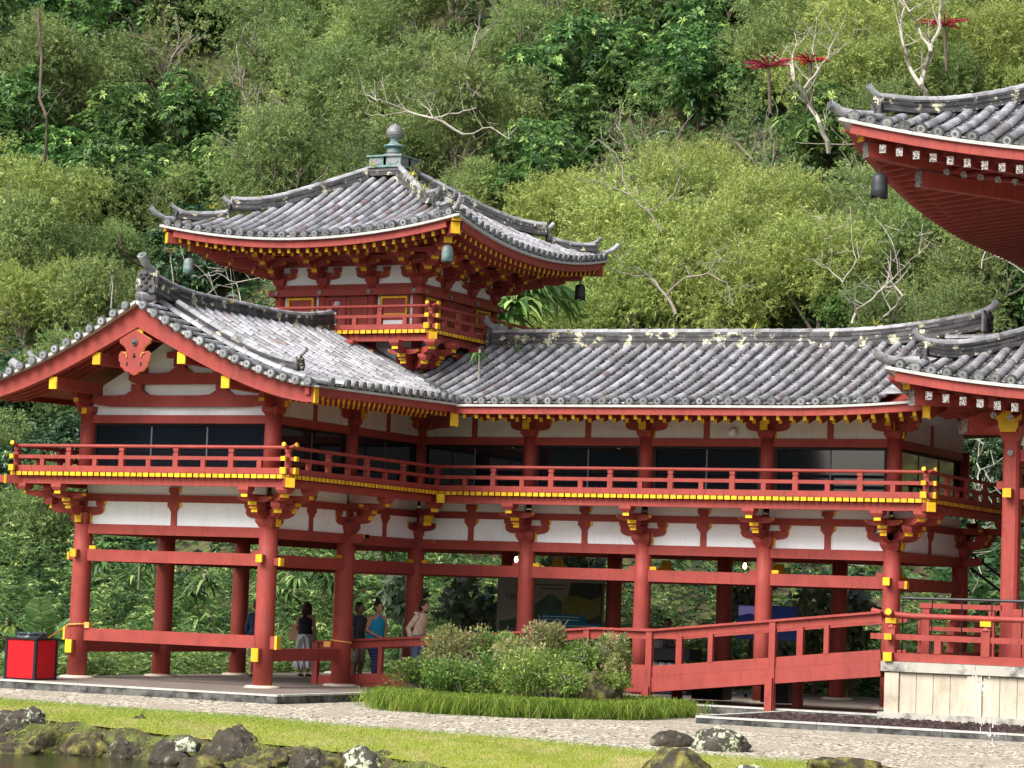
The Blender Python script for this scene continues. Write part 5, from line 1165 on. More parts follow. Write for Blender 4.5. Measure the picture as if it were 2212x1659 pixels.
# hills on the far side of the pond, behind the camera: they are what the dark windows mirror
mat('far_forest', (.022, .030, .014), .95, .6, .08)
mb = MB(); rows = []
for i in range(401):
    a = R(-100 + 200 * i / 400); dx, dy = math.sin(a), -math.cos(a); r = 170
    deg = math.degrees(a); h = 62 + 10 * math.sin(i * .14) + 5 * math.sin(i * .5) + 2 * math.sin(i * 1.7)
    h *= 1. if deg < -31.0 else .12
    rows.append([(29 + dx * r, -46 + dy * r, -1.6), (29 + dx * (r + 30), -46 + dy * (r + 30), h * .5), (29 + dx * (r + 70), -46 + dy * (r + 70), h)])
mb.grid(rows, 0); flat('far_hills', mb, ['far_forest'])
# ---- leaf makers
def unit(a): return a / np.maximum(np.linalg.norm(a, axis=1, keepdims=True), 1e-9)
def leafquads(C, Dv, L, Wd, rng, droop=.0, nrm=None):
    n = len(C); Dv = unit(Dv); ref = rng.normal(size=(n, 3)) if nrm is None else nrm + rng.normal(size=(n, 3)) * .35
    S_ = unit(np.cross(Dv, ref)); L = np.broadcast_to(L, (n,))[:, None]; Wd = np.broadcast_to(Wd, (n,))[:, None]
    mid = C + Dv * L * .5; tip = C + Dv * L; tip[:, 2] -= (L[:, 0] * droop)
    V = np.stack([C, mid + S_ * Wd / 2, tip, mid - S_ * Wd / 2], 1).reshape(-1, 3)
    return V, np.arange(4 * n).reshape(n, 4)
def lobes(rng, n, flat_=1., lo=.26, hi=.44, up=.0):
    out = []
    for i in range(n):
        d = rng.normal(size=3); d /= np.linalg.norm(d); d[2] = d[2] * .9 + .12 + up; rr = rng.uniform(.3, .78)
        out.append((np.array([d[0] * rr, d[1] * rr, d[2] * rr * flat_]), rng.uniform(lo, hi), rng.uniform(0, 1)))
    return out
def crown_mesh(kind, seed, n, mats, name='crown', nl=24, **kw):
    rng = np.random.default_rng(seed); LB = lobes(rng, nl, **kw); Cs = []; Ds = []; Ts = []; Ls = []; Ws = []; Ns = []
    for c, r, t in LB:
        k = int(n * (r / .34) ** 2 / nl)
        if kind == 'fine':
            d = unit(rng.normal(size=(k, 3))); d[:, 2] = d[:, 2] * 1. + .25; d = unit(d)
            q = 1 + .22 * np.sin(d[:, :1] * 7 + t * 9) * np.sin(d[:, 1:2] * 6 + t * 5) + .15 * np.sin(d[:, 2:3] * 11 + t * 3)
            m = max(1, k // 9); d = d[:m]; q = q[:m]
            p = c + d * r * (rng.uniform(.35, 1.0, (m, 1)) ** .5) * q * np.array([1, 1, .85])
            ax = unit(d * .8 + rng.normal(size=(m, 3)) * .4 + np.array([0, 0, .35])); P9 = np.repeat(p, 9, 0); A9 = np.repeat(ax, 9, 0); st = np.tile(np.linspace(0, 1, 9), m)[:, None]
            dr = A9 * .9 + rng.normal(size=(m * 9, 3)) * .5; Cs.append(P9 + A9 * st * .085); Ds.append(dr); tt = np.clip(t * .4 + rng.uniform(0, .5, m) + (rng.random(m) > .9) * .25, 0, 1)
            Ts.append(np.clip(np.repeat(tt, 9) + rng.uniform(-.12, .12, m * 9), 0, 1)); Ls.append(rng.uniform(.034, .066, m * 9)); Ws.append(rng.uniform(.010, .017, m * 9))
        else:
            m = max(1, k // 9); d = unit(rng.normal(size=(m, 3))); d[:, 2] = d[:, 2] + .3; d = unit(d)
            p = c + d * r * (rng.uniform(.45, 1.0, (m, 1)) ** .6) * np.array([1, 1, .85]); tt = np.clip(t * .25 + rng.uniform(0, .6, m) ** 1.5, 0, 1) + (rng.random(m) > .76) * rng.uniform(.2, .6, m)
            ax = unit(d + np.array([0, 0, .7])); P9 = np.repeat(p, 9, 0); A9 = np.repeat(ax, 9, 0)
            rv = rng.normal(size=(m * 9, 3)); rad = unit(rv - A9 * (rv * A9).sum(1, keepdims=True)); dr = rad + A9 * rng.uniform(.0, .7, (m * 9, 1))
            Cs.append(P9 + rad * .006); Ds.append(dr); Ts.append(np.clip(np.repeat(tt, 9) + rng.uniform(-.1, .1, m * 9), 0, 1)); Ls.append(rng.uniform(.07, .115, m * 9)); Ws.append(rng.uniform(.026, .040, m * 9)); Ns.append(A9)
    C = np.concatenate(Cs); Dv = np.concatenate(Ds); T = np.concatenate(Ts); L_ = np.concatenate(Ls); W_ = np.concatenate(Ws)
    V, F = leafquads(C, Dv, L_, W_, rng, .25 if kind != 'fine' else .35, np.concatenate(Ns) if Ns else None)
    return npmesh(name, V, F, T, mats)
def limbs(seed, R_=1., h=1.3, n=9, r0=.055, spread=.7, m=0, twigs=True):
    rnd = random.Random(seed); mb = MB(); tips = []
    def br(p, d, l, r, dep):
        pts = [p]; q = p.copy(); dd = d.copy(); k = 5
        for i in range(k):
            dd = (dd + Vector((rnd.uniform(-1, 1), rnd.uniform(-1, 1), rnd.uniform(-.6, .9))) * .26).normalized(); q = q + dd * l / k; pts.append(q.copy())
        mb.tube(pts, [r * (1 - .5 * i / k) for i in range(k + 1)], 5 if dep > 1 else 7, m)
        if dep < (3 if twigs else 2):
            for j in range(rnd.randint(2, 3)):
                t = pts[rnd.randint(2, k)]; nd = (dd + Vector((rnd.uniform(-1, 1), rnd.uniform(-1, 1), rnd.uniform(-.4, .8))) * spread).normalized(); br(t, nd, l * rnd.uniform(.55, .8), r * .52, dep + 1)
        else: tips.append(q)
    br(Vector((0, 0, -h)), Vector((rnd.uniform(-.15, .15), rnd.uniform(-.15, .15), 1)), h * .75, r0, 0)
    for k in range(n // 3): br(Vector((0, 0, -h * .35)), Vector((rnd.uniform(-1, 1), rnd.uniform(-1, 1), rnd.uniform(.4, 1))).normalized(), .5, r0 * .6, 1)
    return mb, tips
def proto(name, kind, seed, n, leaf, bark, **kw):
    t = bpy.data.objects.new(name, None); COL.objects.link(t)
    mb, _ = limbs(seed, m=0); o = mb.build('trunk', [bark], t)
    c = crown_mesh(kind, seed + 50, n, [leaf], **kw); c.parent = t
    t.location = (0, 60, -80); return t
PR = {'F': [proto('feathery_tree', 'fine', s_, 34000, 'leaf_fine', 'mid_bark', nl=26) for s_ in (1, 2, 3)],
      'Y': [proto('feathery_tree', 'fine', s_, 34000, 'leaf_fine_yellow', 'mid_bark', nl=24) for s_ in (11, 12)],
      'B': [proto('broadleaf_tree', 'broad', s_, 9500, 'leaf_broad', 'bark', nl=22) for s_ in (21, 22, 23)],
      'K': [proto('broadleaf_tree', 'broad', s_, 10500, 'leaf_dark', 'bark', nl=20) for s_ in (31, 32)],
      'S': [proto('sparse_tree', 'fine', s_, 9500, 'leaf_fine', 'mid_bark', nl=22, lo=.16, hi=.28) for s_ in (41, 42)]}
LOOK = {'F': ('feathery_tree', 'olive-green feathery tree', 'feathery trees on the hillside'), 'Y': ('feathery_tree', 'yellow-green feathery tree', 'feathery trees on the hillside'), 'B': ('broadleaf_tree', 'bright green broad-leaved tree', 'broad-leaved trees on the hillside'),
        'K': ('broadleaf_tree', 'dark green broad-leaved tree', 'broad-leaved trees on the hillside'), 'S': ('sparse_tree', 'thin pale-limbed olive tree', 'sparse trees on the hillside')}
def hit(u, v, r_px):
    d = ray(u, v); lo, hi = 55, 330
    def f(t): p = CAM + d * t; r = r_px * t / FPX; return p.z - r * .75 - .4 - hz(p.x, p.y)
    for _ in range(50):
        m = (lo + hi) / 2
        if f(m) > 0: lo = m
        else: hi = m
    return CAM + d * lo, r_px * lo / FPX
rt = random.Random(5); TL = []
def species(u, v):
    a = rt.random()
    if v > 800: return 'K' if a < .5 else 'F'
    if u < 260 and v > 470: return 'F' if a < .7 else 'Y'
    if u < 450 and v < 480: return 'B' if a < .84 else ('F' if a < .90 else 'S')
    if u < 620 and v > 440: return 'K' if a < .6 else 'F'
    if 1140 < u < 1660 and v < 330: return 'B' if a < .82 else ('F' if a < .93 else 'S')
    if 1040 < u < 1300 and 300 < v < 470: return 'B' if a < .6 else 'K'
    if u > 1700 and 60 < v < 240: return 'Y' if a < .7 else 'F'
    if 1150 < u < 1700 and v > 400: return 'Y' if a < .8 else 'F'
    if u >= 1640 and v > 260: return 'F' if a < .55 else ('Y' if a < .75 else ('S' if a < .87 else 'B'))
    return 'F' if a < .82 else 'S'
BANDS = [(-70, 'topmost'), (25, 'second'), (110, 'third'), (200, 'fourth'), (295, 'fifth'), (390, 'sixth'), (485, 'seventh'), (580, 'eighth'), (670, 'ninth'), (860, 'tenth'), (960, 'eleventh'), (1070, 'twelfth'), (1180, 'thirteenth')]
for bi, (v0, bn_) in enumerate(BANDS):
    u = -110 + rt.uniform(0, 60); row = []
    while u < 2330:
        v = v0 + rt.uniform(-38, 38); sp_ = species(u, v); r = rt.uniform(76, 140) * (1.2 if sp_ in 'FY' else 1.0)
        ok = True
        if v0 > 560 and 640 < u < 1060: ok = False
        if v0 > 660 and 230 < u < 1050: ok = False
        if v0 > 380 and 470 < u < 1160 and v0 < 600 and not (v0 < 400): ok = u < 560 or u > 1120 or v0 > 480 and u < 600
        if v0 > 800 and (u > 200 and u < 2040 or u > 2200): ok = False
        if v0 > 260 and u > 1990 and v0 < 420: ok = u < 2110
        if ok: row.append((u, v, r, sp_))
        u += r * rt.uniform(1.2, 1.75)
    TL.append(row)
SPECIAL = [(1395, 565, 165, 'Y', 'broad domed yellow-green feathery tree right of the turret roof'), (1500, 455, 105, 'Y', 'yellow-green feathery tree just above the broad domed one'), (120, 590, 125, 'F', 'large olive feathery tree left of the gable ridge ornament'),
           (30, 560, 105, 'F', 'olive feathery tree cut by the left picture edge beside the gable'), (1640, 610, 120, 'Y', 'feathery tree with golden tips above the middle of the long ridge'), (1960, 520, 120, 'F', 'olive feathery tree under the hall eave with grey twigs before it'),
           (1900, 180, 120, 'Y', 'golden feathery tree behind the forked bare tree'), (700, 150, 110, 'F', 'rounded olive feathery tree left above the turret finial'), (960, 255, 105, 'S', 'flat-topped golden tree with bare spreading limbs above the finial'), (860, 345, 75, 'S', 'thin golden tree directly behind the turret finial')]
SW = {}
def place(u, v, r, sp_, label, g=True, zs=1.):
    P, rm = hit(u, v, r); i = SW.get(sp_, 0); SW[sp_] = i + 1; pr = PR[sp_][i % len(PR[sp_])]
    o = dup(pr, P, rt.uniform(0, 6.28), (rm * 1.12, rm * 1.12, rm * 1.12 * zs), label, 'tree', LOOK[sp_][2] if g else None); return o
ORD = 'first second third fourth fifth sixth seventh eighth ninth tenth eleventh twelfth thirteenth fourteenth fifteenth sixteenth seventeenth eighteenth nineteenth twentieth twenty-first twenty-second twenty-third twenty-fourth twenty-fifth twenty-sixth twenty-seventh'.split()
for row, (v0, bn_) in zip(TL, BANDS):
    for k, (u, v, r, sp_) in enumerate(row):
        o = place(u, v, r, sp_, '%s, %s from left in the %s row of the slope' % (LOOK[sp_][1], ORD[min(k, 26)], bn_))
for u, v, r, sp_, lb in SPECIAL: place(u, v, r, sp_, lb)
for l in PR.values():
    for t in l:
        for c in list(t.children): bpy.data.objects.remove(c)
        bpy.data.objects.remove(t)
# ---- undergrowth covering the slope (one uncountable mass)
def scatter_px(n, u0, u1, v0, v1, rng, lift=(0, .6)):
    out = []
    while len(out) < n:
        u, v = rng.uniform(u0, u1), rng.uniform(v0, v1); P, _ = hit(u, v, 1); out.append(P)
    return out
rng = np.random.default_rng(3); pts = scatter_px(4200, -120, 2330, -150, 1290, rng) + scatter_px(1500, -100, 330, 800, 1340, rng) + scatter_px(500, 2060, 2240, 850, 1340, rng)
C = np.array([[p.x, p.y, hz(p.x, p.y)] for p in pts]); k = 9
C9 = np.repeat(C + rng.normal(size=C.shape) * .15, k, 0) + np.stack([rng.normal(size=len(C) * k) * .25, rng.normal(size=len(C) * k) * .25, rng.uniform(0, .9, len(C) * k)], 1)
Dv = rng.normal(size=C9.shape); Dv[:, 2] = np.abs(Dv[:, 2]) * .6
V, F = leafquads(C9, Dv, rng.uniform(.35, .7, len(C9)), rng.uniform(.10, .2, len(C9)), rng, .3); o = npmesh('hillside_undergrowth', V, F, np.clip(np.repeat(rng.uniform(0, .6, len(C)), k) + rng.uniform(0, .3, len(C9)), 0, 1), ['leaf_dark']); tag(o, 'dark leafy undergrowth covering the forested hillside', 'undergrowth', kind='stuff')
# denser ferns and leaves on the bank behind the open ground storey
n = 26000; x = rng.uniform(-26, 17, n); y = 14.6 + rng.uniform(0, 1, n) ** 1.2 * 7; top = 1.1 + .9 * np.sin(x * .9) * np.sin(y * 1.3 + x * .4) + (y - 14.6) * .20
z = np.array([hz(a, b) for a, b in zip(x, y)]) + rng.uniform(0, 1, n) ** .7 * top
C = np.stack([x, y, z], 1); k = 6; C6 = np.repeat(C, k, 0); ang = np.tile(np.arange(k) * 1.05, n) + np.repeat(rng.uniform(0, 6, n), k)
Dv = np.stack([np.cos(ang), np.sin(ang), rng.uniform(-.2, .9, n * k)], 1); tint = np.clip(np.repeat(.35 * np.abs(np.sin(x * 1.7 + y)) + rng.uniform(0, 1, n) ** 2.2 * .75, k), 0, 1)
V, F = leafquads(C6, Dv, rng.uniform(.10, .26, n * k), rng.uniform(.035, .075, n * k), rng, .35); o = npmesh('bank_foliage', V, F, tint, ['leaf_fern']); tag(o, 'mass of mid-green ferns and leaves on the bank behind the gallery', 'undergrowth', kind='stuff')
# low plants growing right up to the side of the stone floor
n = 5200; x = -5.3 - rng.uniform(0, 1, n) ** 1.4 * 7; y = rng.uniform(-1.4, 14, n); h_ = .18 + .45 * np.abs(np.sin(x * 1.3 + y * .9)) + np.maximum(0, (y - 8) * .12); C = np.stack([x, y, -.19 + rng.uniform(0, 1, n) ** .7 * h_], 1); k = 6
C6 = np.repeat(C, k, 0); ang = np.tile(np.arange(k) * 1.05, n) + np.repeat(rng.uniform(0, 6, n), k); Dv = np.stack([np.cos(ang), np.sin(ang), rng.uniform(.1, 1.2, n * k)], 1)
V, F = leafquads(C6, Dv, rng.uniform(.08, .20, n * k), rng.uniform(.025, .05, n * k), rng, .3); o = npmesh('low_foliage', V, F, np.clip(np.repeat(rng.uniform(.1, .8, n), k) + rng.uniform(0, .2, n * k), 0, 1), ['leaf_fern']); tag(o, 'low green foliage growing along the left side of the stone floor', 'undergrowth', kind='stuff')
# ---- bare and dead trees
def dead(u, v, base_uv, h_px, label, seed, m='pale_bark', cat='tree', y=None, spread=.9, r0=.04, n=9, name='dead_tree', tw=True, depth=0, lean=(0, 0)):
    P, _ = hit(u, v, 60); P = P - (P - CAM).normalized() * (6 + depth); dist = (P - CAM).length; h = h_px * dist / FPX
    t = thing(name, label, cat, P, None); mb, tips = limbs(seed, 1., 1.0, n, r0, spread, 0, tw); o = mb.build('trunk', [m], t); t.scale = (h * .55,) * 3; t.rotation_euler = (lean[0], lean[1], seed); return t
def path_tree(paths, y, m, label, name='dead_tree', r=1.):
    """limbs drawn as polylines in a real upright plane region, with their own depth spread"""
    t = thing(name, label, 'tree', (0, 0, 0)); rn = random.Random(len(label)); mb = MB(); first = None; cache = {}
    for pl, r0, r1 in paths:
        pts = []; n_ = len(pl)
        r0 = r0 * .42; r1 = r1 * .38
        for i, (u, v) in enumerate(pl):
            if (u, v) in cache: p = cache[(u, v)]
            else: p = on_plane('y', y + (rn.uniform(-.5, .5) if i else 0), u, v); cache[(u, v)] = p
            pts.append(p)
            if first is None: first = p
        Q = [pts[0]]
        for a, b in zip(pts[:-1], pts[1:]):
            L = (b - a).length
            for s_ in (.33, .66): Q.append(a.lerp(b, s_) + Vector((rn.uniform(-1, 1), rn.uniform(-1, 1), rn.uniform(-1, 1))) * L * .06)
            Q.append(b)
        mb.tube(Q, [(r0 + (r1 - r0) * i / (len(Q) - 1)) * r for i in range(len(Q))], 7, 0)
        for i in range(2, len(Q), 2):
            if True: d = Vector((rn.uniform(-1, 1), rn.uniform(-1, 1), rn.uniform(-.2, 1))).normalized(); mb.tube([Q[i], Q[i] + d * .35 + Z * .1, Q[i] + d * .7 + Z * .35], [r1 * .7 + .005, r1 * .5, .008], 5, 0); d2 = Vector((rn.uniform(-1, 1), rn.uniform(-1, 1), rn.uniform(-.4, 1))).normalized(); mb.tube([Q[i] + d * .35 + Z * .1, Q[i] + d * .35 + d2 * .5 + Z * .2], [.012, .006], 4, 0)
    mb.build('trunk', [m], t); return t
path_tree([([(1790, 330), (1770, 265), (1745, 225), (1715, 175), (1708, 140)], .17, .09), ([(1745, 225), (1738, 190), (1768, 150), (1790, 120), (1800, 90)], .11, .05), ([(1715, 175), (1712, 120), (1722, 90), (1715, 70)], .08, .03), ([(1712, 120), (1690, 98)], .05, .02), ([(1768, 150), (1755, 110), (1762, 75), (1775, 60)], .06, .02), ([(1790, 120), (1815, 105), (1840, 92)], .04, .015)], 27, 'pale_bark', 'pale bare dead tree standing left of the hall roof corner')
path_tree([([(2008, 222), (1990, 185), (1998, 150), (2010, 110), (2030, 60), (2032, 10), (2036, -30)], .20, .09), ([(1990, 185), (1965, 145), (1952, 100), (1945, 60), (1955, 15), (1950, -20)], .14, .07), ([(2010, 110), (1985, 60), (1965, 25), (1940, -10)], .10, .05), ([(1965, 25), (2000, 0), (2020, -15)], .05, .03)], 27, 'pale_bark', 'tall pale forked tree behind the ridge of the hall roof')
path_tree([([(1040, 210), (1012, 190), (1005, 150), (1020, 110), (1035, 60), (1040, 20)], .16, .07), ([(1020, 110), (1060, 60), (1080, 30)], .08, .03), ([(1005, 150), (985, 120)], .06, .02)], 46, 'mid_bark', 'grey leaning trunk among the feathery trees above the finial')
path_tree([([(1000, 290), (935, 255), (880, 240), (820, 215), (790, 205)], .11, .04), ([(880, 240), (830, 250), (790, 245)], .06, .02), ([(935, 255), (990, 245), (1030, 232)], .09, .04), ([(935, 255), (925, 235), (905, 215)], .05, .02), ([(1000, 290), (1060, 275), (1100, 300)], .07, .03)], 33, 'pale_bark', 'wide bare grey limbs spreading behind the turret finial')
path_tree([([(1430, 500), (1400, 455), (1360, 420), (1330, 330)], .09, .04), ([(1400, 455), (1445, 430), (1500, 440)], .06, .03), ([(1360, 420), (1310, 400), (1250, 385)], .06, .03), ([(1330, 330), (1290, 300), (1260, 330)], .05, .02), ([(1445, 430), (1470, 380), (1440, 320)], .05, .02)], 31, 'mid_bark', 'tangle of bare curving branches above the domed yellow-green tree')
path_tree([([(1460, 680), (1440, 640), (1405, 600), (1370, 575)], .12, .05), ([(1440, 640), (1480, 600), (1530, 590), (1570, 610), (1585, 660)], .09, .03), ([(1405, 600), (1350, 590), (1320, 580)], .05, .02), ([(1530, 590), (1545, 560), (1600, 570)], .05, .02)], 21.5, 'mid_bark', 'dark forking trunk inside the domed yellow-green tree')
path_tree([([(1840, 700), (1850, 668), (1880, 650), (1905, 625), (1930, 618)], .09, .07), ([(1930, 618), (1950, 640), (1925, 670), (1905, 692)], .07, .05), ([(1905, 625), (1940, 590), (1985, 550)], .05, .02), ([(1850, 668), (1820, 610), (1790, 580), (1765, 560)], .05, .02), ([(1820, 610), (1850, 560), (1840, 500)], .04, .015), ([(1940, 590), (1930, 530), (1900, 480)], .04, .015), ([(1790, 580), (1800, 530), (1780, 480)], .03, .012), ([(1985, 550), (2010, 520)], .03, .012)], 22, 'pale_bark', 'twisted pale dead tree rising behind the right half of the long ridge')
path_tree([([(2095, 500), (2130, 540), (2170, 560), (2230, 600)], .07, .05), ([(2130, 540), (2120, 580)], .05, .03)], 20, 'pale_bark', 'pale arching branch emerging below the hall upper eave')
path_tree([([(2105, 1130), (2100, 1090), (2115, 1050), (2110, 1000), (2125, 960)], .06, .04), ([(2105, 1090), (2135, 1095), (2165, 1070)], .04, .02), ([(2100, 1290), (2120, 1240), (2110, 1200), (2135, 1165), (2160, 1150)], .05, .02), ([(2135, 1165), (2105, 1170), (2080, 1150)], .03, .02)], 17.5, 'pale_bark', 'pale crooked branches between the gallery end and the hall post')
path_tree([([(1390, 1460), (1400, 1400), (1420, 1340), (1450, 1300), (1500, 1275)], .04, .02), ([(1400, 1400), (1440, 1370), (1490, 1350)], .03, .015), ([(1420, 1340), (1380, 1300), (1350, 1260)], .03, .015), ([(1450, 1300), (1430, 1260), (1460, 1220)], .03, .012), ([(1400, 1400), (1360, 1360), (1345, 1300)], .03, .012), ([(1440, 1370), (1470, 1320)], .02, .01), ([(1380, 1300), (1370, 1250)], .02, .01)], 13.6, 'pale_bark', 'leafless twiggy bush behind the second corridor column', 'bare_bush')
path_tree([([(95, 350), (100, 250), (90, 120), (85, 20)], .16, .12), ([(100, 250), (140, 190)], .06, .03)], 34, 'bark', 'dark straight trunk among the bright broad-leaved trees at far left')
path_tree([([(560, 690), (520, 660), (470, 640), (400, 650)], .06, .03), ([(520, 660), (510, 610), (470, 590), (430, 600)], .05, .02), ([(510, 610), (560, 600), (590, 620)], .04, .02), ([(470, 640), (450, 600), (420, 570)], .03, .015)], 22, 'pale_bark', 'tangle of thin pale twigs left of the turret')
# red flower spikes of umbrella trees
def spikes(u, v, y, n, L, label):
    L = L * .8
    p = on_plane('y', y, u, v); t = thing('umbrella_tree_flower', label, 'flower spike', p, 'red flower spikes on the hillside'); rn = random.Random(int(u)); mb = MB()
    for i in range(n):
        a = 2 * math.pi * i / n; d = Vector((math.cos(a), math.sin(a), rn.uniform(.05, .35))).normalized(); l = L * rn.uniform(.75, 1.1); e = d * l; mb.tube([(0, 0, 0), e * .5 + Z * .06, e - Z * .03 * l], [.016, .026, .012], 6, 0)
        for k in range(8): q = e * (.2 + .1 * k); s_ = Vector((rn.uniform(-1, 1), rn.uniform(-1, 1), rn.uniform(-.3, 1))).normalized() * .07; mb.tube([q, q + s_], [.018, .01], 5, 0)
    mb.build('spikes', ['leaf_red'], t); mb = MB(); mb.tube([(0, 0, 0), (.1, 0, -1.4)], .05, 7, 0); mb.build('stem', ['bark'], t)
spikes(1660, 145, 26, 15, 1.1, 'red starburst flower spikes left of the pale dead tree'); spikes(1750, 135, 27, 13, .85, 'red flower spikes seen behind the pale dead tree'); spikes(2040, 55, 30, 15, 1.0, 'crimson flower spikes beside the tall forked tree')
# big strap-leaved plants behind the turret
def rosette(mb, c, n, L, W_, rn, up=.5, droop=.6, seg=4):
    for i in range(n):
        a = rn.uniform(0, 6.28); d = Vector((math.cos(a), math.sin(a), 0)); s_ = Z.cross(d); l = L * rn.uniform(.7, 1.1); u_ = rn.uniform(up * .5, up * 1.4); rows = []
        for k in range(seg + 1):
            t = k / seg; w = W_ * math.sin(math.pi * min(1, .12 + t * .88)) ** .7 / 2; p = Vector(c) + d * l * t + Z * (l * u_ * t - l * droop * t * t); rows.append([p - s_ * w, p + s_ * w])
        mb.grid(rows, 0, rn.random())
    return mb
def plant(name, label, cat, p, n, L, W_, m, seed, up=.5, droop=.6, tiers=1, th=.3, group=None, stem=0.):
    t = thing(name, label, cat, p, group); rn = random.Random(seed); mb = MB()
    for k in range(tiers): rosette(mb, (rn.uniform(-.1, .1) * tiers, rn.uniform(-.1, .1) * tiers, stem + th * k), n, L, W_, rn, up, droop)
    mb.build('leaves', [m], t)
    if stem or tiers > 1: mb = MB(); mb.tube([(0, 0, -.3), (0, 0, stem + th * tiers)], .03, 6, 0); mb.build('stem', ['mid_bark'], t)
    return t
for i, (u, v, y, lb) in enumerate(((1130, 640, 19, 'glossy strap-leaved plant right of the turret body'), (1165, 620, 20, 'strap-leaved plant under the far eave corner of the turret'), (1105, 690, 18, 'drooping dark strap-leaved plant beside the turret railing'), (1200, 650, 22, 'strap-leaved plant left of the far wind bell'),
                                   (1740, 280, 30, 'star-shaped palm-like plant below the pale dead tree'), (1700, 260, 31, 'palm-like rosette left below the pale dead tree'), (2090, 470, 26, 'dark palm-like rosette under the hall eave'))):
    plant('strap_leaf_plant', lb, 'plant', on_plane('y', y, u, v), 34 if i < 4 else 18, 1.2 if i < 4 else .8, .16 if i < 4 else .09, 'leaf_broad', 70 + i, .7, 1.0, 2 if i < 4 else 1, .35, 'strap-leaved plants')
# large round-leaved shrubs behind the corridor
def bigleaf(u, v, y, rpx, label, seed, m='leaf_grey'):
    p = on_plane('y', y, u, v); r = rpx * (p - CAM).length / FPX; t = thing('large_leaf_shrub', label, 'shrub', p, 'large-leaved shrubs behind the corridor'); rng = np.random.default_rng(seed); k = 70
    c = unit(rng.normal(size=(k, 3))) * rng.uniform(.4, 1, (k, 1)) * r; ax = unit(c + np.array([0, -.5, .2]) * r); n_ = 7; C = np.repeat(c, n_, 0); A = np.repeat(ax, n_, 0); rv = rng.normal(size=(k * n_, 3)); rad = unit(rv - A * (rv * A).sum(1, keepdims=True)); Dv = rad + A * .4; Dv[:, 2] -= .3
    rows = []; L_ = rng.uniform(.22, .34, k * n_); S_ = unit(np.cross(Dv, A)); Dv = unit(Dv); Ls = L_[:, None]; Wd = Ls * .42
    V = np.stack([C, C + Dv * Ls * .35 + S_ * Wd * .42, C + Dv * Ls * .75 + S_ * Wd * .40, C + Dv * Ls, C + Dv * Ls * .75 - S_ * Wd * .40, C + Dv * Ls * .35 - S_ * Wd * .42], 1).reshape(-1, 3)
    o = npmesh('leaves', V, np.arange(6 * len(C)).reshape(-1, 6), rng.random(len(C)), [m], t)
    mb = MB(); mb.tube([(0, 0, -p.z - .2), (.1, 0, 0), (0, 0, r * .6)], [.06, .04, .02], 7, 0)
    for i in range(0, 60, 2): mb.tube([(0, 0, -.2), tuple(c[i])], [.02, .008], 4, 0)
    mb.build('stem', ['bark'], t)
for a in ((1000, 1300, 13.2, 75, 'large-leaved shrub right of the inner corner column', 1), (1060, 1340, 13.6, 60, 'large-leaved shrub left of the poster board', 2), (870, 1290, 14, 55, 'large-leaved shrub behind the people on the ramp', 3), (1760, 1320, 13, 85, 'large-leaved shrub right of the blue screen', 4), (1620, 1290, 13.8, 55, 'large-leaved shrub above the blue screen', 5),
          (1840, 1330, 13.6, 60, 'large-leaved shrub left of the last corridor column', 6), (1680, 1400, 13.4, 45, 'low large-leaved shrub under the blue screen', 7), (1250, 1215, 14.5, 80, 'large-leaved shrub glimpsed under the ceiling above the poster board', 8)): bigleaf(*a)
for i, (u, v, y, lb) in enumerate(((440, 1290, 15, 'fern clump between the two left back columns'), (250, 1400, 14.6, 'fern clump behind the left front column'), (620, 1290, 14.8, 'fern clump above the woman with the bag'), (700, 1270, 15.4, 'fern clump left of the second arm column'), (600, 1390, 14, 'yellow-green fern right of the front column'),
                                   (830, 1220, 15, 'fern clump above the people on the ramp'), (450, 1380, 14, 'low fern between the back columns'), (1560, 1400, 13.6, 'pale-leaved plant left of the third corridor column'), (1390, 1410, 13.6, 'bright-leaved plant behind the stall table'), (1760, 1420, 13.6, 'bright-leaved plant right of the third column'), (1860, 1420, 13.8, 'bright-leaved plant beside the hall base'),
                                   (12, 1400, 1, 'bright-leaved plant at the left edge behind the litter bin'), (300, 1250, 15.5, 'tall fern clump behind the left bay'), (200, 1220, 16, 'fern clump left of the front column'))):
    p = on_plane('y', y, u, v); plant('fern_plant', lb, 'fern', p, 26, .75, .09, 'leaf_fern' if i not in (7, 8, 9, 10, 11) else 'leaf_bush', 90 + i, .8, 1.0, 3, .22, 'ferns behind the gallery')
# feather-leaved cycad beside the left column
def frond(mb, c, d, L, rn, W_=.34, nl=17, arch=.5, lift=1.):
    d = Vector(d).normalized(); s_ = Z.cross(d).normalized(); P = [Vector(c) + d * L * t + Z * (L * lift * t - L * arch * t * t) for t in [k / 10 for k in range(11)]]; mb.tube(P, [.018 * (1 - .07 * k) for k in range(11)], 5, 0, .3)
    for k in range(nl):
        t = .12 + .86 * k / nl; i = min(9, int(t * 10)); f = t * 10 - i; p = P[i].lerp(P[i + 1], f); tg = (P[i + 1] - P[i]).normalized(); l = W_ * math.sin(math.pi * min(1, .25 + .7 * t)) + .03
        for q in (-1, 1):
            e = (s_ * q + tg * .75 - Z * .12).normalized(); n_ = e.cross(tg).normalized(); w = tg * .052
            mb.add([p, p + e * l * .5 + w, p + e * l, p + e * l * .5 - w], [(0, 1, 2, 3)], 0, rn.random())
t = thing('cycad', 'feather-leaved cycad arching over the litter bin beside the left column', 'cycad', (-6.0, .6, .12)); rn = random.Random(8); mb = MB()
for k in range(11):
    a = k * 6.283 / 11 + .2; frond(mb, (0, 0, .35), (math.cos(a), math.sin(a), 0), rn.uniform(.9, 1.35), rn, lift=rn.uniform(.5, 1.3), arch=rn.uniform(.5, .9))
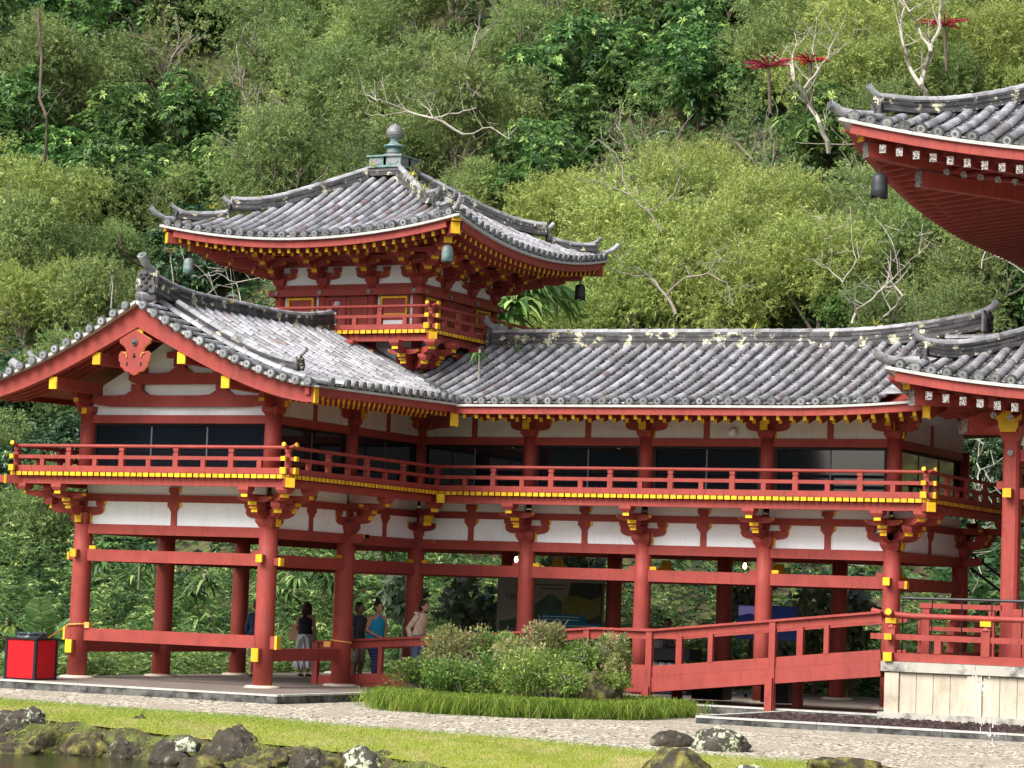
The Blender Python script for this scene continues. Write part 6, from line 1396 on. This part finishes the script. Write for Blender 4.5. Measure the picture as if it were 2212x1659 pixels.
for q in ((-.9, -.35, .9), (-.5, -.3, 1.6), (.25, -.4, 1.6)): frond(mb, (0, 0, .35), (q[0], q[1], 0), 1.35, rn, .42, 22, .55, q[2] * .9)
mb.build('fronds', ['leaf_cycad'], t); mb = MB(); mb.tube([(0, 0, -.6), (0, 0, .4)], [.15, .11], 10, 0); mb.build('trunk', ['bark'], t)
# ================================================================== SHRUB BED
def shrub(u, vb, y, wpx, hpx, m, label, seed, twig=False):
    p = on_plane('y', y, u, vb); s_ = (p - CAM).length / FPX; w, h = wpx * s_ / 2 * 1.3, hpx * s_ * 1.22; t = thing('shrub', label, 'shrub', (p.x, p.y, p.z), 'shrubs in the bed before the gallery'); rng = np.random.default_rng(seed)
    nl = 16; V_ = []; n = 6500; LB = [(rng.uniform(-.6, .6) * w, rng.uniform(-.5, .5) * w, rng.uniform(.16, .78) * h, rng.uniform(.26, .42)) for _ in range(nl)]
    C = []; Dv = []; T_ = []
    for cx, cy, cz, rr in LB:
        k = int(n / nl * rng.uniform(.35, 1.5)); d = unit(rng.normal(size=(k, 3))); q = np.array([cx, cy, cz]) + d * rng.uniform(.4, 1, (k, 1)) ** .6 * rr * np.array([w, w, h * .75]) * 1.1; C.append(q); Dv.append(d + rng.normal(size=(k, 3)) * .6 + [0, 0, .4]); T_.append(np.clip(rng.uniform(0, .5) + rng.uniform(0, .6, k), 0, 1))
    C = np.concatenate(C); Dv = np.concatenate(Dv); L_ = rng.uniform(.05, .095, len(C)); V, F = leafquads(C, Dv, L_, L_ * .45, rng, .1); npmesh('foliage', V, F, np.concatenate(T_), [m], t)
    mb = MB(); rn = random.Random(seed)
    for cx, cy, cz, rr in LB:
        mb.tube([(0, 0, -.25), (cx * .5, cy * .5, cz * .55), (cx, cy, cz)], [.022, .015, .008], 5, 0)
        for k in range(3): mb.tube([(cx, cy, cz), (cx + rn.uniform(-1, 1) * w * .35, cy + rn.uniform(-1, 1) * w * .3, cz + rn.uniform(.0, .4) * h)], [.008, .003], 4, 0)
    mb.build('branches', ['mid_bark'], t)
for a in ((985, 1475, 1.0, 135, 108, 'leaf_varieg', 'cream-leaved shrub nearest the people on the ramp', 1), (905, 1495, .2, 115, 62, 'leaf_bush', 'light green shrub at the left end of the bed', 2), (1085, 1465, 1.3, 115, 85, 'leaf_bush', 'mid-green shrub in the middle of the bed with upright shoots', 3), (1165, 1455, 1.6, 110, 90, 'leaf_varieg', 'twiggy cream-leaved shrub left of the kinked handrail', 4),
          (1250, 1462, 1.4, 120, 66, 'leaf_bush', 'shrub with green top under the level handrail', 5), (1325, 1478, 1.2, 62, 90, 'leaf_varieg', 'pale open shrub left of the ramp post', 6), (1010, 1515, -.5, 160, 90, 'leaf_bush', 'low leafy shrub in front of the cream-leaved shrub', 7), (1185, 1515, -.6, 190, 100, 'leaf_bush', 'broad light green shrub in the front middle of the bed', 8), (1120, 1500, .2, 120, 90, 'leaf_varieg', 'brownish twiggy shrub behind the broad front shrub', 9), (1285, 1512, .3, 110, 48, 'leaf_bush', 'dark green low shrub left of the mossy boulder', 10)): shrub(*a)
rng = np.random.default_rng(9); BED = [(822, 1518), (840, 1480), (1000, 1478), (1200, 1488), (1330, 1496), (1430, 1512), (1480, 1545), (1380, 1551), (1240, 1549), (1100, 1546), (980, 1540), (880, 1532)]
BW = [on_plane('z', -.17, u, v + 2) for u, v in BED]; cx_ = sum(p.x for p in BW) / 12; cy_ = sum(p.y for p in BW) / 12
def inpoly(x, y, P):
    c = False
    for i in range(len(P)):
        a, b = P[i], P[i - 1]
        if (a.y > y) != (b.y > y) and x < (b.x - a.x) * (y - a.y) / (b.y - a.y) + a.x: c = not c
    return c
BP = [on_plane('z', -.17, u, v) for u, v in ((826, 1534), (980, 1544), (1100, 1550), (1240, 1553), (1380, 1556), (1480, 1550))]; BP += [Vector((9.0, 1.6, 0)), Vector((7.6, 2.6, 0)), Vector((5, 2.2, 0)), Vector((3.2, 1.6, 0)), Vector((2.7, -.2, 0))]
pts = []
while len(pts) < 2400:
    x, y = rng.uniform(2, 10), rng.uniform(-5, 3)
    if inpoly(x, y, BP): pts.append((x, y))
pts = np.array(pts); k = 14; X_ = np.repeat(pts + rng.normal(size=pts.shape) * .12, k, 0) + rng.normal(size=(len(pts) * k, 2)) * .06; n = len(X_); ang = rng.uniform(0, 6.28, n); L_ = rng.uniform(.22, .50, n); ln = rng.uniform(.5, 1.25, n)
b = np.stack([X_[:, 0], X_[:, 1], np.full(n, -.19)], 1); d = np.stack([np.cos(ang), np.sin(ang), np.zeros(n)], 1); s_ = np.stack([-np.sin(ang), np.cos(ang), np.zeros(n)], 1) * .0055
m1 = b + d * (L_ * ln * .35)[:, None] + np.array([0, 0, 1]) * (L_ * .75)[:, None]; m2 = b + d * (L_ * ln)[:, None] + np.array([0, 0, 1]) * (L_ * (.95 - .68 * ln))[:, None]
V = np.stack([b - s_, b + s_, m1 + s_, m1 - s_, m2 + s_ * .3, m2 - s_ * .3], 1).reshape(-1, 3); q0 = np.arange(n)[:, None] * 6; F = np.concatenate([q0 + [0, 1, 2, 3], q0 + [3, 2, 4, 5]]); tn = np.clip(np.repeat(rng.uniform(-.1, .3, len(pts)), k) + rng.uniform(0, .8, n), 0, 1); o = npmesh('mondo_grass', V, F, np.concatenate([tn, tn]), ['leaf_grass']); tag(o, 'thick arching mondo grass edging the shrub bed', 'ground cover', kind='stuff')
# short blades on the lawn and tufts along the bank
rows = strip(GL, SL, 14); n = 46000; gi = rng.uniform(2, 10.6, n) * 7 / 7; 
A_ = np.array([[tuple(p) for p in r] for r in rows]); ncol = A_.shape[1]; cu = rng.uniform(7, ncol - 10, n); rv = rng.uniform(0, 13.99, n); ci = cu.astype(int); ri = rv.astype(int); fc = (cu - ci)[:, None]; fr = (rv - ri)[:, None]
P_ = (A_[ri, ci] * (1 - fc) + A_[ri, ci + 1] * fc) * (1 - fr) + (A_[ri + 1, ci] * (1 - fc) + A_[ri + 1, ci + 1] * fc) * fr; P_[:, 2] += .02 + .05 * np.sin(rv / 14 * np.pi)
dv = rng.normal(size=(n, 3)) * .5; dv[:, 2] = 1; V, F = leafquads(P_, dv, rng.uniform(.03, .07, n), np.full(n, .008), rng, .1); o = npmesh('lawn_grass', V, F, rng.uniform(.2, 1, n), ['leaf_grass']); tag(o, 'short mown grass blades of the lawn', 'grass', kind='stuff')
n = 5200; t_ = rng.uniform(.12, .92, n); idx = (t_ * (len(SL) - 1)); ii = idx.astype(int); f_ = (idx - ii)[:, None]; S_ = np.array(SL); P_ = S_[ii] * (1 - f_) + S_[np.minimum(ii + 1, len(SL) - 1)] * f_; dn = rng.uniform(0, 1, n) ** 1.5
P_ += np.stack([-.2 * dn + rng.normal(size=n) * .05, -.45 * dn + rng.normal(size=n) * .08 + .1, -.5 * dn], 1); dv = rng.normal(size=(n, 3)); dv[:, 2] = np.abs(dv[:, 2]) * .6; dv[:, 1] -= .6
V, F = leafquads(P_, dv, rng.uniform(.08, .22, n), rng.uniform(.008, .02, n), rng, .5); o = npmesh('bank_grass', V, F, rng.uniform(.1, 1, n), ['leaf_grass']); tag(o, 'long dry grass hanging over the pond bank between the rocks', 'grass', kind='stuff')
# ---- weeds growing on the roofs
def weed(p, s_, label, seed, m='leaf_weed'):
    plant('roof_fern', label, 'fern', p, 12, .30 * s_, .035 * s_, m, seed, 1.4, .9, 1, .1, 'small ferns growing on the roofs')
def hipw(sx, sy, h): return Vector((XC + sx * h, YC + sy * h, ztur(h, h) + .28))
for i, (p, s_, lb) in enumerate(((hipw(-1, -1, 3.0), .8, 'yellow fern on the left hip ridge of the turret roof'), (hipw(-1, -1, 2.2), .6, 'small yellow fern higher on the left hip ridge'), (hipw(1, -1, 1.0), .9, 'yellow fern near the top of the front hip ridge'), (hipw(1, -1, 1.55), .9, 'yellow fern halfway down the front hip ridge'), (hipw(1, -1, 2.1), .9, 'yellow fern beside the ornament of the front hip ridge'),
                            (hipw(1, 1, 1.5), .8, 'yellow fern on the far hip ridge near the top'), (hipw(1, 1, 2.9), .5, 'tiny yellow fern low on the far hip ridge'), (Vector((XC - .3, YC - .5, 12.12)), .9, 'yellow fern at the foot of the finial, front side'), (Vector((XC + .5, YC + .1, 12.1)), .7, 'yellow fern at the foot of the finial, right side'),
                            (Vector((1.0, YC - .1, 8.25)), .7, 'yellow fern at the left end of the long ridge'), (Vector((1.7, YC - .15, 8.1)), .6, 'yellow fern on the side of the long ridge, second from its left end'), (Vector((2.5, YC - .15, 8.12)), .5, 'yellow fern on the side of the long ridge, third from its left end'), (Vector((7.1, YC - .1, 8.15)), .6, 'yellow fern on the long ridge above the third bay'),
                            (Vector((10.0, YC, 8.2)), .6, 'yellow fern on the long ridge near the hall'), (Vector((XC + .6, .9, 8.0)), .5, 'yellow fern on the descending ridge of the gable'), (Vector((14.0, 5.0, 11.75)), .6, 'yellow fern on the upper roof of the hall'))): weed(p, s_, lb, 200 + i)
weed(Vector((1.5, 7.6, 7.62)), 1.0, 'green fern on the corridor tiles near the ridge', 231, 'leaf_fern')
t = plant('roof_seedling', 'palm-like green seedling growing in the roof valley below the turret', 'plant', (1.55, 6.0, 6.95), 22, .38, .05, 'leaf_broad', 232, .5, 1.1, 1, .1, None, .45)
for i, (u0, v0, u1, v1, y, lb) in enumerate(((371, 648, 367, 548, .2, 'tall thin weed with a pale flower head on the gable ridge'), (240, 656, 239, 590, .6, 'shorter thin weed rising behind the left slope of the gable'))):
    a, b_ = on_plane('y', y, u0, v0), on_plane('y', y, u1, v1); t = thing('roof_weed', lb, 'plant', a); mb = MB(); mb.tube([(0, 0, -.1), (.02, 0, .4), tuple(b_ - a)], [.014, .012, .008], 5, 0); mb.build('stem', ['pale_bark'], t)
    mb = MB(); rosette(mb, tuple(b_ - a), 26, .22, .06, random.Random(i), .9, .8); mb.build('flower_head', ['leaf_varieg'], t)
# ================================================================== PEOPLE
mat('skin', (.42, .23, .15), .55, .05, 10); mat('skin_dark', (.20, .10, .065), .55, .05, 10); mat('hair', (.018, .012, .01), .5, .3, 40); mat('hair_brown', (.07, .03, .022), .5, .3, 40)
mat('top_black', (.012, .013, .02), .8); mat('top_teal', (.01, .26, .42), .8, .12, 14.); mat('top_navy', (.02, .03, .075), .8, .1, 12.); mat('shirt_grey', (.05, .055, .065), .85, .15, 12.); mat('blouse_tan', (.60, .47, .35), .8, .15, 14.); mat('collar', (.8, .76, .7), .8)
mat('shorts_grey', (.35, .33, .30), .85, .1, 8.); mat('denim', (.16, .24, .38), .8, .15, 20.); mat('paper_bag', (.45, .28, .16), .8, .1, 8.); mat('bag_dark', (.04, .035, .045), .7, .2, 9.); mat('shoe', (.03, .03, .03), .6)
def stripemat(name, c1, c2, sc, axis, c3=None):
    m = bpy.data.materials.new(name); m.use_nodes = True; t = m.node_tree; N = t.nodes; L = t.links; b = N['Principled BSDF']; b.inputs['Roughness'].default_value = .85
    tc = N.new('ShaderNodeTexCoord'); w = N.new('ShaderNodeTexWave'); w.bands_direction = axis; w.inputs['Scale'].default_value = sc; w.inputs['Distortion'].default_value = 1.2; L.new(tc.outputs['Object'], w.inputs[0])
    cr = N.new('ShaderNodeValToRGB'); e = cr.color_ramp.elements; e[0].position = .35; e[0].color = (*c1, 1); e[1].position = .6; e[1].color = (*c2, 1)
    if c3: x = cr.color_ramp.elements.new(.95); x.color = (*c3, 1)
    L.new(w.outputs[1 if False else 'Fac'], cr.inputs[0]); L.new(cr.outputs[0], b.inputs['Base Color']); MATS[name] = m
stripemat('skirt_stripe', (.62, .62, .62), (.20, .20, .22), 7., 'X'); stripemat('leggings', (.05, .03, .13), (.16, .03, .12), 5., 'Z', (.02, .12, .28))
def loft(mb, rings, n=20, m=0): # rings: (cx, cy, z, rx, ry)
    V = []; F = []
    for cx, cy, z, rx, ry in rings:
        for j in range(n): a = 2 * math.pi * j / n; V.append((cx + rx * math.cos(a), cy + ry * math.sin(a), z))
    for i in range(len(rings) - 1):
        for j in range(n): F.append((i * n + j, i * n + (j + 1) % n, (i + 1) * n + (j + 1) % n, (i + 1) * n + j))
    F += [tuple(range(n))[::-1], tuple((len(rings) - 1) * n + j for j in range(n))]; mb.add(V, F, m)
def ball(mb, c, rx, ry, rz_, n=14, m=0): loft(mb, [(c[0], c[1], c[2] + rz_ * math.cos(math.pi * (1 - k / 9)), max(.002, rx * math.sin(math.pi * k / 9)), max(.002, ry * math.sin(math.pi * k / 9))) for k in range(10)], n, m)
def person(loc, face, label, ht=1.65, skin='skin', hair='hair', hairstyle='short', arms=None, legs=None, top=None, topm='top_black', sleeve=0, bottom=None, bottomm='denim', build=1., lean=0., extra=None, headturn=0.):
    """figure facing +x before rotation; y is its left"""
    t = thing('person', label, 'person', loc); t.rotation_euler = (0, 0, R(face)); s_ = ht / 1.65; t.scale = (s_,) * 3; k = build; mb = MB()
    Lx = lambda z: lean * max(0, z - .9)
    loft(mb, [(0, 0, .80, .075 * k, .12 * k), (0, 0, .88, .11 * k, .16 * k), (0, 0, .96, .105 * k, .15 * k), (Lx(1.08), 0, 1.08, .085 * k, .122 * k), (Lx(1.2), 0, 1.20, .10 * k, .14 * k), (Lx(1.3), 0, 1.30, .10, .155), (Lx(1.37), 0, 1.37, .07, .13), (Lx(1.4), 0, 1.40, .05, .06), (Lx(1.45) + .01, 0, 1.45, .048, .046), (Lx(1.5) + .015, 0, 1.50, .05, .048)])
    hx = Lx(1.55) + .02; c_, s2 = math.cos(R(headturn)), math.sin(R(headturn))
    ball(mb, (hx, 0, 1.555), .092, .074, .112, 18); loft(mb, [(hx + .015 * c_, .015 * s2, 1.455, .03, .03), (hx + .03 * c_, .03 * s2, 1.475, .055, .05), (hx + .02, 0, 1.52, .07, .062)], 14)
    H_ = lambda f, l, z: (hx + f * c_ - l * s2, f * s2 + l * c_, z)
    mb.tube([H_(.086, 0, 1.575), H_(.104, 0, 1.545), H_(.09, 0, 1.535)], [.011, .016, .012], 8); mb.tube([H_(.083, -.022, 1.508), H_(.09, 0, 1.506), H_(.083, .022, 1.508)], [.007, .009, .007], 6)
    for q in (-1, 1): mb.tube([H_(.0, q * .07, 1.53), H_(-.008, q * .082, 1.55), H_(-.005, q * .078, 1.575)], [.010, .014, .010], 6)
    legs = legs or [((0, .09), (.02, .09), (0, .09)), ((0, -.09), (.02, -.09), (0, -.09))]
    for (hp, kn, an) in legs: # (x, y) at hip, knee, ankle
        mb.tube([(hp[0], hp[1], .88), (hp[0] * .7 + kn[0] * .3, hp[1] * .8 + kn[1] * .2, .74), (kn[0], kn[1], .47), (kn[0] * .6 + an[0] * .4 - .02, an[1], .34), (an[0], an[1], .09)], [.088 * k, .082 * k, .052 * k, .054 * k, .036], 14)
        mb.tube([(an[0] - .04, an[1], .04), (an[0] + .06, an[1], .035), (an[0] + .16, an[1], .025)], [.036, .038, .024], 10)
    arms = arms or [((0, .20, 1.08), (.03, .22, .82)), ((0, -.20, 1.08), (.03, -.22, .82))]
    for q, (el, wr) in zip((1, -1), arms):
        sh = Vector((Lx(1.34), q * .165, 1.345)); el, wr = Vector(el), Vector(wr); mb.tube([sh - Vector((0, q * .05, 0)), sh, sh.lerp(el, .5), el, el.lerp(wr, .4), wr], [.045, .050 * k, .043 * k, .034 * k, .034 * k, .022], 12)
        d = (wr - el).normalized(); a = d.cross(X if abs(d.x) < .8 else Z).normalized(); n2 = d.cross(a); mb.tube([wr, wr + d * .04, wr + d * .085], [.022, .034, .030], 10)
        for i in range(4):
            o_ = a * (-.027 + .018 * i); l = (.055, .068, .064, .048)[i]; p0 = wr + d * .08 + o_; mb.tube([p0, p0 + d * l * .55 + n2 * .008, p0 + d * l * .85 + n2 * .026], [.0095, .009, .0075], 7)
        p0 = wr + d * .03 - a * .03; mb.tube([p0, p0 - a * .022 + d * .03, p0 - a * .02 + d * .058 + n2 * .01], [.011, .010, .008], 7)
    o = mb.build('body', [skin], t, True); r_ = o.modifiers.new('fuse', 'REMESH'); r_.mode = 'VOXEL'; r_.voxel_size = .0075; r_.use_smooth_shade = True
    for q in (-1, 1): e = MB(); ball(e, H_(.080, q * .030, 1.562), .010, .012, .008, 8); e.build('eye', ['hair'], t, True)
    hb = MB() # hair shell
    ball(hb, (hx - .018 * c_, -.018 * s2, 1.585), .094, .083, .102, 18); ball(hb, H_(-.03, 0, 1.55), .082, .080, .10, 16)
    if hairstyle == 'bob':
        for i in range(26): a = R(70 + 220 * i / 25) + R(headturn); p = Vector((hx + math.cos(a) * .075, math.sin(a) * .078, 1.62)); hb.tube([p, p + Vector((math.cos(a) * .028, math.sin(a) * .028, -.10)), p + Vector((math.cos(a) * .022, math.sin(a) * .02, -.24))], [.022, .021, .010], 6)
    if hairstyle == 'bun': ball(hb, H_(-.045, 0, 1.70), .055, .055, .05, 12); ball(hb, H_(-.05, 0, 1.60), .08, .085, .09, 12)
    if hairstyle == 'tied': ball(hb, H_(-.09, 0, 1.53), .045, .05, .07, 12); hb.tube([H_(.05, .06, 1.62), H_(.03, .078, 1.57), H_(.0, .074, 1.50)], [.015, .016, .008], 6)
    hb.build('hair', [hair], t, True)
    g = .013
    if top:
        c = MB(); z0 = top.get('z0', .93); R_ = [(0, 0, z0, (.12 if z0 > .9 else .15) * k + g, (.165 if z0 > .9 else .20) * k + g)]
        R_ += [(Lx(1.0), 0, 1.0, .105 * k + g, .147 * k + g), (Lx(1.08), 0, 1.08, .092 * k + g, .128 * k + g), (Lx(1.2), 0, 1.20, .105 * k + g, .143 * k + g), (Lx(1.29), 0, 1.29, .10 + g, .152 + g), (Lx(1.34), 0, 1.34, .078 + g, (.145 if sleeve else .085) + g), (Lx(1.385), 0, 1.385, .052 + g, (.10 if sleeve else .07) + g)]
        if sleeve: R_.append((Lx(1.41) + .008, 0, 1.415, .045 + g, .05 + g))
        loft(c, R_, 24)
        if sleeve:
            for q, (el, wr) in zip((1, -1), arms):
                sh = Vector((Lx(1.34), q * .155, 1.345)); el, wr = Vector(el), Vector(wr); pts = [sh - Vector((0, q * .05, 0)), sh, sh.lerp(el, .55)]; rr = [.055, .064, .060]
                if sleeve > 1: pts += [el, el.lerp(wr, .5), el.lerp(wr, .92)]; rr += [.058, .056, .036]
                c.tube(pts, rr, 14)
        else:
            for q in (-1, 1): c.tube([(Lx(1.3) + .07, q * .08, 1.30), (Lx(1.4), q * .085, 1.392), (Lx(1.3) - .085, q * .08, 1.29)], .014, 8)
        c.build('top', [topm], t, True)
    if bottom == 'skirt':
        c = MB(); n = 40; V = []; prof_ = [(1.00, .10, .14), (.90, .135, .175), (.70, .15, .19), (.45, .165, .205), (.30, .19, .225), (.24, .20, .235)]
        for i, (z, rx, ry) in enumerate(prof_):
            for j in range(n): a = 2 * math.pi * j / n; w = 1 + .035 * i * math.sin(j * math.pi / 2) ; V.append((rx * w * math.cos(a) - .02 * i / 5, ry * w * math.sin(a), z - (.09 * max(0, -math.cos(a)) if i == 5 else 0)))
        c.add(V, [(i * n + j, i * n + (j + 1) % n, (i + 1) * n + (j + 1) % n, (i + 1) * n + j) for i in range(5) for j in range(n)]); o = c.build('skirt', [bottomm], t, True); q = o.modifiers.new('s', 'SOLIDIFY'); q.thickness = .008
    elif bottom:
        c = MB(); loft(c, [(0, 0, .80, .10 * k, .15 * k), (0, 0, .88, .118 * k + g, .166 * k + g), (0, 0, .99, .108 * k + g, .15 * k + g)], 22)
        for (hp, kn, an) in legs:
            pts = [(hp[0], hp[1], .89), (hp[0] * .7 + kn[0] * .3, hp[1] * .8 + kn[1] * .2, .74), (kn[0], kn[1], .47)]; rr = [.10 * k, .094 * k, .066 * k]
            if bottom == 'shorts': rr[2] = .085
            else: pts += [(kn[0] * .6 + an[0] * .4 - .02, an[1], .34), (an[0], an[1], .13)]; rr += [.065 * k, .046]
            c.tube(pts, rr, 14)
        o = c.build('shorts' if bottom == 'shorts' else 'trousers', [bottomm], t, True)
    sh_ = MB()
    for (hp, kn, an) in legs: sh_.tube([(an[0] - .05, an[1], .018), (an[0] + .05, an[1], .016), (an[0] + .17, an[1], .014)], [.040, .044, .030], 10)
    sh_.build('shoes', ['shoe'], t, True)
    if extra: extra(t)
    return t
w1 = on_plane('z', 0, 656, 1461)
person((w1.x, w1.y, 0), 100, 'person seen from behind in black sleeveless top and striped grey skirt', 1.72, 'skin', 'hair_brown', 'bob', [((-.03, .20, 1.10), (.10, .20, 1.0)), ((.03, -.20, 1.08), (.12, -.19, .86))], None, {'z0': .95}, 'top_black', 0, 'skirt', 'skirt_stripe')
# paper bag on the shoulder (held: a thing of its own)
bgp = Vector((w1.x, w1.y, 0)) + Vector((-.33, .02, 0)); t = thing('tote_bag', 'brown paper carrier bag hanging from the shoulder of the woman in the striped skirt', 'bag', (bgp.x, bgp.y, .82)); t.rotation_euler = (0, .28, .2)
mb = MB(); mb.prism([(-.13, 0), (.13, 0), (.15, .38), (-.15, .38)], (0, -.06, 0), X, Z, Y, .13, 0); mb.build('bag_body', ['paper_bag'], t)
mb = MB(); mb.tube([(-.06, -.05, .37), (.06, -.02, .56), (.20, .0, .52)], .010, 6, 0); mb.tube([(.08, .05, .37), (.14, .05, .55), (.22, .03, .52)], .010, 6, 0); mb.build('handle', ['collar'], t)
dk = lambda x: rz(x) - .965
pB = on_plane('y', 4.3, 810, 1400); pM = on_plane('y', 4.75, 773, 1400); pT = on_plane('y', 4.3, 900, 1400); pN = on_plane('z', 0, 549, 1462)
person((pM.x, pM.y, dk(pM.x)), -10, 'person with short dark hair in a charcoal t-shirt and grey shorts, half behind a column', 1.80, 'skin_dark', 'hair', 'short', [((.05, .20, 1.10), (.2, .16, 1.0)), ((0, -.21, 1.08), (.05, -.2, .84))], None, {'z0': .86}, 'shirt_grey', 1, 'shorts', 'shorts_grey')
person((pB.x, pB.y, dk(pB.x)), -25, 'person with hair in a bun, turquoise sleeveless top and purple patterned leggings, looking down', 1.78, 'skin', 'hair', 'bun', [((.06, .21, 1.10), (.24, .08, 1.0)), ((.02, -.23, 1.09), (.22, -.10, .97))],
       [((0, .10), (.0, .10), (-.10, .10)), ((0, -.09), (.14, -.09), (.16, -.09))], {'z0': .84}, 'top_teal', 0, 'trousers', 'leggings', 1.18, .10, None, 0)
ph = MB(); ph.box((0, 0, 0), (.01, .075, .15), 0, M=Matrix.Rotation(.9, 3, 'Y')); o = ph.build('phone', ['black']); o.location = (pB.x + .31, pB.y - .14, dk(pB.x) + .99); tag(o, 'small dark phone held by the woman in the turquoise top', 'phone')
def coll(t): c = MB(); c.tube([(.07, .05, 1.37), (-.03, .07, 1.42), (-.05, 0, 1.43), (-.03, -.07, 1.42), (.07, -.05, 1.37)], .022, 8); c.build('collar', ['collar'], t, True); c = MB(); c.tube([(.10, -.02, 1.02), (.10, -.10, 1.22), (.02, -.13, 1.385), (-.10, -.12, 1.2), (-.10, -.08, 1.02)], .016, 8); c.build('strap', ['bag_dark'], t, True)
person((pT.x, pT.y, dk(pT.x)), -8, 'smiling person in a tan long-sleeved blouse with a white collar, walking right', 1.74, 'skin', 'hair', 'tied', [((-.10, .20, 1.11), (-.02, .20, .88)), ((-.08, -.21, 1.10), (.03, -.22, .86))], None, {'z0': .97}, 'blouse_tan', 2, 'trousers', 'denim', 1.02, .22, coll)
bk_ = thing('backpack', 'dark backpack on the back of the person in the tan blouse', 'backpack', (pT.x - .13, pT.y - .05, dk(pT.x) + .92)); mb = MB(); loft(mb, [(0, 0, 0, .05, .10), (-.01, 0, .05, .075, .13), (0, 0, .25, .07, .12), (.02, 0, .34, .03, .08)], 16); mb.build('bag_body', ['bag_dark'], bk_, True); mb = MB(); loft(mb, [(-.08, 0, .05, .02, .08), (-.09, 0, .1, .03, .09), (-.07, 0, .2, .02, .08)], 12); mb.build('pocket', ['bag_dark'], bk_, True)
person((pN.x, pN.y, 0), 90, 'person in a navy long-sleeved top almost hidden behind the front corner column', 1.72, 'skin', 'hair', 'short', [((-.02, .22, 1.10), (.04, .24, .86)), ((0, -.22, 1.10), (.05, -.23, .86))], None, {'z0': .9}, 'top_navy', 2, 'shorts', 'shorts_grey', 1.1)
pS = on_plane('y', 9.2, 1441, 1400); sp_ = person((pS.x, pS.y, -.32), -80, 'seated person with dark hair behind the stall table', 1.65, 'skin_dark', 'hair', 'short', [((.08, .21, 1.08), (.28, .12, 1.06)), ((.08, -.21, 1.08), (.28, -.12, 1.06))], [((.0, .1), (.34, .1), (.32, .1)), ((.0, -.1), (.34, -.1), (.32, -.1))], {'z0': .9}, 'shirt_grey', 1, 'trousers', 'bag_dark')
sp_.location.z = 0
